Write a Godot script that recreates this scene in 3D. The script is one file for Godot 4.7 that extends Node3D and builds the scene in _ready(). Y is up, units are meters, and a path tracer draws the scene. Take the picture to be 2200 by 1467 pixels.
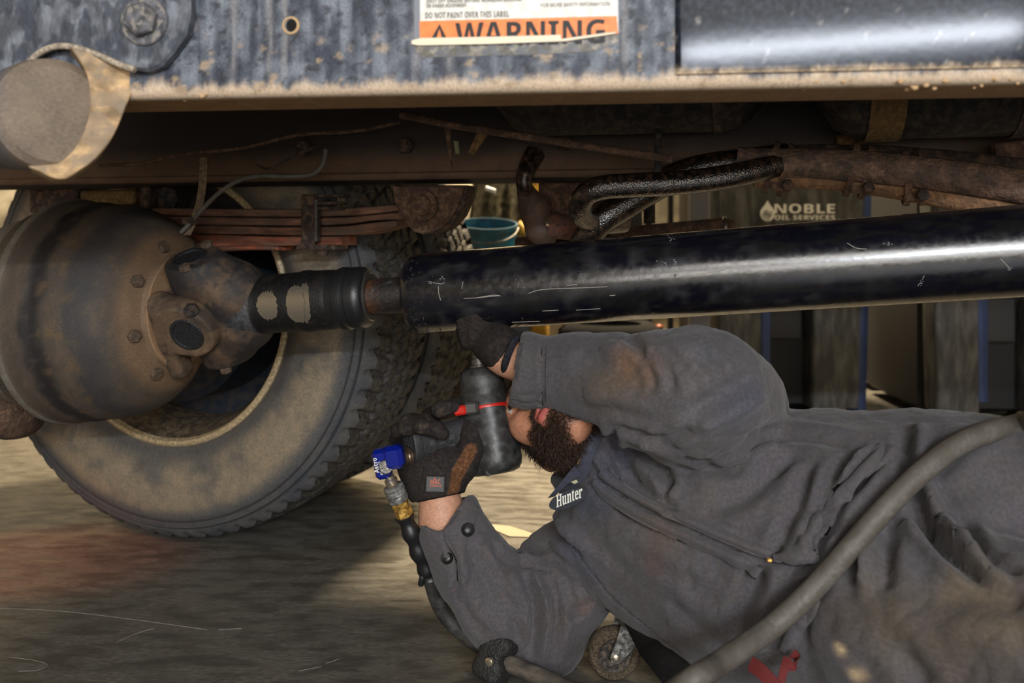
extends Node3D
# A mechanic on a creeper works under a truck. World units are metres, y up, the camera looks along -z.
const F := 1980.0      # focal length in pixels of the 2200 x 1467 frame
const CX := 1100.0
const HY := 500.0      # row of the horizon
const EYE := 0.66      # height of the lens above the shop floor

func P(px: float, py: float, d: float) -> Vector3:   # a place seen at (px, py), d metres in front of the lens
	return Vector3((px - CX) * d / F, EYE + (HY - py) * d / F, -d)

func _ready() -> void:
	set_camera()
	set_light()
	make_materials()
	build_room()
	build_near_rail()
	build_far_rail()
	build_wheels()
	build_axle_drum()
	build_drive_shaft()
	build_spring()
	build_under_body()
	build_background()
	build_creeper()
	build_mechanic()
	build_wrench()
	build_hoses()
	build_floor_things()

func set_camera() -> void:
	var cam := Camera3D.new()
	cam.name = "camera"
	var at := CameraAttributesPhysical.new()
	at.frustum_near = 0.05
	at.frustum_far = 60.0
	at.frustum_focal_length = 32.0
	at.frustum_focus_distance = 1.40
	at.exposure_aperture = 4.0
	cam.attributes = at
	cam.position = Vector3(0, EYE, 0)
	cam.projection = Camera3D.PROJECTION_FRUSTUM
	cam.near = 0.05
	cam.far = 60.0
	cam.size = 0.05 * 1467.0 / F
	cam.frustum_offset = Vector2(0, -0.05 * (733.5 - HY) / F)
	add_child(cam)
	cam.current = true

func area_light(called: String, at: Vector3, aim: Vector3, size: Vector2, col: Color, energy: float) -> void:
	var l := AreaLight3D.new()
	l.name = called
	l.area_size = size
	l.light_color = col
	l.light_energy = energy
	l.shadow_enabled = true
	l.area_range = 14.0
	add_child(l, true)
	l.look_at_from_position(at, aim, Vector3.UP if absf((aim - at).normalized().y) < 0.95 else Vector3.FORWARD)

const KEY_AT := Vector3(0.68, 1.555, 2.7)  # unseen lamp behind the camera, lights the rail and shaft
const KEY_AIM := Vector3(0.1, 0.5, -1.4)
const KEY_SIZE := Vector2(1.5, 0.045)
# added fill panels on the wall behind the camera: x, y, width, height, energy
const FILL_PANELS := [[0.3, 2.36, 3.6, 1.1, 6.6], [-0.2, 0.85, 3.2, 1.1, 4.4]]
const CEIL := 3.3
# unseen ceiling lamps lighting floor and totes: x, z, width, depth, energy
const PANELS := [[0.65, -4.25, 0.5, 0.4, 48.0], [2.1, -2.75, 1.2, 0.4, 12.0], [-2.6, -3.6, 1.2, 0.4, 5.0]]

func set_light() -> void:
	var we := WorldEnvironment.new()
	we.name = "world_environment"
	var e := Environment.new()
	e.background_mode = Environment.BG_COLOR
	e.background_color = Color(0.02, 0.02, 0.022)
	e.tonemap_mode = Environment.TONE_MAPPER_LINEAR
	e.tonemap_exposure = 1.12
	e.sdfgi_enabled = true
	e.ssao_enabled = true
	e.ssil_enabled = true
	we.environment = e
	add_child(we)
	# unseen bar lamp behind the camera, then added fill panels and unseen ceiling panels
	area_light("unseen_bar_light", KEY_AT, KEY_AIM, KEY_SIZE, Color(0.93, 0.96, 1.0), 8.5)
	for q in FILL_PANELS:
		area_light("fill_light", Vector3(q[0], q[1], 3.30), Vector3(q[0], q[1] - 0.1, 0), Vector2(q[2], q[3]), Color(1.0, 0.985, 0.97), q[4])
	for p in PANELS:
		area_light("unseen_ceiling_lamp", Vector3(p[0], CEIL - 0.09, p[1]), Vector3(p[0], 0, p[1]), Vector2(p[2], p[3]), Color(1.0, 0.90, 0.74), p[4])
	var sp := SpotLight3D.new()  # amber lamp out of view, placed to tint the floor orange
	sp.name = "unseen_amber_light"
	sp.light_color = Color(1.0, 0.42, 0.12)
	sp.light_energy = 0.5
	sp.light_size = 0.03
	sp.spot_angle = 18.0
	sp.spot_range = 14.0
	sp.spot_attenuation = 2.0
	sp.spot_angle_attenuation = 0.6
	sp.shadow_enabled = true
	add_child(sp)
	sp.look_at_from_position(Vector3(-1.52, 0.56, -1.84), Vector3(-1.03, 0.0, -1.86), Vector3.UP)

# ------------------------------------------------------------------ naming
var used := {}

func numbered(s: String) -> String:
	if not used.has(s):
		used[s] = 0
		return s
	used[s] += 1
	return "%s_%03d" % [s, used[s]]

func tag(o: Node, label := "", category := "", group := "", kind := "") -> Node:
	if label: o.set_meta("label", label)
	if category: o.set_meta("category", category)
	if group: o.set_meta("group", group)
	if kind: o.set_meta("kind", kind)
	return o

func thing(called: String, label: String, category: String, at := Vector3.ZERO, group := "") -> Node3D:
	var o := Node3D.new()
	o.name = numbered(called)
	add_child(o)
	o.position = at
	tag(o, label, category, group)
	return o

# parts are given in world coordinates; they hang under a thing that only moves (never turns)
func obj(called: String, m, material: Material, parent: Node3D = null) -> MeshInstance3D:
	var o := MeshInstance3D.new()
	var off := Vector3.ZERO
	var p: Node = parent
	while p != null and p != self:
		off += p.position
		p = p.get_parent()
	if m is MB:
		o.mesh = m.mesh(off)
	else:
		o.mesh = m
	o.material_override = material
	if parent == null:
		o.name = numbered(called)
		add_child(o)
	else:
		o.name = called
		parent.add_child(o, true)
	return o

# ------------------------------------------------------------------ mesh builder
class MB:
	var v := PackedVector3Array()
	var c := PackedColorArray()
	var ix := PackedInt32Array()
	var uv := PackedVector2Array()
	var has_uv := false

	func add(p: Vector3, col := Color.WHITE, t := Vector2.ZERO) -> int:
		v.push_back(p)
		c.push_back(col)
		uv.push_back(t)
		return v.size() - 1

	func tri(a: int, b: int, d: int) -> void:
		ix.push_back(a); ix.push_back(b); ix.push_back(d)

	func fix(from: int) -> void:      # turn the piece added since «from» outside out
		if from >= ix.size(): return
		var o := v[ix[from]]
		var vol := 0.0
		for i in range(from, ix.size(), 3):
			vol += (v[ix[i]] - o).dot((v[ix[i + 1]] - o).cross(v[ix[i + 2]] - o))
		if vol > 0.0:
			for i in range(from, ix.size(), 3):
				var t := ix[i + 1]
				ix[i + 1] = ix[i + 2]
				ix[i + 2] = t

	func face(pts: Array, col := Color.WHITE) -> void:   # flat fan
		var n := v.size()
		for p in pts: add(p, col)
		for i in range(1, pts.size() - 1): tri(n, n + i, n + i + 1)

	func grid(rows: Array, closed := false, cols: Array = [], uvs := false) -> void:
		var n := v.size()
		var w: int = rows[0].size()
		for r in rows.size():
			for k in w:
				add(rows[r][k], cols[r][k] if cols.size() else Color.WHITE, Vector2(float(k) / maxf(1, w - 1), float(r) / maxf(1, rows.size() - 1)) if uvs else Vector2.ZERO)
		if uvs: has_uv = true
		for r in rows.size() - 1:
			for k in (w if closed else w - 1):
				var a := n + r * w + k
				var b := n + r * w + (k + 1) % w
				tri(a, b, a + w)
				tri(b, b + w, a + w)

	func mesh(off := Vector3.ZERO) -> ArrayMesh:
		var nn := PackedVector3Array()
		nn.resize(v.size())
		for i in range(0, ix.size(), 3):
			var a := ix[i]
			var b := ix[i + 1]
			var d := ix[i + 2]
			var n := (v[d] - v[a]).cross(v[b] - v[a])
			nn[a] += n; nn[b] += n; nn[d] += n
		for i in nn.size():
			nn[i] = nn[i].normalized() if nn[i].length_squared() > 1e-24 else Vector3.UP
		var vv := v
		if off != Vector3.ZERO:
			vv = v.duplicate()
			for i in vv.size(): vv[i] -= off
		var arr := []
		arr.resize(Mesh.ARRAY_MAX)
		arr[Mesh.ARRAY_VERTEX] = vv
		arr[Mesh.ARRAY_NORMAL] = nn
		arr[Mesh.ARRAY_COLOR] = c
		if has_uv: arr[Mesh.ARRAY_TEX_UV] = uv
		arr[Mesh.ARRAY_INDEX] = ix
		var m := ArrayMesh.new()
		m.add_surface_from_arrays(Mesh.PRIMITIVE_TRIANGLES, arr)
		return m

	# --- solids
	func lathe(o: Vector3, ax: Vector3, prof: Array, segs := 48, colf = null, split := 0.6, dispf = null) -> void:
		ax = ax.normalized()
		var e1 := (Vector3.UP - ax * ax.y).normalized() if absf(ax.y) < 0.9 else (Vector3.RIGHT - ax * ax.x).normalized()
		var e2 := ax.cross(e1)
		var from := ix.size()
		# break the profile where it turns sharply
		var runs := []
		var run := [prof[0]]
		for i in range(1, prof.size()):
			run.push_back(prof[i])
			if i + 1 < prof.size():
				var d1: Vector2 = (prof[i] - prof[i - 1])
				var d2: Vector2 = (prof[i + 1] - prof[i])
				if d1.length() > 1e-7 and d2.length() > 1e-7 and absf(d1.angle_to(d2)) > split:
					runs.push_back(run)
					run = [prof[i]]
		runs.push_back(run)
		for rn in runs:
			var rows := []
			var cols := []
			for q in rn:
				var row := PackedVector3Array()
				var col := PackedColorArray()
				for k in segs:
					var an := TAU * k / segs
					var dir := e1 * cos(an) + e2 * sin(an)
					var r: float = q.y
					if dispf != null: r += dispf.call(q.x, q.y, an)
					var p: Vector3 = o + ax * q.x + dir * r
					row.push_back(p)
					col.push_back(colf.call(p, q.x, q.y, an) if colf != null else Color.WHITE)
				rows.push_back(row)
				cols.push_back(col)
			grid(rows, true, cols)
		fix(from)

	func tube(pts: Array, rad, segs := 14, caps := true, colf = null) -> void:
		var from := ix.size()
		var n := pts.size()
		var rows := []
		var cols := []
		var t0: Vector3 = (pts[1] - pts[0]).normalized()
		var e := t0.cross(Vector3.UP if absf(t0.y) < 0.9 else Vector3.RIGHT).normalized()
		for i in n:
			var t: Vector3 = (pts[mini(i + 1, n - 1)] - pts[maxi(i - 1, 0)]).normalized()
			e = (e - t * e.dot(t)).normalized()
			var f := t.cross(e)
			var r: float = rad if (rad is float) else rad[i]
			var row := PackedVector3Array()
			var col := PackedColorArray()
			for k in segs:
				var an := TAU * k / segs
				var p: Vector3 = pts[i] + (e * cos(an) + f * sin(an)) * r
				row.push_back(p)
				col.push_back(colf.call(p, float(i) / (n - 1), an) if colf != null else Color.WHITE)
			rows.push_back(row)
			cols.push_back(col)
		grid(rows, true, cols)
		if caps:
			for side in 2:
				var row: PackedVector3Array = rows[0] if side == 0 else rows[n - 1]
				var cc: Color = cols[0][0] if side == 0 else cols[n - 1][0]
				var m := add(pts[0] if side == 0 else pts[n - 1], cc)
				var st := v.size()
				for p in row: add(p, cc)
				for k in segs:
					if side == 0: tri(m, st + (k + 1) % segs, st + k)
					else: tri(m, st + k, st + (k + 1) % segs)
		fix(from)

	func box(x: Transform3D, size: Vector3, bev := 0.0, col := Color.WHITE) -> void:
		var from := ix.size()
		var h := size / 2
		bev = minf(bev, minf(h.x, minf(h.y, h.z)) * 0.9)
		var q := func(sx, sy, sz, on):   # corner, on: 0 x-face, 1 y-face, 2 z-face
			var p := Vector3(sx * (h.x - (0.0 if on == 0 else bev)), sy * (h.y - (0.0 if on == 1 else bev)), sz * (h.z - (0.0 if on == 2 else bev)))
			return x * p
		for s in [-1, 1]:
			var a := [q.call(s, -1, -1, 0), q.call(s, 1, -1, 0), q.call(s, 1, 1, 0), q.call(s, -1, 1, 0)]
			var b := [q.call(-1, s, -1, 1), q.call(-1, s, 1, 1), q.call(1, s, 1, 1), q.call(1, s, -1, 1)]
			var d := [q.call(-1, -1, s, 2), q.call(1, -1, s, 2), q.call(1, 1, s, 2), q.call(-1, 1, s, 2)]
			for f in [a, b, d]:
				if s < 0: f.reverse()
				face(f, col)
		if bev > 0.0:
			for s in [-1, 1]:
				for t in [-1, 1]:
					var e1 := [q.call(s, t, -1, 0), q.call(s, t, 1, 0), q.call(s, t, 1, 1), q.call(s, t, -1, 1)]
					var e2 := [q.call(s, -1, t, 0), q.call(s, -1, t, 2), q.call(s, 1, t, 2), q.call(s, 1, t, 0)]
					var e3 := [q.call(-1, s, t, 1), q.call(1, s, t, 1), q.call(1, s, t, 2), q.call(-1, s, t, 2)]
					if s * t < 0:
						e1.reverse(); e2.reverse(); e3.reverse()
					face(e1, col); face(e2, col); face(e3, col)
					for u in [-1, 1]:
						var tr := [q.call(s, t, u, 0), q.call(s, t, u, 1), q.call(s, t, u, 2)]
						if s * t * u < 0: tr.reverse()
						face(tr, col)
		fix(from)

	# outline in the plane (bx, by) through o, pushed along dep; edges chamfered by bev
	func slab(outline: PackedVector2Array, o: Vector3, bx: Vector3, by: Vector3, dep: Vector3, bev := 0.0, col := Color.WHITE) -> void:
		var from := ix.size()
		if Geometry2D.is_polygon_clockwise(outline): outline.reverse()
		var n := outline.size()
		var inn := PackedVector2Array()
		for i in n:
			var d1 := (outline[i] - outline[(i + n - 1) % n]).normalized()
			var d2 := (outline[(i + 1) % n] - outline[i]).normalized()
			var m := (d1.orthogonal() + d2.orthogonal()) * -1.0
			m = m.normalized() / maxf(0.5, m.length() / 2.0)
			inn.push_back(outline[i] + m * bev)
		# orthogonal() may point outside: keep the smaller polygon
		var ar := func(pg): 
			var s := 0.0
			for i in pg.size(): s += pg[i].cross(pg[(i + 1) % pg.size()])
			return absf(s)
		if bev > 0.0 and ar.call(inn) > ar.call(outline):
			for i in n: inn[i] = outline[i] * 2.0 - inn[i]
		var top := inn if bev > 0.0 else outline
		var un := dep.normalized()
		var pt := func(q: Vector2, z: float): return o + bx * q.x + by * q.y + un * z
		var L := dep.length()
		var tris := Geometry2D.triangulate_polygon(top)
		for k in 2:
			var z: float = 0.0 if k == 0 else L
			var st := v.size()
			for q in top: add(pt.call(q, z), col)
			for i in range(0, tris.size(), 3):
				var a := tris[i]
				var b := tris[i + 1]
				var d := tris[i + 2]
				var cw := (top[b] - top[a]).cross(top[d] - top[a]) > 0.0
				if cw == (k == 0): tri(st + a, st + b, st + d)
				else: tri(st + a, st + d, st + b)
		for i in n:
			var j := (i + 1) % n
			face([pt.call(outline[j], bev), pt.call(outline[i], bev), pt.call(outline[i], L - bev), pt.call(outline[j], L - bev)], col)
			if bev > 0.0:
				face([pt.call(inn[j], 0.0), pt.call(inn[i], 0.0), pt.call(outline[i], bev), pt.call(outline[j], bev)], col)
				face([pt.call(outline[j], L - bev), pt.call(outline[i], L - bev), pt.call(inn[i], L), pt.call(inn[j], L)], col)
		fix(from)

	func ball(o: Vector3, r: Vector3, seg := 12) -> void:
		var from := ix.size()
		var rows := []
		for i in range(0, seg / 2 + 1):
			var a := PI * i / (seg / 2) - PI / 2
			var row := PackedVector3Array()
			for k in seg:
				var b := TAU * k / seg
				row.push_back(o + Vector3(cos(a) * cos(b) * r.x, sin(a) * r.y, cos(a) * sin(b) * r.z))
			rows.push_back(row)
		grid(rows, true)
		fix(from)

# frame whose z axis is «z», x as near «x» as may be
func frame(o: Vector3, z: Vector3, up := Vector3.UP) -> Transform3D:
	z = z.normalized()
	var x := up.cross(z).normalized()
	return Transform3D(Basis(x, z.cross(x), z), o)

func spline(pts: Array, n := 8) -> Array:      # Catmull-Rom
	var out := []
	for i in pts.size() - 1:
		var p0 = pts[maxi(i - 1, 0)]
		var p1 = pts[i]
		var p2 = pts[i + 1]
		var p3 = pts[mini(i + 2, pts.size() - 1)]
		for k in n:
			out.push_back(p1.cubic_interpolate(p2, p0, p3, float(k) / n))
	out.push_back(pts[-1])
	return out

func hexnut(mb: MB, o: Vector3, ax: Vector3, r: float, h: float, col := Color.WHITE, turn := 0.0, sides := 6) -> void:
	var pg := PackedVector2Array()
	for i in sides: pg.push_back(Vector2.from_angle(TAU * i / sides + turn) * r)
	var f := frame(o, ax, Vector3.UP if absf(ax.normalized().y) < 0.9 else Vector3.RIGHT)
	mb.slab(pg, o, f.basis.x, f.basis.y, f.basis.z * h, minf(h * 0.2, r * 0.12), col)

func dense(prof: Array, step: float) -> Array:
	var out := [prof[0]]
	for i in range(1, prof.size()):
		var d: Vector2 = prof[i] - prof[i - 1]
		var n := maxi(1, int(d.length() / step))
		for k in range(1, n + 1): out.push_back(prof[i - 1] + d * (float(k) / n))
	return out

func lin(r: float, g: float, b: float) -> Color:    # 0-255 sRGB to linear, for vertex colours
	return Color(r / 255.0, g / 255.0, b / 255.0).srgb_to_linear()

func rgb(r: float, g: float, b: float) -> Color:
	return Color(r / 255.0, g / 255.0, b / 255.0)

var nz := {}
func noise(key: String, freq: float, oct := 3, sd := 1) -> FastNoiseLite:
	if not nz.has(key):
		var n := FastNoiseLite.new()
		n.seed = sd + key.hash() % 1000
		n.noise_type = FastNoiseLite.TYPE_SIMPLEX_SMOOTH
		n.frequency = freq
		n.fractal_octaves = oct
		nz[key] = n
	return nz[key]

func sst(a: float, b: float, x: float) -> float:
	return smoothstep(a, b, x)

# ------------------------------------------------------------------ materials
var M := {}
var tx := {}

func ntex(key: String, freq: float, oct: int, lo: float, hi: float, a := 0.0, b := 1.0, size := 512, bump := false) -> Texture2D:
	if not tx.has(key):
		var t := NoiseTexture2D.new()
		t.width = size
		t.height = size
		t.seamless = true
		t.seamless_blend_skirt = 0.15
		var n := FastNoiseLite.new()
		n.seed = 7 + key.hash() % 997
		n.noise_type = FastNoiseLite.TYPE_SIMPLEX_SMOOTH
		n.frequency = freq
		n.fractal_octaves = oct
		t.noise = n
		if not bump:
			var g := Gradient.new()
			g.offsets = PackedFloat32Array([clampf(lo, 0.0, 0.98), clampf(hi, 0.02, 1.0)])
			g.colors = PackedColorArray([Color(a, a, a), Color(b, b, b)])
			t.color_ramp = g
		tx[key] = t
	return tx[key]

func flat_tex(col: Color) -> Texture2D:
	var k := "flat" + col.to_html()
	if not tx.has(k):
		var im := Image.create(4, 4, false, Image.FORMAT_RGBA8)
		im.fill(col)
		tx[k] = ImageTexture.create_from_image(im)
	return tx[k]

func mat(key: String, col: Color, rough: float, metal := 0.0, opt := {}) -> StandardMaterial3D:
	var m := StandardMaterial3D.new()
	m.resource_name = key
	m.albedo_color = col
	m.roughness = rough
	m.metallic = metal
	m.metallic_specular = opt.get("spec", 0.5)
	m.vertex_color_use_as_albedo = opt.get("vc", false)
	m.uv1_triplanar = true
	m.uv1_world_triplanar = true
	var s = opt.get("scale", 4.0)
	m.uv1_scale = s if s is Vector3 else Vector3(s, s, s)
	if opt.get("tex", null) != null: m.albedo_texture = opt.tex
	if opt.get("over", null) != null:
		m.detail_enabled = true
		m.detail_albedo = flat_tex(opt.over)
		m.detail_mask = opt.mask
		m.detail_blend_mode = BaseMaterial3D.BLEND_MODE_MIX
	if opt.get("rtex", null) != null:
		m.roughness_texture = opt.rtex
	if opt.get("bump", null) != null:
		m.heightmap_enabled = true
		m.heightmap_texture = opt.bump
		m.heightmap_scale = opt.get("depth", 0.1)
	if opt.get("sheen", 0.0) > 0.0:
		m.rim_enabled = true
		m.rim = opt.sheen
		m.rim_tint = 0.6
	if opt.get("coat", 0.0) > 0.0:
		m.clearcoat_enabled = true
		m.clearcoat = opt.coat
		m.clearcoat_roughness = opt.get("coat_rough", 0.2)
	M[key] = m
	return m
# ------------------------------------------------------------------ smooth bodies
class SDF:
	var a := PackedVector3Array()
	var b := PackedVector3Array()
	var ra := PackedFloat32Array()
	var rb := PackedFloat32Array()
	var kk := PackedFloat32Array()
	var gr := PackedInt32Array()
	var ty := PackedInt32Array()      # 0 capsule, 1 ellipsoid, 2 capsule taken away, 3 box
	var bs := []                      # basis of an ellipsoid or box (world to local), its radii in b
	var cuts := {}                    # group -> list of convex regions, each a list of [point, outward normal]
	var kg := 0.006
	var g := 0

	func cap(p: Vector3, q: Vector3, r1: float, r2 := -1.0, k := 0.03) -> void:
		a.push_back(p); b.push_back(q); ra.push_back(r1); rb.push_back(r1 if r2 < 0 else r2); kk.push_back(k); gr.push_back(g); ty.push_back(0); bs.push_back(null)

	func chain(pts: Array, rs: Array, k := 0.02) -> void:
		for i in pts.size() - 1: cap(pts[i], pts[i + 1], rs[i], rs[i + 1], k)

	func ell(c: Vector3, r: Vector3, basis := Basis(), k := 0.03) -> void:
		a.push_back(c); b.push_back(r); ra.push_back(minf(r.x, minf(r.y, r.z))); rb.push_back(maxf(r.x, maxf(r.y, r.z))); kk.push_back(k); gr.push_back(g); ty.push_back(1); bs.push_back(basis.inverse())

	func box(c: Vector3, h: Vector3, basis: Basis, rnd: float, k := 0.01) -> void:
		a.push_back(c); b.push_back(h - Vector3.ONE * rnd); ra.push_back(rnd); rb.push_back(h.length()); kk.push_back(k); gr.push_back(g); ty.push_back(3); bs.push_back(basis.inverse())

	func carve(p: Vector3, q: Vector3, r: float, k := 0.01) -> void:
		a.push_back(p); b.push_back(q); ra.push_back(r); rb.push_back(r); kk.push_back(k); gr.push_back(g); ty.push_back(2); bs.push_back(null)

	func cut(planes: Array) -> void:
		if not cuts.has(g): cuts[g] = []
		cuts[g].push_back(planes)

	func one(i: int, p: Vector3) -> float:
		if ty[i] == 1:
			var q: Vector3 = bs[i] * (p - a[i])
			var r := b[i]
			var n := q / r
			var k0 := n.length()
			if k0 < 1e-5: return -ra[i]
			var k1 := (n / r).length()
			return k0 * (k0 - 1.0) / k1
		if ty[i] == 3:
			var q: Vector3 = (bs[i] * (p - a[i])).abs() - b[i]
			return q.max(Vector3.ZERO).length() + minf(maxf(q.x, maxf(q.y, q.z)), 0.0) - ra[i]
		var ba := b[i] - a[i]
		var pa := p - a[i]
		var l := ba.length_squared()
		var h := clampf(pa.dot(ba) / l, 0.0, 1.0) if l > 1e-12 else 0.0
		return (pa - ba * h).length() - lerpf(ra[i], rb[i], h)

	func near(p: Vector3, reach: float) -> PackedInt32Array:
		var out := PackedInt32Array()
		for i in a.size():
			var d := one(i, p)
			if d < reach + kk[i] * 1.2: out.push_back(i)
		return out

	func eval(p: Vector3, list: PackedInt32Array) -> float:
		var res := 1e9
		var cur := 1e9
		var last := -1
		for i in list:
			if gr[i] != last:
				if last >= 0: res = _close(res, cur, last, p)
				cur = 1e9
				last = gr[i]
			var d := one(i, p)
			var k := kk[i]
			if ty[i] == 2:
				var h := maxf(k - absf(-d - cur), 0.0) / k
				cur = maxf(cur, -d) + h * h * k * 0.25
			elif cur > 1e8: cur = d
			else:
				var h := maxf(k - absf(d - cur), 0.0) / k
				cur = minf(cur, d) - h * h * k * 0.25
		if last >= 0: res = _close(res, cur, last, p)
		return res

	func _close(res: float, cur: float, grp: int, p: Vector3) -> float:
		if cuts.has(grp):
			for region in cuts[grp]:
				var inside := -1e9
				for pl in region: inside = maxf(inside, (p - pl[0]).dot(pl[1]))
				cur = maxf(cur, -inside)
		if res > 1e8: return cur
		var h := maxf(kg - absf(res - cur), 0.0) / kg
		return minf(res, cur) - h * h * kg * 0.25

	func all() -> PackedInt32Array:
		var l := PackedInt32Array()
		for i in a.size(): l.push_back(i)
		return l

	func march(o: Vector3, dir: Vector3, t0 := 0.5, t1 := 3.0) -> float:    # distance along dir to the surface, or -1
		var l := all()
		var t := t0
		for i in 90:
			var d := eval(o + dir * t, l)
			if d < 0.0008: return t
			t += d * 0.8
			if t > t1: return -1.0
		return t

	func bounds() -> AABB:
		var bb := AABB()
		var first := true
		for i in a.size():
			if ty[i] == 2: continue
			var r := maxf(ra[i], rb[i]) + kk[i] * 0.3
			var x := AABB(a[i] - Vector3.ONE * r, Vector3.ONE * r * 2)
			if ty[i] == 0: x = x.merge(AABB(b[i] - Vector3.ONE * r, Vector3.ONE * r * 2))
			bb = x if first else bb.merge(x)
			first = false
		return bb

	# surface nets into an MB
	func surface(cell: float, mb: MB, relax := 1) -> void:
		var bb := bounds().grow(cell * 2)
		var B := 6
		var bx := int(ceil(bb.size.x / (cell * B)))
		var by := int(ceil(bb.size.y / (cell * B)))
		var bz := int(ceil(bb.size.z / (cell * B)))
		var nx := bx * B + 1
		var ny := by * B + 1
		var nzz := bz * B + 1
		var val := PackedFloat32Array()
		val.resize(nx * ny * nzz)
		val.fill(1e9)
		var o := bb.position
		var half := cell * B * 0.5
		var diag := half * 1.7321
		var blocks := []
		var al := all()
		for ib in bx:
			for jb in by:
				for kb in bz:
					var c := o + Vector3(ib * B * cell + half, jb * B * cell + half, kb * B * cell + half)
					var l := near(c, diag * 2.2)
					if l.is_empty(): continue
					var d := eval(c, l)
					if absf(d) > diag * 1.6 + cell: 
						if d < 0:
							for i in range(ib * B, ib * B + B + 1):
								for j in range(jb * B, jb * B + B + 1):
									for k in range(kb * B, kb * B + B + 1):
										var ad: int = (i * ny + j) * nzz + k
										if val[ad] > 1e8: val[ad] = d
						continue
					blocks.push_back(Vector3i(ib, jb, kb))
					for i in range(ib * B, ib * B + B + 1):
						for j in range(jb * B, jb * B + B + 1):
							var p := o + Vector3(i * cell, j * cell, kb * B * cell)
							var ad: int = (i * ny + j) * nzz + kb * B
							for k in B + 1:
								if val[ad] > 1e8 or absf(val[ad]) > diag: val[ad] = eval(p, l)
								p.z += cell
								ad += 1
		var idx := {}
		var n0 := mb.v.size()
		var sx := ny * nzz
		var off := PackedInt32Array([0, sx, nzz, sx + nzz, 1, sx + 1, nzz + 1, sx + nzz + 1])
		var cor := [Vector3(0, 0, 0), Vector3(1, 0, 0), Vector3(0, 1, 0), Vector3(1, 1, 0), Vector3(0, 0, 1), Vector3(1, 0, 1), Vector3(0, 1, 1), Vector3(1, 1, 1)]
		var ed := PackedInt32Array([0, 1, 2, 3, 4, 5, 6, 7, 0, 2, 1, 3, 4, 6, 5, 7, 0, 4, 1, 5, 2, 6, 3, 7])
		var v8 := PackedFloat32Array()
		v8.resize(8)
		for bl in blocks:
			for i in range(bl.x * B, bl.x * B + B):
				for j in range(bl.y * B, bl.y * B + B):
					var ad: int = (i * ny + j) * nzz + bl.z * B
					for k in range(bl.z * B, bl.z * B + B):
						var neg := 0
						for q in 8:
							v8[q] = val[ad + off[q]]
							if v8[q] < 0.0: neg += 1
						if neg > 0 and neg < 8:
							var s := Vector3.ZERO
							var cnt := 0
							for e in 12:
								var q0 := ed[e * 2]
								var q1 := ed[e * 2 + 1]
								var f0 := v8[q0]
								var f1 := v8[q1]
								if (f0 < 0.0) != (f1 < 0.0):
									s += cor[q0].lerp(cor[q1], f0 / (f0 - f1))
									cnt += 1
							idx[ad] = mb.add(o + (Vector3(i, j, k) + s / cnt) * cell)
						ad += 1
		var i0 := mb.ix.size()
		for ad: int in idx:
			var f0 := val[ad]
			# edges leaving the low corner of this cell
			for ax in 3:
				var st: int = sx if ax == 0 else (nzz if ax == 1 else 1)
				var u: int = nzz if ax == 0 else (1 if ax == 1 else sx)
				var w: int = 1 if ax == 0 else (sx if ax == 1 else nzz)
				var f1 := val[ad + st]
				if (f0 < 0.0) == (f1 < 0.0): continue
				if not (idx.has(ad - u) and idx.has(ad - w) and idx.has(ad - u - w)): continue
				var q0: int = idx[ad]
				var q1: int = idx[ad - u]
				var q2: int = idx[ad - u - w]
				var q3: int = idx[ad - w]
				if f0 < 0.0:
					mb.tri(q0, q2, q1); mb.tri(q0, q3, q2)
				else:
					mb.tri(q0, q1, q2); mb.tri(q0, q2, q3)
		# even out the grid steps
		for it in relax:
			var acc := PackedVector3Array()
			var cn := PackedInt32Array()
			acc.resize(mb.v.size() - n0)
			cn.resize(mb.v.size() - n0)
			for t in range(i0, mb.ix.size(), 3):
				for q in 3:
					var x := mb.ix[t + q] - n0
					acc[x] += mb.v[mb.ix[t + (q + 1) % 3]] + mb.v[mb.ix[t + (q + 2) % 3]]
					cn[x] += 2
			for x in acc.size():
				if cn[x] > 0: mb.v[n0 + x] = mb.v[n0 + x].lerp(acc[x] / cn[x], 0.5)
		mb.fix(i0)

func vnormals(mb: MB) -> PackedVector3Array:
	var nn := PackedVector3Array()
	nn.resize(mb.v.size())
	for i in range(0, mb.ix.size(), 3):
		var n := (mb.v[mb.ix[i + 2]] - mb.v[mb.ix[i]]).cross(mb.v[mb.ix[i + 1]] - mb.v[mb.ix[i]])
		nn[mb.ix[i]] += n; nn[mb.ix[i + 1]] += n; nn[mb.ix[i + 2]] += n
	for i in nn.size(): nn[i] = nn[i].normalized()
	return nn

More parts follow.
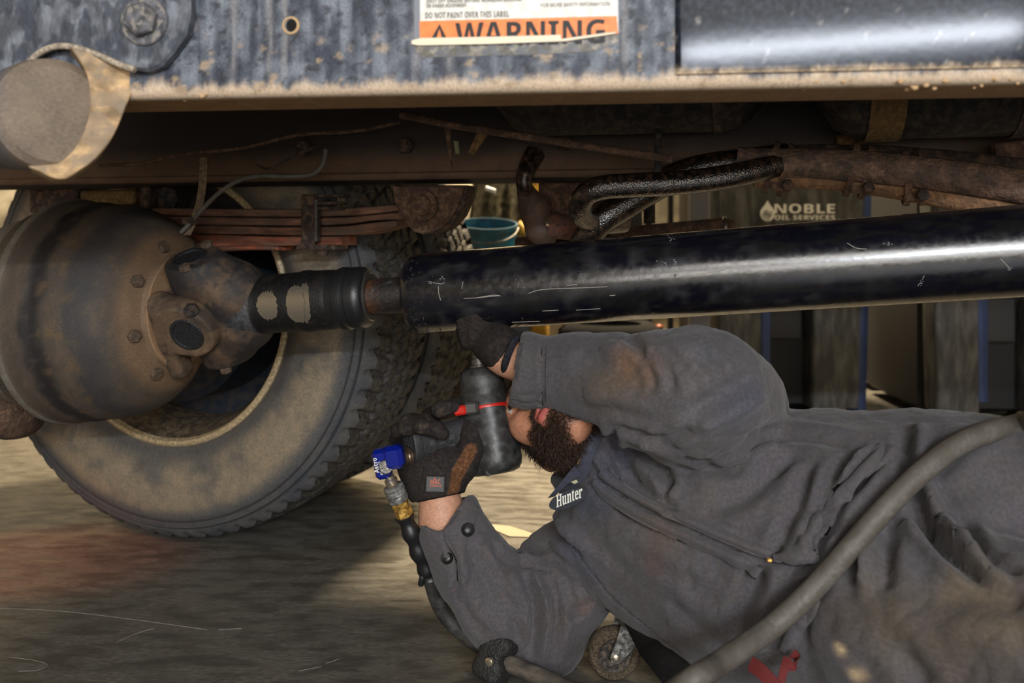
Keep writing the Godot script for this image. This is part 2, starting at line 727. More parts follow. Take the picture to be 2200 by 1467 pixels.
# folds and seams: every entry [points, depth, width]; depth > 0 presses in, < 0 raises
func crease(mb: MB, folds: Array) -> void:
	var nn := vnormals(mb)
	var move := PackedFloat32Array()
	move.resize(mb.v.size())
	for f in folds:
		var pts: Array = f[0]
		var dep: float = f[1]
		var w: float = f[2]
		var bb := AABB(pts[0], Vector3.ZERO)
		for p in pts: bb = bb.expand(p)
		bb = bb.grow(w * 3.5)
		for i in mb.v.size():
			var p := mb.v[i]
			if not bb.has_point(p): continue
			var best := 1e9
			var along := 0.0
			for k in pts.size() - 1:
				var ba: Vector3 = pts[k + 1] - pts[k]
				var h := clampf((p - pts[k]).dot(ba) / maxf(ba.length_squared(), 1e-9), 0, 1)
				var d: float = (p - pts[k] - ba * h).length_squared()
				if d < best:
					best = d
					along = (k + h) / (pts.size() - 1)
			best = sqrt(best)
			if best > w * 3.5: continue
			var fade := minf(1.0, minf(along, 1.0 - along) * 5.0 + 0.25)
			move[i] += fade * (-dep * exp(-pow(best / w, 2)) + 0.45 * dep * exp(-pow((best - 2.0 * w) / w, 2)))
	for i in mb.v.size():
		mb.v[i] += nn[i] * move[i]
func make_materials() -> void:
	var fine := ntex("fine", 0.03, 5, 0.2, 0.8, 0.62, 1.0)
	var soft := ntex("soft", 0.012, 4, 0.25, 0.75, 0.55, 1.0)
	var blot := ntex("blot", 0.010, 5, 0.46, 0.60, 0.0, 0.85)
	var blot2 := ntex("blot2", 0.016, 5, 0.52, 0.64, 0.0, 0.9)
	var speck := ntex("speck", 0.06, 3, 0.66, 0.76, 0.0, 0.8)
	var bump := ntex("bump", 0.05, 5, 0, 1, 0, 1, 512, true)
	var bumps := ntex("bumps", 0.018, 4, 0, 1, 0, 1, 512, true)
	var weave := ntex("weave", 0.18, 3, 0, 1, 0, 1, 512, true)
	var rvar := ntex("rvar", 0.02, 5, 0.3, 0.7, 0.55, 1.0)

	mat("floor", rgb(118, 115, 107), 0.6, 0.0, {tex = ntex("conc", 0.07, 5, 0.1, 0.9, 0.70, 1.0, 1024), scale = Vector3(0.8, 1.0, 2.2), over = rgb(70, 66, 61), mask = ntex("stain", 0.010, 6, 0.38, 0.75, 0.0, 0.8, 1024), bump = bump, depth = 0.03, rtex = rvar})
	mat("wall", rgb(206, 196, 172), 0.85, 0.0, {tex = soft, scale = 0.5})
	mat("ceiling", rgb(150, 146, 138), 0.9)
	mat("rail", Color.WHITE, 0.60, 0.0, {vc = true, tex = ntex("faint", 0.05, 4, 0.2, 0.8, 0.84, 1.0), scale = 9.0, bump = bump, depth = 0.05})
	mat("rail_gloss", Color.WHITE, 0.09, 0.0, {vc = true, tex = fine, scale = 7.0, bump = bumps, depth = 0.001, spec = 0.19})
	mat("vc_rough", Color.WHITE, 0.72, 0.0, {vc = true, tex = ntex("faint", 0.05, 4, 0.2, 0.8, 0.84, 1.0), scale = 8.0, bump = bump, depth = 0.03})
	mat("vc_metal", Color.WHITE, 0.5, 0.0, {vc = true, tex = fine, scale = 8.0, bump = bump, depth = 0.05})
	mat("vc_paint", Color.WHITE, 0.3, 0.0, {vc = true, spec = 0.7, rtex = ntex("rv2", 0.02, 5, 0.3, 0.75, 0.6, 1.0), scale = 7.0, bump = bumps, depth = 0.012})
	mat("brown_dirt", rgb(124, 95, 74), 0.92, 0.0, {tex = fine, scale = 6.0, over = rgb(62, 46, 38), mask = blot, bump = bump, depth = 0.25})
	mat("dark_dirt", rgb(62, 50, 43), 0.9, 0.0, {tex = fine, scale = 6.0, over = rgb(96, 74, 58), mask = blot2, bump = bump, depth = 0.25})
	mat("drum_bolt", rgb(98, 80, 64), 0.8, 0.0, {tex = fine, scale = 9.0})
	mat("black_dirt", rgb(34, 30, 29), 0.8, 0.0, {tex = fine, scale = 6.0, over = rgb(70, 56, 46), mask = blot2, bump = bump, depth = 0.15})
	mat("mustard_dirt", rgb(128, 100, 58), 0.9, 0.0, {tex = fine, scale = 6.0, bump = bump, depth = 0.15})
	mat("rust_spring", rgb(150, 106, 84), 0.9, 0.0, {tex = soft, scale = Vector3(2, 8, 4), over = rgb(92, 76, 64), mask = blot, bump = bump, depth = 0.12})
	mat("rust_bright", rgb(170, 94, 64), 0.9, 0.0, {tex = soft, scale = Vector3(2, 8, 4), over = rgb(104, 78, 62), mask = blot2, bump = bump, depth = 0.12})
	mat("oily", rgb(20, 17, 16), 0.24, 0.0, {over = rgb(74, 54, 42), mask = ntex("oil", 0.02, 5, 0.50, 0.66, 0.0, 0.75), scale = 6.0, bump = ntex("grit", 0.09, 3, 0, 1, 0, 1, 512, true), depth = 0.10, spec = 0.7})
	mat("grease", rgb(38, 14, 10), 0.12, 0.0, {bump = bumps, depth = 0.5, scale = 14.0, spec = 0.8})
	mat("bare_steel", rgb(190, 178, 158), 0.25, 0.85)
	mat("worn_steel", rgb(128, 124, 118), 0.42, 0.75, {tex = fine, scale = 12.0, bump = bump, depth = 0.03})
	mat("zinc", rgb(166, 166, 162), 0.4, 0.4, {tex = soft, scale = 14.0, over = rgb(70, 66, 62), mask = blot2})
	mat("brass", rgb(226, 178, 88), 0.3, 0.45, {tex = soft, scale = 20.0})
	mat("blue_anodised", rgb(10, 30, 132), 0.22, 0.25, {coat = 0.5})
	mat("black_rubber", rgb(26, 26, 27), 0.4, 0.0, {bump = bump, depth = 0.02, scale = 8.0})
	mat("matt_rubber", rgb(44, 43, 42), 0.75, 0.0, {tex = fine, bump = bump, depth = 0.08, scale = 10.0})
	mat("tyre", Color.WHITE, 0.78, 0.0, {vc = true, tex = ntex("faint", 0.05, 4, 0.2, 0.8, 0.84, 1.0), scale = 5.0, bump = bump, depth = 0.03})
	mat("tread", rgb(60, 59, 59), 0.8, 0.0, {tex = fine, scale = 7.0, over = rgb(84, 80, 74), mask = blot2, bump = bump, depth = 0.4})
	mat("rim_paint", rgb(150, 132, 104), 0.7, 0.0, {tex = fine, scale = 6.0, over = rgb(70, 60, 52), mask = blot, bump = bump, depth = 0.08})
	mat("hub_blue", rgb(22, 40, 58), 0.6, 0.0, {tex = fine, over = rgb(52, 46, 42), mask = blot, scale = 5.0})
	mat("tool_body", rgb(80, 80, 79), 0.46, 0.35, {tex = soft, scale = 9.0, bump = bump, depth = 0.006})
	mat("tool_rubber", rgb(50, 50, 52), 0.6, 0.0, {tex = fine, scale = 14.0, bump = bump, depth = 0.03})
	mat("tool_red", rgb(186, 32, 22), 0.35)
	mat("cloth", Color.WHITE, 0.92, 0.0, {vc = true, tex = ntex("clothtone", 0.05, 4, 0.2, 0.8, 0.84, 1.0), scale = 6.0, bump = weave, depth = 0.05, sheen = 0.25, spec = 0.25})
	mat("cloth_dark", rgb(50, 50, 56), 0.92, 0.0, {tex = fine, scale = 6.0, bump = weave, depth = 0.05, spec = 0.25})
	mat("stitch", rgb(100, 96, 100), 0.95, 0.0, {bump = weave, depth = 0.05, scale = 10.0, spec = 0.2})
	mat("glove", Color.WHITE, 0.85, 0.0, {vc = true, tex = fine, scale = 10.0, bump = weave, depth = 0.06, spec = 0.3})
	mat("skin", Color.WHITE, 0.5, 0.0, {vc = true, tex = ntex("skintone", 0.03, 4, 0.2, 0.8, 0.86, 1.0), scale = 10.0, bump = ntex("pores", 0.12, 2, 0, 1, 0, 1, 512, true), depth = 0.015, spec = 0.4})
	mat("hair", Color.WHITE, 0.5, 0.0, {vc = true, spec = 0.4})
	mat("hose", rgb(99, 94, 87), 0.6, 0.0, {tex = ntex("faint", 0.05, 4, 0.2, 0.8, 0.84, 1.0), scale = Vector3(5, 5, 5), over = rgb(78, 72, 64), mask = blot, bump = bump, depth = 0.06})
	mat("creeper", rgb(26, 25, 26), 0.55, 0.0, {tex = fine, scale = 8.0, bump = bump, depth = 0.03})
	mat("caster_tread", rgb(120, 104, 84), 0.95, 0.0, {tex = fine, scale = 12.0, bump = bump, depth = 0.4})
	mat("caster_hub", rgb(52, 46, 42), 0.7, 0.0, {tex = fine, scale = 12.0, over = rgb(96, 84, 70), mask = blot2})
	mat("bin_black", rgb(74, 73, 69), 0.6, 0.0, {tex = soft, scale = Vector3(4, 1.0, 4), bump = bump, depth = 0.05})
	mat("bin_dark", rgb(24, 23, 24), 0.6)
	mat("bin_blue", rgb(28, 45, 84), 0.6)
	mat("teal", rgb(8, 104, 140), 0.42, 0.0, {tex = soft, scale = 3.0, over = rgb(30, 78, 100), mask = blot})
	mat("yellow", rgb(226, 178, 66), 0.5, 0.0, {tex = soft, scale = 3.0})
	mat("khaki", rgb(112, 106, 86), 0.9, 0.0, {tex = soft, scale = 4.0, bump = weave, depth = 0.1})
	mat("grey_paint", rgb(86, 88, 94), 0.5)
	mat("white_plastic", rgb(214, 218, 224), 0.4)
	mat("black_paint", rgb(22, 22, 24), 0.4)
	mat("label_white", rgb(236, 232, 222), 0.5, 0.0, {tex = ntex("labelw", 0.02, 4, 0.2, 0.7, 0.9, 1.0), scale = 8.0})
	mat("label_orange", rgb(246, 134, 62), 0.5, 0.0, {tex = ntex("labelw", 0.02, 4, 0.2, 0.7, 0.9, 1.0), scale = 8.0})
	mat("label_film", rgb(150, 142, 128), 0.5, 0.0, {tex = soft, scale = 12.0, over = rgb(86, 90, 98), mask = blot})
	mat("ink", rgb(24, 22, 24), 0.6)
	mat("ink_faded", rgb(120, 114, 110), 0.7)
	mat("white_print", rgb(214, 212, 200), 0.6)
	mat("red_cloth", rgb(92, 24, 22), 0.85, 0.0, {bump = weave, depth = 0.05, scale = 6.0})
	mat("suede", rgb(96, 66, 44), 0.95, 0.0, {tex = fine, scale = 14.0, bump = weave, depth = 0.08})
	mat("wood_grey", rgb(96, 88, 78), 0.8, 0.0, {tex = soft, scale = Vector3(4, 10, 10), bump = bump, depth = 0.06})
	var lampm := mat("lamp", rgb(250, 250, 250), 0.5)
	lampm.emission_enabled = true
	lampm.emission = Color(1.0, 0.97, 0.9)
	lampm.emission_energy_multiplier = 1.2
	var amb := mat("amber", rgb(240, 120, 40), 0.4)
	amb.emission_enabled = true
	amb.emission = Color(1.0, 0.42, 0.1)
	amb.emission_energy_multiplier = 1.5

func slab_box(called: String, at: Vector3, size: Vector3, material: Material, label := "") -> MeshInstance3D:
	var b := MB.new()
	b.box(Transform3D(Basis(), at), size)
	var o := obj(called, b, material)
	tag(o, label, "", "", "structure")
	return o

func build_room() -> void:
	var x0 := -4.6
	var x1 := 4.8
	var z0 := 3.5
	var z1 := -5.4
	var t := 0.2
	var mx := (x0 + x1) / 2
	var mz := (z0 + z1) / 2
	var fl := slab_box("floor", Vector3(mx, -t / 2, mz), Vector3(x1 - x0 + 2 * t, t, z0 - z1 + 2 * t), M.floor, "stained concrete shop floor")
	mat("scrape", rgb(128, 122, 114), 0.8)
	for q in [[[-40, 1306], [120, 1312], [280, 1330], [445, 1353]], [[250, 1380], [290, 1362], [330, 1350]], [[700, 1425], [728, 1416]], [[20, 1412], [70, 1418], [102, 1428], [80, 1440], [40, 1442]], [[470, 1353], [520, 1350]], [[640, 1442], [690, 1432]]]:
		var pts := []
		for e in q:
			var d: float = EYE * F / (e[1] - HY)
			pts.push_back(Vector3((e[0] - CX) * d / F, 0.0003, -d))
		var b := MB.new()
		b.tube(spline(pts, 5), 0.0005, 5)
		var g: Node3D = fl
		var o := MeshInstance3D.new()
		o.name = "floor_scrape"
		o.mesh = b.mesh(fl.position)
		o.material_override = M.scrape
		g.add_child(o, true)
	slab_box("ceiling", Vector3(mx, CEIL + t / 2, mz), Vector3(x1 - x0 + 2 * t, t, z0 - z1 + 2 * t), M.ceiling, "pale ceiling of the workshop above the truck")
	slab_box("wall_back", Vector3(mx, CEIL / 2, z1 - t / 2), Vector3(x1 - x0 + 2 * t, CEIL, t), M.wall, "cream painted workshop wall behind the black bins")
	slab_box("wall_front", Vector3(mx, CEIL / 2, z0 + t / 2), Vector3(x1 - x0 + 2 * t, CEIL, t), M.wall, "cream painted workshop wall facing the truck side")
	slab_box("wall_left", Vector3(x0 - t / 2, CEIL / 2, mz), Vector3(t, CEIL, z0 - z1), M.wall, "cream painted workshop side wall by the truck tail")
	slab_box("wall_right", Vector3(x1 + t / 2, CEIL / 2, mz), Vector3(t, CEIL, z0 - z1), M.wall, "cream painted workshop side wall by the truck nose")
	var pl := ["unseen square ceiling light behind the truck wheels, lighting the floor", "unseen long ceiling light placed to light the black totes", "unseen long ceiling light over the tail of the truck"]
	for i in PANELS.size():  # out of view, placed to light the floor and the totes
		var p = PANELS[i]
		var o := thing("unseen_ceiling_light", pl[i], "light", Vector3(p[0], CEIL, p[1]), "unseen ceiling lights")
		var b := MB.new()
		b.box(Transform3D(Basis(), Vector3(p[0], CEIL - 0.03, p[1])), Vector3(p[2] + 0.06, 0.06, p[3] + 0.06), 0.005)
		obj("housing", b, M.white_plastic, o)
		var g := MB.new()
		g.box(Transform3D(Basis(), Vector3(p[0], CEIL - 0.07, p[1])), Vector3(p[2], 0.02, p[3]), 0.002)
		obj("glowing_panel", g, M.lamp, o)
	for i in FILL_PANELS.size():  # glowing panels added to brighten the truck from the front
		var d = FILL_PANELS[i]
		var wn := Node3D.new()
		wn.name = "fill_panel_%d" % (i + 1)
		add_child(wn)
		tag(wn, ["high glowing fill panel added on the wall facing the truck side", "low glowing fill panel added on the wall facing the truck side"][i], "", "", "structure")
		var wb := MB.new()
		wb.box(Transform3D(Basis(), Vector3(d[0], d[1], 3.40)), Vector3(d[2], d[3], 0.02), 0.002)
		obj("fill_pane", wb, M.lamp, wn)
		for e in [[0.0, 0.5 * d[3] + 0.03, d[2] + 0.16, 0.06], [0.0, -0.5 * d[3] - 0.03, d[2] + 0.16, 0.06], [-0.5 * d[2] - 0.04, 0.0, 0.08, d[3]], [0.5 * d[2] + 0.04, 0.0, 0.08, d[3]]]:
			wb = MB.new()
			wb.box(Transform3D(Basis(), Vector3(d[0] + e[0], d[1] + e[1], 3.44)), Vector3(e[2], e[3], 0.12), 0.004)
			obj("fill_frame", wb, M.white_plastic, wn)
	var be := thing("unseen_amber_lamp", "amber lamp out of view past the drum, placed to tint the floor orange", "lamp", Vector3(-1.54, 0, -1.84))
	var q := MB.new()
	q.lathe(Vector3(-1.54, 0.0, -1.84), Vector3.UP, [Vector2(0.0, 0.0), Vector2(0.0, 0.10), Vector2(0.02, 0.10), Vector2(0.03, 0.02), Vector2(0.50, 0.02), Vector2(0.50, 0.05), Vector2(0.52, 0.05)], 28)
	obj("stand", q, M.black_paint, be)
	q = MB.new()
	q.lathe(Vector3(-1.54, 0.0, -1.84), Vector3.UP, [Vector2(0.52, 0.045), Vector2(0.58, 0.042), Vector2(0.61, 0.03), Vector2(0.62, 0.0)], 28)
	obj("lens", q, M.amber, be)
	# unseen bar lamp behind the camera, placed for the streaks on rail and shaft
	var w := thing("unseen_bar_lamp", "long bar lamp out of view behind the camera, lighting the rail and shaft", "lamp", Vector3(KEY_AT.x, 0, KEY_AT.z + 0.05))
	var f := frame(KEY_AT, KEY_AT - KEY_AIM)
	var b := MB.new()
	b.box(f * Transform3D(Basis(), Vector3(0, 0, 0.035)), Vector3(KEY_SIZE.x + 0.04, KEY_SIZE.y + 0.04, 0.04), 0.006)
	obj("housing", b, M.black_paint, w)
	var g := MB.new()
	g.box(f * Transform3D(Basis(), Vector3(0, 0, 0.010)), Vector3(KEY_SIZE.x, KEY_SIZE.y, 0.008), 0.002)
	obj("glowing_panel", g, M.lamp, w)
	var s := MB.new()
	s.tube([Vector3(KEY_AT.x, 0.02, KEY_AT.z + 0.06), Vector3(KEY_AT.x, KEY_AT.y - 0.03, KEY_AT.z + 0.06)], 0.014)
	obj("pole", s, M.black_paint, w)
	for k in 3:
		var l := MB.new()
		var d := Vector3.RIGHT.rotated(Vector3.UP, TAU * k / 3.0 + 0.5)
		l.tube([Vector3(KEY_AT.x, 0.3, KEY_AT.z + 0.06), Vector3(KEY_AT.x, 0.012, KEY_AT.z + 0.06) + d * 0.32], 0.010)
		obj("leg", l, M.black_paint, w)
# ------------------------------------------------------------------ near frame rail
const NEAR_A := 7.0      # degrees the near rail is turned
func near_pt(px: float, py: float, off := 0.0) -> Vector3:    # a place on the face of the near rail seen at (px, py), off metres proud of it
	var o := P(1100, 197, 0.95)
	var n := Vector3(-sin(deg_to_rad(NEAR_A)), 0, cos(deg_to_rad(NEAR_A)))
	var eye := Vector3(0, EYE, 0)
	var dir := P(px, py, 1.0) - eye
	var t := (o + n * off - eye).dot(n) / dir.dot(n)
	return eye + dir * t

func build_near_rail() -> void:
	var a := deg_to_rad(NEAR_A)
	var T := Vector3(cos(a), 0, sin(a))
	var N := Vector3(-sin(a), 0, cos(a))
	var o := P(1100, 197, 0.95)
	var rail := thing("frame_rail", "dusty blue-grey steel frame rail with warning label nearest the lens", "frame rail", Vector3(o.x, o.y, o.z))
	var n1 := noise("streak", 1.0, 4)
	var n2 := noise("mottle", 1.0, 4, 5)
	var n3 := noise("edge", 1.0, 4, 9)
	var drips := [-0.26, -0.243, -0.10, -0.065, 0.03, -0.30, 0.115]
	# profile: top edge, web, round corner, underside (s along it, as (out, up))
	var prof := []
	for i in 131: prof.push_back(Vector2(0, 0.27 - 0.257 * i / 130.0))
	for i in range(1, 9):
		var q := PI / 2 * i / 8.0
		prof.push_back(Vector2(-0.013 + 0.013 * cos(q), 0.013 - 0.013 * sin(q)))
	for i in range(1, 13): prof.push_back(Vector2(-0.013 - 0.092 * i / 12.0, 0))
	for i in range(0, 3): prof.push_back(Vector2(-0.105, 0.004 + 0.004 * i))
	for i in range(1, 6): prof.push_back(Vector2(-0.105 + 0.085 * i / 5.0, 0.012))
	var L0 := -0.85
	var L1 := 0.95
	var NU := 560
	var rows := []
	var cols := []
	for i in NU + 1:
		var u := lerpf(L0, L1, float(i) / NU)
		var row := PackedVector3Array()
		var col := PackedColorArray()
		for q in prof:
			var p: Vector3 = o + T * u + N * (q.x + 0.0006 * n2.get_noise_2d(u * 9, q.y * 9)) + Vector3.UP * q.y
			row.push_back(p)
			var c := lin(52, 58, 72)
			var st := n1.get_noise_2d(u * 55.0, q.y * 7.0) * 0.5 + 0.5
			var mo := n2.get_noise_2d(u * 26.0, q.y * 26.0) * 0.5 + 0.5
			c = c.lerp(lin(132, 138, 148), clampf(sst(0.35, 0.8, st * 0.6 + mo * 0.45), 0, 1))
			c = c.lerp(lin(36, 38, 46), sst(0.62, 0.72, n2.get_noise_2d(u * 60 + 40, q.y * 60) * 0.5 + 0.5) * 0.8)
			for k in drips.size():
				var w := 0.0028 + 0.002 * n1.get_noise_2d(q.y * 20.0, k * 7.3)
				c = c.lerp(lin(158, 154, 152), 0.6 * exp(-pow((u - drips[k] - 0.002 * n2.get_noise_2d(q.y * 24, k * 3.1)) / w, 2.0)) * sst(0.01, 0.04, q.y))
			# road dust that settled along the lower edge
			var ed := 0.019 + 0.012 * n3.get_noise_2d(u * 24.0, 0.0) + 0.008 * n3.get_noise_2d(u * 110.0, 3.0)
			c = c.lerp(lin(232, 206, 176), sst(ed, ed * 0.3, q.y) * 0.92 if q.x > -0.02 else 1.0)
			if q.x < -0.02: c = lin(206, 160, 108).lerp(lin(150, 114, 76), n2.get_noise_2d(u * 30, q.x * 60) * 0.5 + 0.5)
			c = c.lerp(lin(186, 160, 128), 0.7 * sst(0.67, 0.75, n3.get_noise_2d(u * 34 + 9, q.y * 34) * 0.5 + 0.5) * sst(0.09, 0.03, q.y))
			col.push_back(c)
		rows.push_back(row)
		cols.push_back(col)
	var m := MB.new()
	m.grid(rows, false, cols)
	m.fix(0)
	obj("web", m, M.rail, rail)
	# the smoother overlapping plate that begins at the weld line
	var pu0 := (near_pt(1450, 60) - o).dot(T)
	rows = []
	cols = []
	for i in 261:
		var u := lerpf(pu0, 0.95, i / 260.0)
		var row := PackedVector3Array()
		var col := PackedColorArray()
		for j in 75:
			var y := lerpf(0.27, 0.014, j / 70.0) if j <= 70 else 0.014
			var out := 0.0045
			if j > 70: out = lerpf(0.0045, 0.0, (j - 70) / 4.0)
			if i == 0: out = 0.0
			row.push_back(o + T * u + N * out + Vector3.UP * y)
			var mo := n2.get_noise_2d(u * 22.0, y * 22.0) * 0.5 + 0.5
			var c := lin(44, 47, 56).lerp(lin(88, 92, 104), sst(0.02, 0.12, y - 0.03) * 0.75 + 0.2 * mo)  # upper part lighter: reflected light put into the plate colour
			c = c.lerp(lin(34, 36, 42), sst(0.6, 0.75, n2.get_noise_2d(u * 40 + 13, y * 60) * 0.5 + 0.5) * 0.7)
			var ed := 0.019 + 0.005 * n3.get_noise_2d(u * 24.0, 0.0) + 0.004 * n3.get_noise_2d(u * 90.0, 3.0)
			c = c.lerp(lin(228, 202, 170), sst(ed + 0.002, ed - 0.006, y))
			c = c.lerp(lin(150, 146, 144), 0.8 * sst(0.76, 0.80, n3.get_noise_2d(u * 60, y * 30 + 7) * 0.5 + 0.5))
			col.push_back(c)
		rows.push_back(row)
		cols.push_back(col)
	m = MB.new()
	m.grid(rows, false, cols)
	m.fix(0)
	obj("cover_plate", m, M.rail_gloss, rail)
	# clods of dried mud under the lip
	m = MB.new()
	var rn := RandomNumberGenerator.new()
	rn.seed = 4
	for i in 46:
		var u := rn.randf_range(0.28, 0.52) if i < 36 else rn.randf_range(-0.40, -0.30)
		var p: Vector3 = o + T * u + N * rn.randf_range(-0.03, 0.0) + Vector3.UP * rn.randf_range(-0.002, 0.006)
		var r := rn.randf_range(0.0012, 0.0034)
		m.ball(p, Vector3(r * 1.3, r * 0.8, r), 6)
	var cl := obj("mud_clods", m, mat("mud", rgb(190, 156, 116), 0.95), rail)
	tag(cl, "", "", "", "stuff")
	# tan rim and a black disc painted for the dark of the hole
	m = MB.new()
	var hc := near_pt(625, 55)
	m.lathe(hc, N, [Vector2(0.0003, 0.0098), Vector2(0.0016, 0.0090), Vector2(0.0016, 0.0072), Vector2(-0.003, 0.0068)], 28)
	obj("hole_rim", m, mat("hole_tan", rgb(190, 158, 118), 0.9), rail)
	m = MB.new()
	m.lathe(hc + T * 0.0012, N, [Vector2(0.0002, 0.0066), Vector2(0.0012, 0.0060), Vector2(0.0012, 0.0)], 24)
	obj("hole_dark_disc", m, mat("hole_black", rgb(8, 7, 7), 0.9), rail)
	# hanger plate with its bolt
	var pl := [[-260, -120], [408, -120], [408, 30], [400, 72], [372, 112], [345, 143], [318, 153], [290, 150], [255, 138], [215, 120], [175, 106], [140, 99], [110, 102], [82, 116], [58, 142], [44, 172], [38, 205], [20, 235], [-10, 290], [-60, 390], [-260, 400]]
	var outl := PackedVector2Array()
	for q in pl:
		var p := near_pt(q[0], q[1], 0.016)
		outl.push_back(Vector2((p - o).dot(T), p.y - o.y))
	m = MB.new()
	m.slab(outl, o + N * 0.016, T, Vector3.UP, -N * 0.0155, 0.003)
	obj("hanger_plate", m, mat("hanger", rgb(124, 128, 138), 0.6, 0.0, {tex = ntex("soft", 0.012, 4, 0.25, 0.75, 0.55, 1.0), scale = Vector3(7, 4, 7), over = rgb(48, 52, 64), mask = ntex("blot", 0.01, 5, 0.46, 0.6), bump = tx["bump"], depth = 0.06}), rail)
	var pb := []
	for q in pl.slice(7, 20):
		pb.push_back(near_pt(q[0], q[1], 0.017))
	m = MB.new()
	m.tube(spline(pb, 4), 0.0036, 8)
	obj("plate_edge_bead", m, mat("pale_edge", rgb(196, 180, 158), 0.7, 0.0, {tex = tx["fine"], scale = 9.0}), rail)  # pale bead along the lower edge of the plate
	var bc := near_pt(312, 46, 0.016)
	var bolt := MB.new()
	bolt.lathe(bc, N, [Vector2(0, 0.0262), Vector2(0.003, 0.0262), Vector2(0.0042, 0.0248), Vector2(0.0046, 0.020), Vector2(0.0046, 0)], 40)
	var bo := obj("bolt", bolt, mat("bolt_paint", rgb(104, 104, 110), 0.5, 0.0, {tex = tx["soft"], scale = 10.0, over = rgb(136, 130, 122), mask = tx["blot2"]}), rail)
	var hx := MB.new()
	hexnut(hx, bc + N * 0.004, N, 0.0185, 0.010, Color.WHITE, 0.3)
	obj("bolt_head", hx, M.bolt_paint, bo)
	# stub tube in a saddle below the plate
	m = MB.new()
	var sc := P(112, 246, 0.975)
	var sax := Vector3(0.66, -0.05, 0.75)
	var sx := func(p: Vector3, t: float, r: float, an: float):
		var k: float = n2.get_noise_3d(p.x * 30, p.y * 30, p.z * 30) * 0.5 + 0.5
		var c := lin(150, 132, 112).lerp(lin(112, 100, 88), k)
		return c.lerp(lin(92, 98, 110), sst(-0.02, -0.055, p.x - sc.x) * (0.5 + 0.5 * k))
	m.lathe(sc, sax, dense([Vector2(-0.16, 0.058), Vector2(-0.02, 0.060), Vector2(0.004, 0.058), Vector2(0.012, 0.050), Vector2(0.015, 0.03), Vector2(0.016, 0.0)], 0.006), 64, sx)
	obj("stub_tube", m, M.vc_rough, rail)
	m = MB.new()
	var sd := [[150, 100], [235, 128], [300, 153], [292, 178], [272, 225], [255, 268], [236, 304], [206, 340], [172, 366], [142, 384], [112, 382], [84, 368], [60, 356], [120, 352], [158, 322], [182, 280], [194, 232], [192, 180], [178, 140]]
	outl = PackedVector2Array()
	var so := P(200, 250, 0.985)
	var sT := Vector3(cos(0.45), 0, -sin(0.45))
	var sN := Vector3(sin(0.45), 0, cos(0.45))
	var sdv := []
	for q in sd + [sd[0]]: sdv.push_back(Vector3(q[0], q[1], 0))
	sdv = spline(sdv, 2)
	sdv.pop_back()
	for q in sdv:
		var dir := P(q.x, q.y, 1.0) - Vector3(0, EYE, 0)
		var t := (so - Vector3(0, EYE, 0)).dot(sN) / dir.dot(sN)
		var p := Vector3(0, EYE, 0) + dir * t
		outl.push_back(Vector2((p - so).dot(sT), p.y - so.y))
	m.slab(outl, so, sT, Vector3.UP, -sN * 0.09, 0.0012)
	obj("saddle_bracket", m, mat("saddle", rgb(222, 184, 134), 0.75, 0.0, {tex = tx["soft"], scale = 6.0, over = rgb(140, 124, 106), mask = tx["blot"], bump = tx["bump"], depth = 0.06}), rail)
	build_warning(rail, o, T, N)

func flat_text(txt: String, height: float, at: Vector3, right: Vector3, up: Vector3, material: Material, parent: Node3D, called := "lettering", bold := true, font := "Droid Sans", wide := 1.0, width := 0.0, slant := 0.0) -> MeshInstance3D:
	var tm := TextMesh.new()
	var f := SystemFont.new()
	f.font_names = PackedStringArray([font])
	f.font_weight = 700 if bold else 400
	tm.font = f
	tm.text = txt
	tm.font_size = 64
	tm.depth = 0.4
	tm.pixel_size = 0.01
	tm.curve_step = 2.0
	tm.horizontal_alignment = HORIZONTAL_ALIGNMENT_LEFT
	tm.vertical_alignment = VERTICAL_ALIGNMENT_BOTTOM
	var bb := tm.get_aabb()
	var s := height / maxf(bb.size.y, 1e-4)
	var sx := s * wide
	if width > 0.0: sx = width / bb.size.x
	right = right.normalized()
	var out := right.cross(up).normalized()
	# bake the letters into a mesh of their own
	var arr := tm.get_mesh_arrays()
	var b := MB.new()
	var vs: PackedVector3Array = arr[Mesh.ARRAY_VERTEX]
	for p in vs:
		var q := p - Vector3(bb.position.x, bb.position.y, 0)
		b.add(at + right * (q.x * sx + q.y * s * slant) + up * (q.y * s) + out * (q.z * 0.0012 + 0.0002))
	for i in arr[Mesh.ARRAY_INDEX]: b.ix.push_back(i)
	return obj(called, b, material, parent)

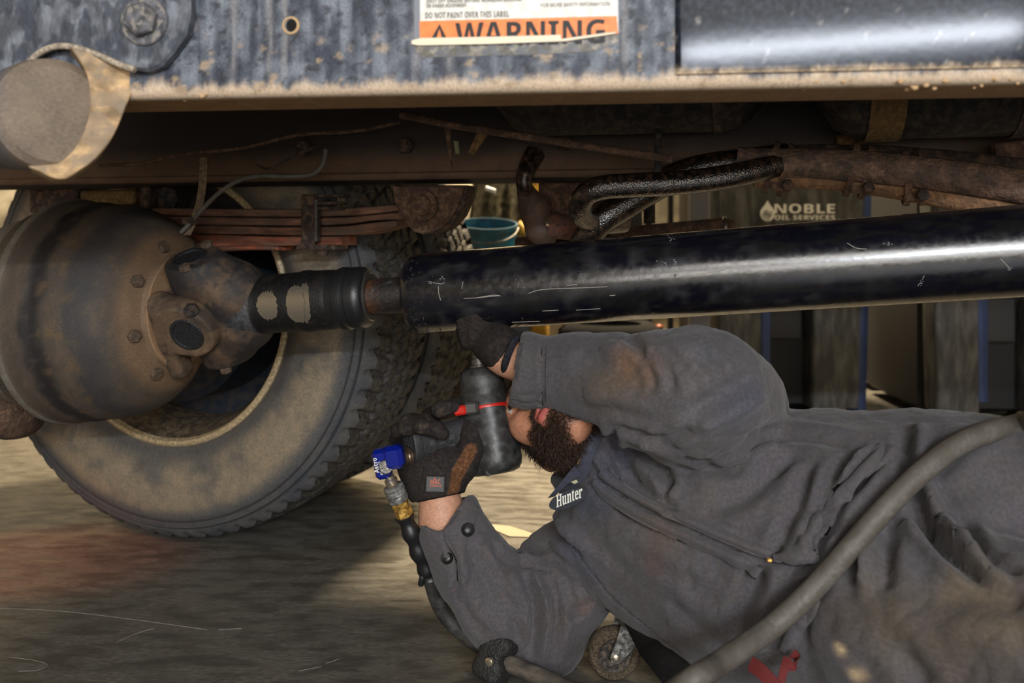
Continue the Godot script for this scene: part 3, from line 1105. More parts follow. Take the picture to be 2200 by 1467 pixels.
func build_warning(rail: Node3D, o: Vector3, T: Vector3, N: Vector3) -> void:
	var m := MB.new()
	var uv := func(px, py):
		var p := near_pt(px, py)
		return Vector2((p - o).dot(T), p.y - o.y)
	var off := 0.0012
	m.slab(PackedVector2Array([uv.call(903, -110), uv.call(1326, -110), uv.call(1328, 72), uv.call(1250, 80), uv.call(1100, 86), uv.call(903, 84)]), o + N * off, T, Vector3.UP, -N * 0.001, 0.0)
	var lab := obj("warning_label", m, M.label_white, rail)
	lab.set_meta("label", "torn orange and white warning label")
	m = MB.new()
	m.slab(PackedVector2Array([uv.call(902, 46), uv.call(1325, 35), uv.call(1328, 73), uv.call(1205, 84), uv.call(903, 84)]), o + N * (off + 0.0005), T, Vector3.UP, -N * 0.0005, 0.0)
	obj("orange_band", m, M.label_orange, lab)
	# peeled lower edge, then the old adhesive below it
	m = MB.new()
	m.slab(PackedVector2Array([uv.call(886, 88), uv.call(905, 83), uv.call(1060, 80), uv.call(1205, 76), uv.call(1206, 85), uv.call(1300, 72), uv.call(1324, 70), uv.call(1322, 74), uv.call(1215, 90), uv.call(1050, 96), uv.call(900, 99), uv.call(885, 96)]), o + N * (off + 0.0022), T, Vector3.UP, -N * 0.0012, 0.0003)
	obj("peeled_edge", m, mat("peel", rgb(232, 216, 190), 0.6), lab)
	m = MB.new()
	m.slab(PackedVector2Array([uv.call(888, 99), uv.call(1050, 97), uv.call(1215, 91), uv.call(1328, 74), uv.call(1330, 90), uv.call(1290, 108), uv.call(1230, 114), uv.call(1040, 120), uv.call(910, 124), uv.call(890, 112)]), o + N * 0.0006, T, Vector3.UP, -N * 0.0006, 0.0)
	obj("adhesive_residue", m, M.label_film, lab)
	for e in [[890, -110, 903, 88], [1326, -110, 1331, 72]]:
		m = MB.new()
		m.slab(PackedVector2Array([uv.call(e[0], e[1]), uv.call(e[2], e[1]), uv.call(e[2], e[3]), uv.call(e[0], e[3])]), o + N * 0.0009, T, Vector3.UP, -N * 0.0009, 0.0)
		obj("label_margin", m, mat("margin", rgb(120, 124, 132), 0.5), lab)
	var lt := func(txt, px, py, py0, px1, material, bold := true):
		var p: Vector3 = near_pt(px, py, off + 0.0006)
		var q: Vector3 = near_pt(px, py0, off + 0.0006)
		var r: Vector3 = near_pt(px1, py - (px1 - px) * 0.022, off + 0.0006)
		var rt: Vector3 = r - p
		flat_text(txt, q.y - p.y, p, rt, Vector3.UP, material, lab, "lettering", bold, "Droid Sans", 1.0, rt.length())
	# the lower third of the big word is hidden behind the peeled edge
	lt.call("WARNING", 978, 99, 49, 1300, M.ink)
	lt.call("SHUT OFF ENGINE BEFORE WORKING AROUND", 916, 7, -3, 1120, M.ink_faded)
	lt.call("OR UNDER EQUIPMENT.", 916, 18, 9, 1004, M.ink_faded)
	lt.call("DO NOT PAINT OVER THIS LABEL", 914, 40, 27, 1094, M.ink_faded)
	lt.call("FOR MORE SAFETY INFORMATION", 1162, 15, 7, 1310, M.ink_faded, false)
	var tri := PackedVector2Array([uv.call(945, 52), uv.call(962, 86), uv.call(926, 86)])
	m = MB.new()
	m.slab(tri, o + N * (off + 0.0009), T, Vector3.UP, -N * 0.0004, 0.0)
	obj("warning_triangle", m, M.ink, lab)
	m = MB.new()
	m.slab(PackedVector2Array([uv.call(945, 63), uv.call(951, 86), uv.call(938, 86)]), o + N * (off + 0.0011), T, Vector3.UP, -N * 0.0004, 0.0)
	obj("warning_triangle", m, M.label_orange, lab)

# ------------------------------------------------------------------ far frame rail
const FAR_A := 13.5
func build_far_rail() -> void:
	var a := deg_to_rad(FAR_A)
	var T := Vector3(cos(a), 0, sin(a))
	var N := Vector3(-sin(a), 0, cos(a))
	var o := P(800, 388, 1.70)
	var rail := thing("frame_rail", "rust-brown far frame rail above the leaf spring", "frame rail", o)
	var n2 := noise("mottle", 1.0, 4, 5)
	var prof := []
	for i in 16: prof.push_back(Vector2(0, 0.28 - 0.265 * i / 15.0))
	prof.push_back(Vector2(0.0, 0.0145)); prof.push_back(Vector2(0.006, 0.014)); prof.push_back(Vector2(0.007, 0.011)); prof.push_back(Vector2(0.006, 0.002)); prof.push_back(Vector2(0.0, 0.0))
	for i in range(1, 8): prof.push_back(Vector2(-0.085 * i / 7.0, -0.004))
	prof.push_back(Vector2(-0.085, 0.01))
	var rows := []
	var cols := []
	for i in 260:
		var u := lerpf(-0.95, 1.6, i / 259.0)
		var row := PackedVector3Array()
		var col := PackedColorArray()
		for q in prof:
			row.push_back(o + T * u + N * (q.x + 0.001 * n2.get_noise_2d(u * 30, q.y * 30)) + Vector3.UP * q.y)
			var k := n2.get_noise_2d(u * 16, q.y * 40 + 5) * 0.5 + 0.5
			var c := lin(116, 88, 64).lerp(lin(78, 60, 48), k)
			c = c.lerp(lin(40, 31, 29), sst(0.025, 0.07, q.y))  # web darker upwards: the shadow on it is put into the colour
			if q.x < -0.001 or q.y < 0.0015: c = lin(48, 38, 32).lerp(lin(28, 22, 20), k)  # underside darkened, its shade put into the colour
			col.push_back(c)
		rows.push_back(row)
		cols.push_back(col)
	var m := MB.new()
	m.grid(rows, false, cols)
	m.fix(0)
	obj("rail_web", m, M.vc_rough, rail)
	for px in [640, 880, 1230]:
		m = MB.new()
		var p := P(px, 322, 1.70)
		var t := (p - o).dot(T)
		hexnut(m, o + T * t + Vector3.UP * 0.062, N, 0.016, 0.014)
		obj("rail_bolt", m, M.dark_dirt, rail)

# ------------------------------------------------------------------ wheels
const WA := 18.0
func wheel(called: String, label: String, c: Vector3, main: bool) -> void:
	var a := deg_to_rad(WA)
	var ax := Vector3(sin(a), 0, -cos(a))     # from the inner side away from the lens
	var w := thing(called, label, "tyre", Vector3(c.x, 0, c.z), "")
	var n := noise("tyre", 1.0, 4)
	var n2 := noise("tyre2", 1.0, 3, 3)
	# inner sidewall (facing the lens)
	var prof := dense([Vector2(0.030, 0.283), Vector2(0.022, 0.292), Vector2(0.010, 0.305), Vector2(-0.004, 0.33), Vector2(-0.012, 0.37), Vector2(-0.012, 0.41), Vector2(-0.004, 0.445),
		Vector2(0.000, 0.452), Vector2(0.003, 0.455), Vector2(0.000, 0.458), Vector2(0.004, 0.468), Vector2(0.009, 0.471), Vector2(0.007, 0.474), Vector2(0.014, 0.484), Vector2(0.022, 0.492), Vector2(0.032, 0.497)], 0.006)
	var side := func(p: Vector3, t: float, r: float, an: float):
		var k := n.get_noise_3d(p.x * 9, p.y * 9, p.z * 9) * 0.5 + 0.5
		var f := n2.get_noise_3d(p.x * 34, p.y * 34, p.z * 34) * 0.5 + 0.5
		var dust := lin(152, 134, 108).lerp(lin(124, 114, 98), f)
		var rub := lin(70, 70, 72).lerp(lin(92, 90, 87), f)
		var amount := sst(0.30, 0.36, r) * sst(0.455 - 0.02 * f, 0.43 - 0.02 * k, r) * sst(0.22, 0.66, k + 0.10 * (1.0 - f))
		amount = maxf(amount, 0.35 * sst(0.315, 0.29, r))
		var col := rub.lerp(dust, amount)
		col = col.lerp(lin(34, 34, 36), 0.8 * (exp(-pow((r - 0.455) / 0.0022, 2)) + exp(-pow((r - 0.471) / 0.002, 2))))
		return col.lerp(lin(48, 54, 66), 0.5 * sst(0.45, 0.475, r) * sst(0.4, 0.7, k))
	var m := MB.new()
	m.lathe(c, ax, prof, 576 if main else 288, side, 0.6, func(t, r, an):
		var lug := fposmod(an * 72.0 / TAU + 0.65, 1.0)
		return -0.011 * sst(0.20, 0.10, absf(lug - 0.5)) * sst(0.480, 0.495, r))
	obj("sidewall", m, M.tyre, w)
	# tread with zigzag ribs and lugs cut at the shoulders
	var TW := 0.225
	var nt := 45
	var ns := 900 if main else 600
	var rows := []
	for i in nt + 1:
		var t := lerpf(0.032, 0.032 + TW, float(i) / nt)
		var e := absf(float(i) / nt - 0.5) * 2.0
		var r0 := 0.497 + 0.006 * (1.0 - e * e)
		var row := PackedVector3Array()
		for k in ns:
			var an := TAU * k / ns
			var s := an * 72.0 / TAU          # lugs
			var zig := absf(fposmod(s * 1.0, 1.0) - 0.5) * 0.016
			var dep := 0.0
			for g in [0.058, 0.105, 0.150, 0.197]:
				dep = maxf(dep, sst(0.0055, 0.0030, absf(t - 0.032 - g * 0.9 - zig + 0.004)))
			var lug := fposmod(s + (t - 0.14) * 6.0 * signf(t - 0.14), 1.0)
			if e > 0.52: dep = maxf(dep, sst(0.18, 0.10, absf(lug - 0.5)))
			else: dep = maxf(dep, 0.75 * sst(0.075, 0.035, absf(fposmod(s * 1.0 + t * 9.0, 1.0) - 0.5)))
			var rough := n2.get_noise_3d(cos(an) * 40, sin(an) * 40, t * 120)
			var r := r0 - 0.010 * dep + 0.0016 * rough
			var e1 := Vector3.UP
			var e2 := ax.cross(e1)
			row.push_back(c + ax * t + (e1 * cos(an) + e2 * sin(an)) * r)
		rows.push_back(row)
	m = MB.new()
	m.grid(rows, true)
	m.fix(0)
	obj("tread", m, M.tread, w)
	# outer sidewall
	m = MB.new()
	var t1 := 0.032 + TW
	m.lathe(c, ax, [Vector2(t1, 0.497), Vector2(t1 + 0.02, 0.486), Vector2(t1 + 0.032, 0.45), Vector2(t1 + 0.038, 0.38), Vector2(t1 + 0.02, 0.30), Vector2(t1, 0.283)], 120, side)
	obj("sidewall", m, M.tyre, w)
	# steel rim: flange, drop well, disc
	m = MB.new()
	m.lathe(c, ax, [Vector2(0.022, 0.2985), Vector2(0.012, 0.2975), Vector2(0.008, 0.292), Vector2(0.010, 0.286), Vector2(0.020, 0.281)], 120)
	obj("rim_flange", m, mat("rim_lip", rgb(214, 190, 148), 0.5, 0.1, {tex = tx["fine"], scale = 8.0}), w)
	m = MB.new()
	m.lathe(c, ax, [Vector2(0.020, 0.281), Vector2(0.05, 0.276), Vector2(0.075, 0.262), Vector2(0.16, 0.255), Vector2(0.25, 0.262), Vector2(t1, 0.283)], 96)
	obj("rim_well", m, M.rim_paint, w)
	m = MB.new()
	m.lathe(c, ax, [Vector2(0.17, 0.256), Vector2(0.175, 0.20), Vector2(0.20, 0.17), Vector2(0.20, 0.06), Vector2(0.20, 0.0)], 72)
	obj("wheel_disc", m, M.hub_blue, w)
	if main:
		m = MB.new()
		m.lathe(c, ax, [Vector2(0.17, 0.205), Vector2(0.03, 0.205), Vector2(0.015, 0.19), Vector2(0.012, 0.05), Vector2(0.012, 0.0)], 64)
		obj("brake_drum", m, M.hub_blue, w)

func build_wheels() -> void:
	var a := deg_to_rad(WA)
	var ax := Vector3(sin(a), 0, -cos(a))
	var c := P(350, 660, 1.96)
	c.y = 0.501
	wheel("rear_tyre", "dusty inner rear tyre beside the drum, standing on the floor", c, true)
	wheel("rear_tyre", "outer twin tyre showing only its tread behind the dusty inner tyre", c + ax * 0.335, false)
# ------------------------------------------------------------------ drum at the axle
func build_axle_drum() -> void:
	var D := Vector3(0.966, 0.02, 0.257).normalized()      # axis of the drum, towards the drive shaft
	var fc := P(392, 668, 1.60)
	var dr := thing("axle_drum", "big dusty brown drum with bolted flange at the end of the drive shaft", "drum", Vector3(fc.x, 0, fc.z))
	var n := noise("drum", 1.0, 4)
	var n2 := noise("drum2", 1.0, 3, 3)
	var L := 0.215
	var pf := [Vector2(-L - 0.10, 0.05), Vector2(-L - 0.10, 0.165), Vector2(-L, 0.186), Vector2(-L, 0.199), Vector2(-L + 0.004, 0.201), Vector2(-L + 0.012, 0.200), Vector2(-L + 0.015, 0.197), Vector2(-L + 0.019, 0.195), Vector2(-L + 0.04, 0.1945), Vector2(-L + 0.060, 0.193), Vector2(-L + 0.064, 0.190), Vector2(-L + 0.09, 0.1885),
		Vector2(-L + 0.115, 0.186), Vector2(-L + 0.135, 0.181), Vector2(-L + 0.155, 0.172), Vector2(-L + 0.172, 0.159), Vector2(-L + 0.186, 0.142), Vector2(-L + 0.197, 0.122), Vector2(-L + 0.204, 0.104), Vector2(-L + 0.206, 0.100), Vector2(-L + 0.212, 0.098), Vector2(-L + 0.215, 0.094), Vector2(-L + 0.216, 0.0)]
	var cf := func(p: Vector3, t: float, r: float, an: float):
		var s := t + L
		var k := n.get_noise_3d(p.x * 14, p.y * 14, p.z * 14) * 0.5 + 0.5
		var f := n2.get_noise_3d(p.x * 46, p.y * 46, p.z * 46) * 0.5 + 0.5
		var w := n.get_noise_2d(an * 1.6, s * 4.0) * 0.018
		var sk := n2.get_noise_2d(an * 4.0, s * 150.0) * 0.5 + 0.5
		var c := lin(88, 76, 65).lerp(lin(72, 65, 58), k).lerp(lin(100, 84, 67), 0.6 * sst(0.5, 0.8, sk))
		# band of old black paint, rubbed and dusty
		c = c.lerp(lin(30, 29, 30), (sst(0.050, 0.064, s + w) * sst(0.100, 0.080, s + w)) * 0.95)
		c = c.lerp(lin(48, 48, 52), sst(0.118, 0.135, s + w) * sst(0.178, 0.150, s + w) * 0.75)
		c = c.lerp(lin(102, 82, 56), 0.75 * sst(0.55, 0.75, n.get_noise_2d(an * 5.0, s * 26.0) * 0.5 + 0.5) * sst(0.07, 0.09, s) * sst(0.15, 0.12, s))
		c = c.lerp(lin(70, 60, 52), sst(0.6, 0.8, f) * 0.5)
		if s < 0.014: c = lin(128, 122, 112).lerp(lin(98, 88, 76), f)
		if r < 0.15 and s > 0.1: c = c.lerp(lin(140, 112, 84).lerp(lin(100, 80, 62), k * 0.8 + 0.2 * f), sst(0.150, 0.125, r))
		if s > 0.21 and r < 0.095: c = c.lerp(lin(176, 140, 104), 0.6)
		return c
	var m := MB.new()
	m.lathe(fc, D, dense(pf, 0.006), 200, cf)
	obj("drum_shell", m, M.vc_rough, dr)
	# bolts round the flange face
	var e1 := (Vector3.UP - D * D.y).normalized()
	var e2 := D.cross(e1)
	for i in 8:
		var an := TAU * (i + 0.35) / 8.0
		var p := fc + (e1 * cos(an) + e2 * sin(an)) * 0.114 - D * 0.016
		m = MB.new()
		hexnut(m, p - D * 0.002, D + (e1 * cos(an) + e2 * sin(an)) * 0.5, 0.0115, 0.010)
		obj("flange_bolt", m, M.drum_bolt, dr)
	# companion flange with two ears that hold the cross
	var J := joint()
	var s := SDF.new()
	s.cap(fc - D * 0.01, fc + D * 0.012, 0.062, 0.058, 0.02)
	for sg in [1.0, -1.0]:
		var ear: Vector3 = J.c + J.e2 * 0.062 * sg
		s.g = 1 if sg > 0 else 2
		s.cap(ear - J.e2 * 0.02 * sg, ear + J.e2 * 0.012 * sg, 0.045, 0.043, 0.02)
		s.cap(fc + J.e2 * 0.045 * sg + D * 0.005, ear - J.e2 * 0.004 * sg, 0.044, 0.042, 0.02)
		s.cap(fc + J.e2 * 0.055 * sg + J.e1 * 0.045 + D * 0.005, ear - J.ax * 0.015 + J.e1 * 0.030, 0.026, 0.022, 0.02)
		s.box(fc + J.e2 * 0.06 * sg - J.e1 * 0.055, Vector3(0.02, 0.034, 0.014), Basis(J.e2, J.e1, D), 0.006, 0.02)
		s.cut([[J.c + J.e2 * 0.080 * sg, -J.e2 * sg]])
		s.cut([[J.c + J.e2 * 0.034 * sg - J.ax * 0.005, J.e2 * sg], [J.c - J.ax * 0.035, -J.ax]])
	m = MB.new()
	s.surface(0.0036, m, 1)
	crust(m, lin(132, 108, 82), lin(98, 78, 60), lin(70, 58, 48), J.c, 0.0)
	obj("companion_flange", m, M.vc_rough, dr)
	for sg in [1.0, -1.0]:
		m = MB.new()
		m.lathe(J.c + J.e2 * 0.0795 * sg, J.e2 * sg, [Vector2(-0.03, 0.030), Vector2(0.001, 0.030), Vector2(0.0028, 0.0285), Vector2(0.0028, 0.0245), Vector2(0.0008, 0.0235), Vector2(0.0008, 0.0)], 36)
		obj("bearing_cap", m, mat("cap_black", rgb(46, 46, 48), 0.55, 0.2, {tex = tx["fine"], scale = 12.0, bump = tx["bump"], depth = 0.12}), dr)
		m = MB.new()
		var hp: Vector3 = J.c + J.e2 * 0.070 * sg + J.e1 * 0.043 + J.ax * 0.020
		hexnut(m, hp, J.e2 * sg + J.ax * 0.5, 0.0125, 0.012)
		obj("cap_bolt", m, M.black_dirt, dr)
	# lower axle casting and drum backing seen at the frame edge
	m = MB.new()
	m.tube(spline([P(-120, 868, 1.66), P(-20, 878, 1.70), P(40, 892, 1.76), P(66, 902, 1.84)], 6), [0.05, 0.05, 0.05, 0.05, 0.05, 0.05, 0.05, 0.05, 0.05, 0.05, 0.05, 0.048, 0.045, 0.042, 0.038, 0.034, 0.030, 0.024, 0.012], 24)
	obj("axle_casting", m, M.brown_dirt, dr)
	m = MB.new()
	m.lathe(fc - D * (L + 0.005), D, [Vector2(-0.03, 0.185), Vector2(-0.004, 0.190), Vector2(0.0, 0.188), Vector2(0.0, 0.17)], 120)
	obj("backing_rim", m, M.worn_steel, dr)

func joint() -> Dictionary:
	var A := P(930, 628, 1.479)
	var B := P(2190, 539, 1.27)
	var ax := (B - A).normalized()
	var c := A - ax * 0.405
	var up := Vector3(-0.05, 0.87, 0.47)
	var e1 := (up - ax * up.dot(ax)).normalized()
	return {A = A, ax = ax, c = c, e1 = e1, e2 = ax.cross(e1) * (1.0 if ax.cross(e1).z > 0 else -1.0)}

func crust(mb: MB, light: Color, mid: Color, dark: Color, c: Vector3, grease: float) -> void:
	var n := noise("crust", 1.0, 4)
	var n2 := noise("crust2", 1.0, 3, 8)
	for i in mb.v.size():
		var p := mb.v[i]
		var k := n.get_noise_3d(p.x * 22, p.y * 22, p.z * 22) * 0.5 + 0.5
		var f := n2.get_noise_3d(p.x * 70, p.y * 70, p.z * 70) * 0.5 + 0.5
		var col := mid.lerp(light, 0.8 * sst(0.40, 0.75, k * 0.7 + f * 0.3))
		col = col.lerp(dark, sst(0.40, 0.62, n.get_noise_3d(p.x * 11 + 30, p.y * 11, p.z * 11) * 0.35 + 0.5 + (f - 0.5) * 0.35))
		if grease > 0.0: col = col.lerp(lin(22, 14, 12), grease * sst(0.075, 0.035, (p - c).length()) * sst(0.3, 0.6, f + 0.1))
		mb.c[i] = col.lerp(col * 0.7, f * 0.6)

# ------------------------------------------------------------------ drive shaft
func build_drive_shaft() -> void:
	var J := joint()
	var A: Vector3 = J.A
	var ax: Vector3 = J.ax
	var sh := thing("drive_shaft", "glossy black drive shaft tube with a crusted universal joint at its end", "drive shaft", Vector3(A.x, 0, A.z))
	var n := noise("shaft", 1.0, 4)
	var n2 := noise("shaft2", 1.0, 3, 6)
	# scratches: [s, angle from the side facing the lens (up positive), length, slope]
	var tubef := func(p: Vector3, t: float, r: float, an: float):
		var c := lin(19, 19, 22)
		var k := n.get_noise_3d(p.x * 22, p.y * 22, p.z * 22) * 0.5 + 0.5
		c = c.lerp(lin(52, 51, 53), 0.75 * sst(0.52, 0.75, k) * (1.0 - 0.7 * sst(0.45, 0.7, t)))
		c = c.lerp(lin(32, 31, 33), sst(0.5, 0.7, n2.get_noise_2d(t * 9.0, an * 2.0) * 0.5 + 0.5) * 0.5)
		return c
	var m := MB.new()
	m.lathe(A, ax, dense([Vector2(-0.028, 0.0), Vector2(-0.028, 0.030), Vector2(-0.034, 0.0315), Vector2(-0.037, 0.045), Vector2(-0.035, 0.056), Vector2(-0.028, 0.0622), Vector2(-0.018, 0.0640), Vector2(0.0, 0.0635), Vector2(1.35, 0.0635)], 0.010), 160, tubef)
	obj("tube", m, M.vc_paint, sh)
	# weld beads and spatter round the tube end
	m = MB.new()
	var rn := RandomNumberGenerator.new()
	rn.seed = 11
	var e2: Vector3 = J.e2
	var e1: Vector3 = J.e1
	for i in 130:
		var an := rn.randf_range(-1.9, 1.5)
		var s := -0.012 + rn.randfn(0.0, 0.009) if i < 100 else rn.randf_range(0.0, 0.16)
		var dir := e2 * cos(an) + e1 * sin(an)
		var r := rn.randf_range(0.0006, 0.0020)
		m.ball(A + ax * s + dir * (0.0640 if s > -0.02 else 0.0625), Vector3.ONE * r, 6)
	var sp := obj("weld_spatter", m, M.black_rubber, sh)
	tag(sp, "", "", "", "stuff")
	# scratches through the paint, thin raised slivers of pale primer
	var sc := [[[1022, 640], [1060, 634], [1076, 636]], [[996, 641], [1020, 640], [1073, 635]], [[1136, 630], [1165, 622], [1230, 619], [1305, 616]], [[1218, 613], [1240, 611]], [[930, 607], [948, 610], [955, 607]], [[942, 615], [943, 632], [947, 645]], [[995, 605], [992, 620]], [[1238, 666], [1290, 663]], [[1165, 668], [1200, 666]], [[1310, 635], [1322, 634]], [[1820, 522], [1840, 533], [1862, 535]], [[1434, 505], [1450, 515]], [[1972, 614], [1986, 592]], [[2150, 556], [2168, 575]], [[1440, 597], [1500, 590], [1560, 578]], [[1100, 692], [1160, 690]]]
	mat("scratch", rgb(150, 144, 136), 0.6)
	for q in sc:
		var pts := []
		for w in q: pts.push_back(on_tube(w[0], w[1], A, ax, 0.0634))
		m = MB.new()
		m.tube(spline(pts, 4), 0.0006, 5)
		obj("scratch", m, M.scratch, sh)
	# scuffs: patches of rubbed chalky paint
	m = MB.new()
	for q in [[1425, 568, 11, 9], [1452, 570, 7, 12], [1110, 615, 16, 22], [1252, 600, 14, 14], [1441, 515, 4, 8], [1452, 592, 3, 3], [1910, 525, 10, 4], [2172, 578, 9, 7], [928, 606, 10, 4], [950, 598, 9, 4], [1980, 605, 4, 9]]:
		for k in 9:
			var px: float = q[0] + rn.randfn(0, q[2] * 0.5)
			var py: float = q[1] + rn.randfn(0, q[3] * 0.5)
			var c := on_tube(px, py, A, ax, 0.0632)
			m.ball(c, Vector3(0.0014, 0.0009, 0.0010) * rn.randf_range(0.5, 1.5), 6)
	var sf := obj("chalky_scuffs", m, mat("chalk", rgb(96, 96, 98), 0.8), sh)
	tag(sf, "", "", "", "stuff")
	# splined stub, seal rings, sleeve and its bare bands
	var stub := func(p: Vector3, t: float, r: float, an: float):
		var k := n.get_noise_3d(p.x * 40, p.y * 40, p.z * 40) * 0.5 + 0.5
		var c := lin(46, 40, 38).lerp(lin(88, 58, 42), sst(-0.075, -0.105, t + 0.03 * (k - 0.5)))
		return c.lerp(lin(96, 94, 96), 0.6 * sst(0.62, 0.8, k))
	m = MB.new()
	m.lathe(A, ax, dense([Vector2(-0.15, 0.0285), Vector2(-0.02, 0.0295)], 0.004), 64, stub)
	obj("spline_stub", m, M.vc_metal, sh)
	m = MB.new()
	m.lathe(A, ax, [Vector2(-0.107, 0.029), Vector2(-0.107, 0.041), Vector2(-0.110, 0.0455), Vector2(-0.116, 0.0495), Vector2(-0.122, 0.0505), Vector2(-0.134, 0.0505), Vector2(-0.136, 0.0488), Vector2(-0.140, 0.0488), Vector2(-0.143, 0.0515), Vector2(-0.152, 0.0520), Vector2(-0.156, 0.0505), Vector2(-0.159, 0.0488), Vector2(-0.172, 0.0485)], 72)
	obj("seal_cap", m, M.black_rubber, sh)
	m = MB.new()
	m.lathe(A, ax, [Vector2(-0.1075, 0.0295), Vector2(-0.1045, 0.0300), Vector2(-0.1040, 0.0380), Vector2(-0.1068, 0.0405)], 64)
	obj("seal_lip", m, mat("lip", rgb(70, 66, 64), 0.3, 0.5), sh)
	var slv := func(p: Vector3, t: float, r: float, an: float):
		var k := n.get_noise_3d(p.x * 30 + 7, p.y * 30, p.z * 30) * 0.5 + 0.5
		var f := n2.get_noise_3d(p.x * 90, p.y * 90, p.z * 90) * 0.5 + 0.5
		var c := lin(24, 23, 25).lerp(lin(52, 46, 43), 0.7 * sst(0.5, 0.8, k))
		if t < -0.305: c = lin(92, 92, 96).lerp(lin(62, 60, 62), k)
		return c.lerp(lin(74, 62, 54), 0.5 * sst(0.7, 0.85, f))
	m = MB.new()
	m.lathe(A, ax, dense([Vector2(-0.166, 0.048), Vector2(-0.172, 0.0492), Vector2(-0.206, 0.0500), Vector2(-0.212, 0.0516), Vector2(-0.222, 0.0516), Vector2(-0.230, 0.0496), Vector2(-0.296, 0.0488), Vector2(-0.306, 0.0500), Vector2(-0.312, 0.0520), Vector2(-0.330, 0.0525), Vector2(-0.345, 0.050)], 0.004), 96, slv)
	obj("slip_sleeve", m, M.vc_metal, sh)
	# bare metal where the paint came off: shells just proud of the sleeve
	for q in [[-0.2165, 0.0130, -0.55, 0.42, 0.0521, 3], [-0.205, 0.0105, -0.62, 0.50, 0.0505, 5], [-0.268, 0.0150, -0.42, 0.34, 0.0497, 9]]:
		var rows := []
		for i in 15:
			var v := -1.0 + 2.0 * i / 14.0
			var row := PackedVector3Array()
			for k in 15:
				var u := -1.0 + 2.0 * k / 14.0
				var wob := 1.0 + 0.22 * n.get_noise_2d(v * 3 + q[5], u * 3.0)
				var an: float = lerpf(q[2], q[3], v * 0.62 * wob + 0.5) + 0.52
				var hw: float = 1.25 * q[1] * sqrt(maxf(0.0, 1.0 - v * v * 0.85)) * wob
				row.push_back(A + ax * (q[0] + u * hw) + (e2 * cos(an) + e1 * sin(an)) * q[4])
			rows.push_back(row)
		m = MB.new()
		m.grid(rows)
		obj("bare_metal_band", m, M.bare_steel, sh)
	# yoke: two ears that grip the cross from above and below
	var c: Vector3 = J.c
	var s := SDF.new()
	s.cap(A - ax * 0.325, A - ax * 0.352, 0.050, 0.053, 0.03)
	for sg in [1.0, -1.0]:
		var ee: Vector3 = e1 * sg
		s.cap(A - ax * 0.345 + ee * 0.034, c + ee * 0.072 + ax * 0.012, 0.034, 0.031, 0.03)
		s.cap(A - ax * 0.345 + ee * 0.030 + e2 * 0.026, c + ee * 0.074 + e2 * 0.022 + ax * 0.008, 0.024, 0.022, 0.02)
		s.cap(A - ax * 0.345 + ee * 0.030 - e2 * 0.026, c + ee * 0.074 - e2 * 0.022 + ax * 0.008, 0.024, 0.022, 0.02)
		s.cap(c + ee * 0.060, c + ee * 0.094, 0.045, 0.043, 0.014)
		s.cap(A - ax * 0.352 + ee * 0.036, c + ee * 0.058 + ax * 0.030, 0.046, 0.040, 0.03)
	s.carve(c - ax * 0.12, c - ax * 0.024, 0.044, 0.012)
	s.carve(c - e2 * 0.14 - ax * 0.022, c + e2 * 0.14 - ax * 0.022, 0.040, 0.012)
	s.cut([[c + e1 * 0.100, -e1]])
	s.cut([[c - e1 * 0.100, e1]])
	m = MB.new()
	s.surface(0.0036, m, 1)
	crust(m, lin(122, 96, 70), lin(74, 60, 49), lin(42, 40, 40), c, 0.9)
	obj("yoke", m, M.vc_rough, sh)
	var rg := MB.new()
	rg.lathe(A, ax, [Vector2(-0.318, 0.0528), Vector2(-0.322, 0.0545), Vector2(-0.346, 0.0560), Vector2(-0.350, 0.054)], 64)
	obj("yoke_collar", rg, mat("collar_grey", rgb(84, 84, 88), 0.42, 0.3, {tex = tx["soft"], scale = 12.0}), sh)
	for sg in [1.0, -1.0]:
		m = MB.new()
		m.lathe(c + e1 * 0.0995 * sg, e1 * sg, [Vector2(-0.02, 0.030), Vector2(0.001, 0.030), Vector2(0.003, 0.028), Vector2(0.003, 0.024), Vector2(0.001, 0.022), Vector2(0.001, 0.0)], 36)
		obj("bearing_cap", m, M.cap_black, sh)
		for t in [1.0, -1.0]:
			m = MB.new()
			hexnut(m, c + e1 * 0.097 * sg + e2 * 0.038 * t + ax * 0.014, e1 * sg, 0.010, 0.010)
			obj("cap_bolt", m, M.drum_bolt, sh)
	# cross in the middle, wet with grease
	s = SDF.new()
	s.cap(c + e1 * 0.06, c - e1 * 0.06, 0.019, 0.019, 0.01)
	s.cap(c + e2 * 0.06, c - e2 * 0.06, 0.019, 0.019, 0.015)
	s.cap(c - ax * 0.012, c + ax * 0.012, 0.030, 0.030, 0.015)
	m = MB.new()
	s.surface(0.004, m, 1)
	obj("joint_cross", m, M.grease, sh)
	m = MB.new()
	m.lathe(on_tube(497, 628, A, ax, 0.056), e2 + e1 * 0.2, [Vector2(-0.004, 0.0045), Vector2(0.003, 0.0045), Vector2(0.006, 0.002), Vector2(0.006, 0.0)], 10)
	obj("grease_fitting", m, M.bare_steel, sh)

# the point seen at (px, py) on a cylinder round A + ax
func on_tube(px: float, py: float, A: Vector3, ax: Vector3, r: float) -> Vector3:
	var o := Vector3(0, EYE, 0)
	var d := (P(px, py, 1.0) - o).normalized()
	var oc := o - A
	var dp := d - ax * d.dot(ax)
	var op := oc - ax * oc.dot(ax)
	var a := dp.dot(dp)
	var b := 2.0 * dp.dot(op)
	var c := op.dot(op) - r * r
	var disc := maxf(b * b - 4 * a * c, 0.0)
	return o + d * ((-b - sqrt(disc)) / (2 * a))
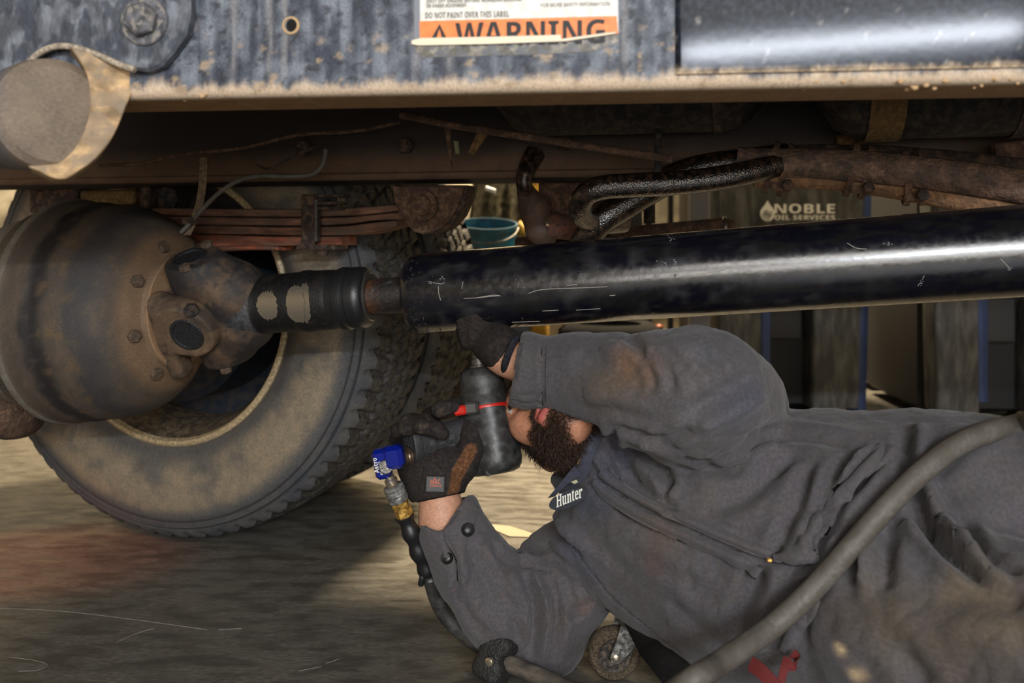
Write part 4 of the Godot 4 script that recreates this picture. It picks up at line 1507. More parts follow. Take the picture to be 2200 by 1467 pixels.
# a flat leaf of spring between two pixel curves: pts are [px, py_top, py_bottom], d from left to right
func leaf(parent: Node3D, pts: Array, d0: float, d1: float, deep: float, material: Material) -> void:
	var m := MB.new()
	var rows := []
	var x0: float = pts[0][0]
	var x1: float = pts[-1][0]
	var path := []
	for q in pts: path.push_back(Vector3(q[0], q[1], q[2]))
	for q in spline(path, 6):
		var d: float = lerpf(d0, d1, (q.x - x0) / (x1 - x0))
		var t := P(q.x, q.y, d)
		var b := P(q.x, q.z, d)
		var bk := Vector3(0.24, 0, -0.97) * deep
		var e := minf(0.003, (t.y - b.y) * 0.3)
		rows.push_back(PackedVector3Array([t - Vector3.UP * e, t + bk.normalized() * e, t + bk, b + bk, b + bk.normalized() * e, b + Vector3.UP * e]))
	m.grid(rows, true)
	m.face([rows[0][0], rows[0][1], rows[0][2], rows[0][3], rows[0][4], rows[0][5]])
	var z: PackedVector3Array = rows[-1]
	m.face([z[5], z[4], z[3], z[2], z[1], z[0]])
	m.fix(0)
	obj("leaf", m, material, parent)

func build_spring() -> void:
	var sp := thing("leaf_spring", "rusty orange-brown leaf spring pack strapped by a steel clip under the far rail", "leaf spring", P(600, 480, 1.74))
	leaf(sp, [[325, 446, 462], [450, 448, 465], [640, 449, 466], [740, 447, 464], [800, 443, 460], [866, 438, 452]], 1.84, 1.70, 0.07, M.rust_spring)
	leaf(sp, [[340, 464, 482], [450, 466, 484], [640, 468, 485], [740, 466, 482], [800, 461, 474], [868, 454, 472]], 1.835, 1.70, 0.07, M.rust_spring)
	leaf(sp, [[390, 484, 502], [500, 485, 504], [640, 488, 506], [740, 485, 506], [800, 478, 500], [852, 473, 486]], 1.82, 1.705, 0.07, M.rust_spring)
	leaf(sp, [[400, 503, 534], [500, 505, 530], [600, 508, 529], [640, 508, 528], [734, 508, 527]], 1.815, 1.73, 0.07, M.rust_bright)
	leaf(sp, [[440, 531, 542], [540, 526, 538], [598, 530, 538]], 1.80, 1.76, 0.06, M.rust_bright)
	# clip round the pack
	var m := MB.new()
	var T := Vector3(0.97, 0, 0.24)
	var N := Vector3(-0.24, 0, 0.97)
	var o := P(663, 470, 1.735)
	m.box(Transform3D(Basis(T, Vector3.UP, N), P(663, 476, 1.722)), Vector3(0.026, 0.100, 0.012), 0.002)
	obj("spring_clip", m, M.dark_dirt, sp)
	m = MB.new()
	m.box(Transform3D(Basis(T, Vector3.UP, N), P(682, 474, 1.724)), Vector3(0.006, 0.080, 0.016), 0.001)
	obj("clip_strap", m, M.worn_steel, sp)
	m = MB.new()
	m.box(Transform3D(Basis(T, Vector3.UP, N), P(692, 531, 1.74)), Vector3(0.080, 0.010, 0.06), 0.002)
	obj("clip_base", m, M.dark_dirt, sp)
	m = MB.new()
	hexnut(m, P(694, 538, 1.72), Vector3.DOWN, 0.010, 0.010)
	obj("clip_nut", m, M.dark_dirt, sp)
	for q in [[700, 421, 0.085], [706, 437, 0.062], [700, 448, 0.07]]:
		m = MB.new()
		m.box(Transform3D(Basis(T, Vector3.UP, N), P(q[0], q[1], 1.73)), Vector3(q[2], 0.006, 0.03), 0.001)
		obj("clip_rung", m, M.dark_dirt, sp)
	m = MB.new()
	m.box(Transform3D(Basis(T, Vector3.UP, N), P(733, 434, 1.73)), Vector3(0.004, 0.026, 0.03), 0.001)
	obj("clip_rung", m, M.worn_steel, sp)
	# hanger at the spring's end
	var hg := thing("spring_hanger", "round-bottomed rusty hanger bracket at the end of the leaf spring", "bracket", P(930, 450, 1.66))
	var oh := P(925, 445, 1.655)
	var ol := func(pts: Array, oo: Vector3):
		var out := PackedVector2Array()
		for q in pts:
			var dir := P(q[0], q[1], 1.0) - Vector3(0, EYE, 0)
			var t := (oo - Vector3(0, EYE, 0)).dot(N) / dir.dot(N)
			var p := Vector3(0, EYE, 0) + dir * t - oo
			out.push_back(Vector2(p.dot(T), p.y))
		return out
	m = MB.new()
	m.slab(ol.call([[842, 400], [996, 400], [990, 424], [980, 448], [966, 470], [948, 488], [928, 499], [908, 503], [890, 498], [874, 484], [858, 460], [846, 430]], oh), oh, T, Vector3.UP, -N * 0.012, 0.002)
	obj("hanger_face", m, M.brown_dirt, hg)
	var ob := oh - N * 0.055
	m = MB.new()
	m.slab(ol.call([[880, 400], [1018, 400], [1014, 432], [1002, 462], [984, 484], [960, 498], [930, 502], [905, 490], [885, 460]], ob), ob + N * 0.042, T, Vector3.UP, -N * 0.052, 0.002)
	obj("hanger_back", m, M.dark_dirt, hg)
	m = MB.new()
	m.lathe(P(908, 442, 1.651), N, [Vector2(-0.006, 0.028), Vector2(0.003, 0.028), Vector2(0.005, 0.025), Vector2(0.005, 0.019), Vector2(0.012, 0.018), Vector2(0.015, 0.014), Vector2(0.015, 0.0)], 32)
	obj("pivot_bolt", m, M.brown_dirt, hg)
	# brake line and strap that hang in front of the spring
	var st := thing("hanging_strap", "flat dusty strap hanging from the far rail before the drum", "strap", P(430, 420, 1.66))
	m = MB.new()
	var rows := []
	for q in spline([P(438, 338, 1.66), P(436, 390, 1.655), P(428, 440, 1.65), P(414, 478, 1.65), P(402, 505, 1.655)], 5):
		var w := 0.0075
		rows.push_back(PackedVector3Array([q - T * w + N * 0.0012, q + T * w + N * 0.0012, q + T * w - N * 0.0012, q - T * w - N * 0.0012]))
	m.grid(rows, true)
	m.fix(0)
	obj("webbing", m, mat("strap_dust", rgb(150, 128, 98), 0.9, 0.0, {tex = tx["fine"], scale = 9.0, over = rgb(92, 76, 62), mask = tx["blot"]}), st)
	m = MB.new()
	m.box(frame(P(408, 474, 1.642), N), Vector3(0.026, 0.014, 0.012), 0.002)
	obj("clamp", m, M.dark_dirt, st)
	var bl := tag_tube("brake_hose", "thin grey hose curving down past the strap to the drum", "hose", [P(700, 320, 1.62), P(694, 352, 1.62), P(670, 374, 1.62), P(620, 379, 1.62), P(560, 378, 1.62), P(512, 388, 1.625), P(470, 415, 1.63), P(432, 452, 1.635), P(408, 480, 1.64), P(388, 500, 1.64)], 0.0042, M.hose)

func tag_tube(called: String, label: String, cat: String, pts: Array, r: float, material: Material, group := "") -> MeshInstance3D:
	var m := MB.new()
	m.tube(spline(pts, 8), r, 12)
	var o := obj(called, m, material)
	tag(o, label, cat, group)
	return o

func build_under_body() -> void:
	# wires and rods in the dark between the rails
	tag_tube("wire", "thin dark wire looped low before the far rail", "wire", [P(548, 352, 1.64), P(575, 363, 1.63), P(610, 348, 1.63), P(640, 330, 1.63), P(690, 312, 1.62)], 0.0025, M.dark_dirt)
	tag_tube("wire", "thin brown wire running along the far rail web from the saddle bracket", "wire", [P(215, 355, 1.66), P(300, 352, 1.64), P(400, 330, 1.62), P(520, 318, 1.6), P(640, 290, 1.58), P(760, 282, 1.58), P(860, 262, 1.58)], 0.0032, M.brown_dirt)
	tag_tube("wire", "looped wire hanging beneath the near rail by the yellow strap", "wire", [P(1765, 205, 1.5), P(1790, 240, 1.5), P(1815, 268, 1.5), P(1830, 290, 1.5)], 0.004, M.dark_dirt)
	tag_tube("wire", "short slanting wire beside the dark round tank", "wire", [P(1655, 205, 1.5), P(1635, 235, 1.5), P(1612, 262, 1.5)], 0.0032, M.dark_dirt)
	tag_tube("cross_rod", "long dusty rod sloping down between the two frame rails", "rod", [P(860, 246, 1.52), P(980, 270, 1.49), P(1150, 297, 1.45), P(1300, 321, 1.41), P(1445, 342, 1.38)], 0.0062, M.brown_dirt)
	var tk := thing("air_tank", "dark round air tank end hidden above the oily hoses", "tank", P(1450, 195, 1.44))
	var T := Vector3(0.97, 0, 0.24)
	var N := Vector3(-0.24, 0, 0.97)
	var m := MB.new()
	m.lathe(P(1480, 150, 1.44), T, [Vector2(-0.32, 0.0), Vector2(-0.31, 0.05), Vector2(-0.28, 0.085), Vector2(-0.24, 0.097), Vector2(0.05, 0.098), Vector2(0.08, 0.090), Vector2(0.098, 0.06), Vector2(0.105, 0.0)], 56)
	obj("shell", m, M.black_dirt, tk)
	m = MB.new()
	m.lathe(P(1480, 150, 1.44), T, [Vector2(0.038, 0.0985), Vector2(0.038, 0.1005), Vector2(0.052, 0.1005), Vector2(0.052, 0.0985)], 56)
	obj("weld_seam", m, M.dark_dirt, tk)
	var t2 := thing("fuel_tank", "shadowed second tank held by a mustard strap under the near rail", "tank", P(2050, 170, 1.42))
	m = MB.new()
	var c2 := P(2010, 150, 1.36)
	m.lathe(c2, T, [Vector2(-0.17, 0.0), Vector2(-0.165, 0.05), Vector2(-0.14, 0.085), Vector2(-0.11, 0.100), Vector2(0.5, 0.102)], 56)
	obj("shell", m, M.black_dirt, t2)
	m = MB.new()
	m.lathe(c2, T, [Vector2(-0.100, 0.1015), Vector2(-0.100, 0.1045), Vector2(-0.052, 0.1045), Vector2(-0.052, 0.1015)], 64)
	obj("tank_strap", m, M.mustard_dirt, t2)
	m = MB.new()
	m.lathe(c2, T, [Vector2(0.098, 0.102), Vector2(0.098, 0.104), Vector2(0.125, 0.104), Vector2(0.125, 0.102)], 64)
	obj("tank_strap", m, M.dark_dirt, t2)
	var bp := thing("bracket", "small mustard lug hanging in the dark between the tanks", "bracket", P(1832, 300, 1.46))
	m = MB.new()
	m.slab(PackedVector2Array([Vector2(-0.024, 0.008), Vector2(0.026, 0.009), Vector2(0.030, -0.002), Vector2(0.010, -0.010), Vector2(-0.012, -0.011), Vector2(-0.024, -0.005)]), P(1832, 300, 1.46), T, Vector3.UP, -N * 0.02, 0.002)
	obj("lug", m, M.mustard_dirt, bp)
	m = MB.new()
	m.tube([P(1832, 298, 1.475), P(1830, 250, 1.475)], 0.008)
	obj("stem", m, M.dark_dirt, bp)
	bp = thing("bracket", "tan bent tab hanging below the sloping rod", "bracket", P(1022, 312, 1.5))
	m = MB.new()
	m.slab(PackedVector2Array([Vector2(0.006, 0.030), Vector2(0.022, 0.020), Vector2(-0.004, -0.016), Vector2(-0.014, -0.012)]), P(1022, 312, 1.5), T, Vector3.UP, -N * 0.004, 0.001)
	obj("tab", m, M.mustard_dirt, bp)
	bp = thing("bracket", "narrow spike-shaped tab beside the tan bent tab", "bracket", P(965, 330, 1.52))
	m = MB.new()
	m.slab(PackedVector2Array([Vector2(-0.010, 0.05), Vector2(0.002, 0.052), Vector2(0.003, 0.0), Vector2(0.006, -0.030), Vector2(-0.001, -0.004)]), P(965, 330, 1.52), T, Vector3.UP, -N * 0.004, 0.001)
	obj("tab", m, M.brown_dirt, bp)
	m = MB.new()
	m.slab(PackedVector2Array([Vector2(-0.004, 0.014), Vector2(0.005, 0.013), Vector2(0.007, -0.008), Vector2(0.0, -0.008)]), P(978, 320, 1.52), T, Vector3.UP, -N * 0.004, 0.001)
	obj("green_tag", m, mat("pale_green", rgb(112, 116, 84), 0.8), bp)
	bp = thing("bracket", "rounded brown plate behind the sloping rod's lower end", "bracket", P(1330, 360, 1.6))
	m = MB.new()
	m.slab(PackedVector2Array([Vector2(-0.046, 0.014), Vector2(-0.02, 0.018), Vector2(0.05, -0.008), Vector2(0.052, -0.02), Vector2(-0.026, -0.020), Vector2(-0.042, -0.004)]), P(1328, 358, 1.62), T, Vector3.UP, -N * 0.01, 0.002)
	obj("plate", m, M.brown_dirt, bp)
	m = MB.new()
	m.box(Transform3D(Basis(T, Vector3.UP, N), P(1414, 335, 1.44)), Vector3(0.012, 0.075, 0.01), 0.002)
	obj("hanger_strip", m, M.black_dirt, bp)
	bp = thing("bracket", "crusted bracket end at the frame edge above the pipe bundle", "bracket", P(2180, 325, 1.3))
	m = MB.new()
	m.slab(PackedVector2Array([Vector2(-0.026, 0.012), Vector2(0.06, 0.022), Vector2(0.06, -0.010), Vector2(0.0, -0.014), Vector2(-0.024, -0.004)]), P(2180, 325, 1.36), T, Vector3.UP, -N * 0.03, 0.003)
	obj("plate", m, M.brown_dirt, bp)
	# big flat plate and torque arm behind the oily hose
	bp = thing("mounting_plate", "flat brown mounting plate behind the oily looped hose", "plate", P(1225, 440, 1.68))
	m = MB.new()
	m.box(Transform3D(Basis(T, Vector3.UP, N), P(1235, 438, 1.70)), Vector3(0.135, 0.096, 0.012), 0.002)
	obj("plate", m, M.brown_dirt, bp)
	m = MB.new()
	m.box(Transform3D(Basis(T, Vector3.UP, N), P(1225, 516, 1.70)), Vector3(0.13, 0.022, 0.03), 0.003)
	obj("lower_flange", m, M.dark_dirt, bp)
	bp = thing("hook", "curved black steel hook hanging from the far rail beside the blue bucket", "hook", P(1130, 370, 1.62))
	m = MB.new()
	m.tube(spline([P(1150, 330, 1.63), P(1138, 350, 1.62), P(1128, 375, 1.61), P(1126, 398, 1.61), P(1132, 412, 1.62)], 6), [0.019, 0.019, 0.018, 0.018, 0.0175, 0.017, 0.017, 0.0165, 0.016, 0.016, 0.0155, 0.015, 0.015, 0.0145, 0.014, 0.014, 0.014, 0.014, 0.014, 0.014, 0.0135, 0.013, 0.012, 0.010, 0.008], 16)
	obj("shank", m, mat("hook_black", rgb(36, 28, 26), 0.35, 0.3, {tex = tx["fine"], scale = 9.0, over = rgb(88, 66, 54), mask = tx["blot2"]}), bp)
	bp = thing("torque_arm", "brown crusted arm with a bare threaded bolt behind the drive shaft tube", "arm", P(1150, 470, 1.64))
	var s := SDF.new()
	s.cap(P(1130, 412, 1.65), P(1148, 450, 1.645), 0.017, 0.022, 0.02)
	s.cap(P(1148, 450, 1.645), P(1160, 487, 1.64), 0.024, 0.026, 0.02)
	s.cap(P(1160, 500, 1.64), P(1175, 505, 1.64), 0.018, 0.018, 0.02)
	m = MB.new()
	s.surface(0.004, m, 1)
	crust(m, lin(116, 88, 72), lin(92, 70, 58), lin(70, 54, 46), P(1150, 450, 1.64), 0.0)
	obj("arm", m, M.vc_rough, bp)
	m = MB.new()
	var pr := []
	for i in 12:
		pr.push_back(Vector2(0.001 + i * 0.0028, 0.0195))
		pr.push_back(Vector2(0.0024 + i * 0.0028, 0.0180))
	m.lathe(P(1163, 483, 1.635), (P(1260, 492, 1.63) - P(1163, 483, 1.635)), pr, 32)
	obj("threads", m, M.bare_steel, bp)
	m = MB.new()
	var d0 := P(1163, 483, 1.635)
	m.lathe(d0, P(1260, 492, 1.63) - d0, [Vector2(0.014, 0.0185), Vector2(0.014, 0.0225), Vector2(0.022, 0.0240), Vector2(0.030, 0.0225), Vector2(0.085, 0.0215), Vector2(0.085, 0.0)], 32)
	obj("sleeve", m, mat("sleeve_brown", rgb(104, 74, 66), 0.85, 0.0, {tex = tx["fine"], scale = 8.0, over = rgb(116, 70, 50), mask = tx["blot2"], bump = tx["bump"], depth = 0.05}), bp)
	# oily looped hoses and the clamped bundle they come from
	tag_tube("oily_hose", "black oily hose making the U-bend above the drive shaft", "hose", [P(1680, 352, 1.44), P(1600, 372, 1.43), P(1520, 386, 1.43), P(1440, 394, 1.43), P(1360, 398, 1.43), P(1300, 402, 1.43), P(1262, 415, 1.44), P(1247, 440, 1.46), P(1252, 466, 1.49), P(1290, 478, 1.53), P(1340, 476, 1.56)], 0.0190, M.oily)
	tag_tube("oily_hose", "thicker oily hose passing behind the U-bend and down behind the shaft", "hose", [P(1690, 338, 1.49), P(1600, 350, 1.49), P(1520, 360, 1.5), P(1450, 380, 1.51), P(1390, 412, 1.52), P(1345, 440, 1.52), P(1300, 468, 1.52), P(1268, 500, 1.53), P(1245, 540, 1.55), P(1235, 580, 1.57)], 0.0235, M.oily)
	tag_tube("pipe", "main fat pipe of the clamped brown bundle", "pipe", [P(1585, 350, 1.465), P(1655, 352, 1.45), P(1750, 352, 1.43), P(1850, 358, 1.40), P(1950, 368, 1.37), P(2050, 380, 1.34), P(2150, 394, 1.31), P(2290, 412, 1.27), P(2800, 450, 1.16), P(3500, 480, 1.06)], 0.0250, mat("pipe_brown", rgb(142, 112, 94), 0.75, 0.0, {tex = tx["fine"], scale = 6.0, over = rgb(66, 56, 52), mask = tx["blot"], bump = tx["bump"], depth = 0.3}))
	tag_tube("pipe", "lower tan pipe of the clamped bundle just above the shaft", "pipe", [P(1620, 378, 1.46), P(1700, 380, 1.45), P(1800, 384, 1.43), P(1900, 397, 1.40), P(2000, 415, 1.37), P(2100, 434, 1.34), P(2280, 462, 1.29), P(2800, 510, 1.18), P(3500, 540, 1.08)], 0.0190, mat("pipe_tan", rgb(170, 128, 90), 0.9, 0.0, {tex = tx["fine"], scale = 6.0, over = rgb(108, 82, 60), mask = tx["blot"], bump = tx["bump"], depth = 0.3}))
	tag_tube("pipe", "upper grey pipe of the clamped bundle", "pipe", [P(1640, 336, 1.50), P(1760, 332, 1.48), P(1880, 334, 1.45), P(2000, 342, 1.42), P(2120, 354, 1.38), P(2290, 372, 1.33), P(2800, 400, 1.21), P(3500, 430, 1.11)], 0.0165, M.dark_dirt)
	for q in [[1672, 362, 1.448, -0.16, 0.043, "clamp ring on the bundle nearest the oily hoses"], [1845, 368, 1.405, -0.10, 0.042, "clamp ring with side bolt halfway along the pipe bundle"], [1962, 382, 1.37, 0.12, 0.042, "leaning clamp strap on the pipe bundle nearest the fuel tank"]]:
		var cl := thing("pipe_clamp", q[5], "clamp", P(q[0], q[1], q[2]), "clamps on the pipe bundle")
		var ax: Vector3 = (Vector3(0.95, -0.10, 0.25) + Vector3.UP * q[3]).normalized()
		for t in [-0.011, 0.011]:
			m = MB.new()
			m.lathe(P(q[0], q[1], q[2] + 0.01) + ax * t, ax, [Vector2(-0.0045, q[4] - 0.003), Vector2(-0.0045, q[4]), Vector2(0.0045, q[4]), Vector2(0.0045, q[4] - 0.003)], 36, null, 0.6, func(_t, _r, an): return -0.010 * absf(sin(an)))
			obj("band", m, M.brown_dirt, cl)
		m = MB.new()
		m.box(Transform3D(Basis(ax, Vector3.UP, ax.cross(Vector3.UP)), P(q[0] + 4, q[1] + 41, q[2] - 0.006)), Vector3(0.032, 0.012, 0.02), 0.003)
		obj("lug", m, M.brown_dirt, cl)
		m = MB.new()
		hexnut(m, P(q[0] + 20, q[1] + 34, q[2] - 0.022), Vector3(-0.24, -0.2, 0.97), 0.009, 0.012)
		obj("clamp_bolt", m, M.dark_dirt, cl)
	# far-off steel tray edge and box behind the shaft
	var tr := thing("cross_tube", "round-ended brown cross tube just above the shaft before the bins", "tube", P(1480, 490, 1.9))
	m = MB.new()
	m.lathe(P(1550, 492, 1.85), Vector3(-0.96, -0.10, -0.2), [Vector2(-0.03, 0.0), Vector2(-0.028, 0.012), Vector2(-0.02, 0.019), Vector2(0.0, 0.023), Vector2(0.42, 0.026)], 40)
	obj("tube", m, M.brown_dirt, tr)
	m = MB.new()
	m.lathe(P(1550, 492, 1.85), Vector3(-0.96, -0.10, -0.2), [Vector2(-0.012, 0.0225), Vector2(-0.010, 0.0245), Vector2(-0.006, 0.0245), Vector2(-0.004, 0.0225)], 40)
	obj("end_ring", m, M.worn_steel, tr)
	m = MB.new()
	m.tube([P(1395, 480, 1.88), P(1395, 480, 1.88) + Vector3(0, 0.41, 0)], 0.012)
	obj("hanger_stem", m, M.black_dirt, tr)
	# dark cross members that close the view up between the rails
	var cm := thing("cross_member", "dark channel cross member in shadow over the leaf spring end", "cross member", P(180, 430, 1.9))
	m = MB.new()
	m.box(Transform3D(Basis(T, Vector3.UP, N), P(130, 420, 2.0)), Vector3(0.12, 0.075, 0.05), 0.004)
	obj("channel", m, M.dark_dirt, cm)
	m = MB.new()
	m.box(Transform3D(Basis(T, Vector3.UP, N), P(240, 424, 1.98)), Vector3(0.14, 0.030, 0.04), 0.004)
	obj("channel", m, M.mustard_dirt, cm)
	m = MB.new()
	m.box(Transform3D(Basis(T, Vector3.UP, N), P(322, 432, 1.85)), Vector3(0.022, 0.06, 0.04), 0.006)
	obj("shackle", m, M.dark_dirt, cm)
	m = MB.new()
	m.lathe(P(356, 426, 1.86), N, [Vector2(-0.05, 0.026), Vector2(0.0, 0.026), Vector2(0.004, 0.022), Vector2(0.004, 0.0)], 28)
	obj("shackle_bush", m, M.black_dirt, cm)
	# bed out of view over the rails, placed to shade the floor
	var bed := thing("unseen_bed", "flat dark bed out of view over the frame rails, placed to shade the floor", "truck bed", Vector3(0.1, 1.08, -1.6))
	m = MB.new()
	m.box(Transform3D(Basis(Vector3(0.985, 0, 0.17), Vector3.UP, Vector3(-0.17, 0, 0.985)), Vector3(0.1, 1.12, -1.70)), Vector3(3.4, 0.06, 1.70), 0.004)
	obj("deck", m, M.black_dirt, bed)
# ------------------------------------------------------------------ things along the back of the shop
func tote(label: String, px0: float, px1: float, d: float, turn: float) -> Node3D:
	var base := P((px0 + px1) / 2, 500, d)
	base.y = 0
	var o := thing("waste_tote", label, "bin", base, "")
	var w := (px1 - px0) * d / F
	var hgt := 1.02
	var dep := 0.55
	var B := Basis(Vector3.UP, turn)
	var at := func(x: float, y: float, z: float): return base + B * Vector3(x, y, z)
	# front wall tapers towards the floor; the lower middle is let in
	var k := func(y: float): return 0.5 * w * lerpf(0.90, 1.0, y / hgt)
	var q := func(m: MB, x0, x1, y0, y1, z):
		m.face([at.call(x0 * k.call(y0), y0, z), at.call(x1 * k.call(y0), y0, z), at.call(x1 * k.call(y1), y1, z), at.call(x0 * k.call(y1), y1, z)])
	var m := MB.new()
	var bevx := 0.04
	for s in [[-1.0, -0.36], [0.30, 1.0]]:      # the two legs of the front
		var rows := []
		for i in 9:
			var y := 0.05 + i * (hgt - 0.10) / 8.0
			var kk: float = k.call(y)
			var r := PackedVector3Array()
			for e in [[s[0], -0.10], [s[0], -0.02], [s[0] + 0.05, 0.0], [s[1] - 0.05, 0.0], [s[1], -0.02], [s[1], -0.14]]:
				r.push_back(at.call(e[0] * kk, y, e[1]))
			rows.push_back(r)
		m.grid(rows)
	m.fix(0)
	obj("front_leg_panel", m, M.bin_black, o)
	m = MB.new()
	var rows := []
	for i in 9:
		var y := 0.05 + i * (hgt - 0.10) / 8.0
		var kk: float = k.call(y)
		var z := -0.10 if y < 0.44 else -0.006
		rows.push_back(PackedVector3Array([at.call(-0.36 * kk, y, z), at.call(0.30 * kk, y, z)]))
	m.grid(rows)
	obj("recessed_panel", m, M.bin_dark, o)
	m = MB.new()
	m.box(Transform3D(B, at.call(0, 0.76, -0.012)), Vector3(w * 0.94, 0.44, 0.03), 0.012)
	obj("sign_panel", m, M.bin_black, o)
	m = MB.new()
	m.box(Transform3D(B, at.call(-0.03 * w, 0.36, -0.085)), Vector3(w * 0.30, 0.16, 0.04), 0.008)
	obj("foot_step", m, mat("bin_step", rgb(44, 43, 42), 0.6), o)
	m = MB.new()
	m.box(Transform3D(B, at.call(0, hgt / 2, -0.14 - dep / 2)), Vector3(w * 0.92, hgt - 0.06, dep), 0.02)
	obj("body", m, M.bin_dark, o)
	m = MB.new()
	m.box(Transform3D(B, at.call(0, hgt + 0.02, -0.30)), Vector3(w * 1.03, 0.05, 0.66), 0.018)
	obj("lid", m, M.bin_black, o)
	# blue inner liner that shows at the edges
	for x in [[0.245, 0.09, 0.5], [0.98, 0.02, 1.0]]:
		m = MB.new()
		rows = []
		for i in 5:
			var y: float = x[1] + i * (x[2] - x[1] - 0.04) / 4.0
			var kk: float = k.call(y)
			rows.push_back(PackedVector3Array([at.call(x[0] * kk - 0.026, y, -0.06), at.call(x[0] * kk - 0.022, y, -0.004), at.call(x[0] * kk + 0.020, y, 0.002), at.call(x[0] * kk + 0.026, y, -0.06)]))
		if x[0] < 0.5:
			for r in rows:
				for e in 4: r[e] -= B * Vector3(0.5 * w, 0, 0) * 0.56
		m.grid(rows)
		m.fix(0)
		obj("blue_edge", m, M.bin_blue, o)
	for x in [-0.62, 0.62]:
		m = MB.new()
		m.lathe(at.call(x * w * 0.5, 0.045, -0.30), B * Vector3(1, 0, 0), [Vector2(-0.02, 0.0), Vector2(-0.02, 0.04), Vector2(-0.014, 0.045), Vector2(0.014, 0.045), Vector2(0.02, 0.04), Vector2(0.02, 0.0)], 24)
		obj("wheel", m, M.black_rubber, o)
	return o

func build_background() -> void:
	var t1 := tote("black waste oil tote with white drop logo and lettering", 1528, 1868, 3.20, 0.02)
	tote("plain black tote at the frame edge, its logo panel hidden by the shaft", 2000, 2330, 3.10, -0.04)
	# lettering and oil drop on the tote
	var zz := 3.185
	var p := P(1664, 458, zz)
	flat_text("NOBLE", P(0, 438, zz).y - p.y, p, Vector3(1, 0, 0), Vector3.UP, M.white_print, t1, "lettering", true, "Droid Sans", 1.0, 130.0 * zz / F)
	p = P(1664, 472, zz)
	flat_text("OIL SERVICES", P(0, 462, zz).y - p.y, p, Vector3(1, 0, 0), Vector3.UP, M.white_print, t1, "lettering", true, "Droid Sans", 1.0, 130.0 * zz / F)
	var drop := PackedVector2Array()
	for i in 28:
		var a := TAU * i / 28.0
		var y := cos(a)
		var x := sin(a) * (0.5 + 0.5 * (1.0 - y) * 0.5 + 0.25) * (1.0 if y < 0.1 else maxf(0.12, 1.0 - (y - 0.1) * 0.9))
		drop.push_back(Vector2(x * 0.024, y * 0.0355))
	var m := MB.new()
	m.slab(drop, P(1649, 453, zz), Vector3.RIGHT, Vector3.UP, Vector3(0, 0, -0.0006), 0.0)
	obj("oil_drop_logo", m, M.white_print, t1)
	for k in 2:
		m = MB.new()
		m.tube(spline([P(1641, 455 + k * 6, zz - 0.002), P(1647, 452 + k * 6, zz - 0.002), P(1653, 458 + k * 6, zz - 0.002), P(1659, 454 + k * 6, zz - 0.002)], 5), 0.0014, 6)
		obj("logo_wave", m, M.bin_dark, t1)
	# low dark box and cream panel between the totes
	var bx := thing("low_bench", "low dark bench with a lighter top edge between the two totes", "bench", P(1935, 850, 3.45))
	m = MB.new()
	m.box(Transform3D(Basis(), P(1935, 880, 3.98) + Vector3(0, -0.08, 0)), Vector3(0.34, 0.20, 0.2), 0.006)
	obj("body", m, mat("bench_brown", rgb(70, 62, 54), 0.8), bx)
	m = MB.new()
	m.box(Transform3D(Basis(), P(1935, 806, 3.96)), Vector3(0.36, 0.022, 0.22), 0.005)
	obj("top", m, M.black_paint, bx)
	var br := thing("leaning_board", "brown board leaning against the cream wall between the totes", "board", P(1895, 720, 3.6))
	m = MB.new()
	m.slab(PackedVector2Array([P2(1850, 640, 4.13), P2(1920, 640, 4.13), P2(1942, 800, 4.13), P2(1850, 800, 4.13)]), Vector3(0, 0, -4.13), Vector3.RIGHT, Vector3.UP, Vector3(0, 0, -0.03), 0.003)
	obj("board", m, mat("board_brown", rgb(86, 72, 54), 0.8, 0.0, {tex = tx["soft"], scale = Vector3(8, 2, 8)}), br)
	# cream upright panel right behind
	var pn := thing("partition_panel", "tall cream partition panel standing behind the totes", "panel", P(1750, 500, 3.9))
	m = MB.new()
	m.box(Transform3D(Basis(), Vector3(P(1700, 500, 4.2).x, 1.0, -4.2)), Vector3(2.3, 2.0, 0.04), 0.004)
	obj("sheet", m, M.wall, pn)
	for px in [1392, 1440]:
		var po := thing("steel_post", ["black steel post left of the red tap before the cream panel", "thinner black steel post on the far side of the red tap"][0 if px == 1392 else 1].replace("left of", "on the wheel side of"), "post", P(px, 800, 3.5))
		m = MB.new()
		m.box(Transform3D(Basis(), Vector3(P(px, 500, 3.5).x, 0.5, -3.5)), Vector3(0.026 if px == 1392 else 0.020, 1.0, 0.03), 0.003)
		obj("upright", m, M.black_paint, po)
		m = MB.new()
		m.box(Transform3D(Basis(), Vector3(P(px, 500, 3.5).x, 0.008, -3.5)), Vector3(0.09, 0.016, 0.09), 0.003)
		obj("base_plate", m, M.black_paint, po)
	var tp := thing("red_tap", "small red-brown tap fitting between the two steel posts", "tap", P(1416, 706, 3.5))
	m = MB.new()
	m.ball(P(1416, 704, 3.5), Vector3(0.016, 0.014, 0.016), 14)
	obj("knob", m, mat("tap_red", rgb(128, 58, 34), 0.5), tp)
	m = MB.new()
	m.tube([P(1398, 712, 3.5), P(1440, 712, 3.5)], 0.006)
	obj("pipe", m, M.worn_steel, tp)
	var pg := thing("grey_post", "square grey post rising beside the lettered tote", "post", P(1505, 500, 3.1))
	m = MB.new()
	m.box(Transform3D(Basis(), Vector3(P(1501, 500, 3.12).x, 0.60, -3.12)), Vector3(0.064, 1.2, 0.06), 0.004)
	obj("upright", m, M.grey_paint, pg)
	m = MB.new()
	m.box(Transform3D(Basis(), Vector3(P(1501, 500, 3.12).x, 0.01, -3.12)), Vector3(0.12, 0.02, 0.11), 0.004)
	obj("base_plate", m, M.grey_paint, pg)
	# cylinder and hoop glimpsed past the lettered tote
	var hp := thing("hose_reel", "white-rimmed reel glimpsed past the lettered tote under the pipes", "reel", P(1945, 440, 3.92))
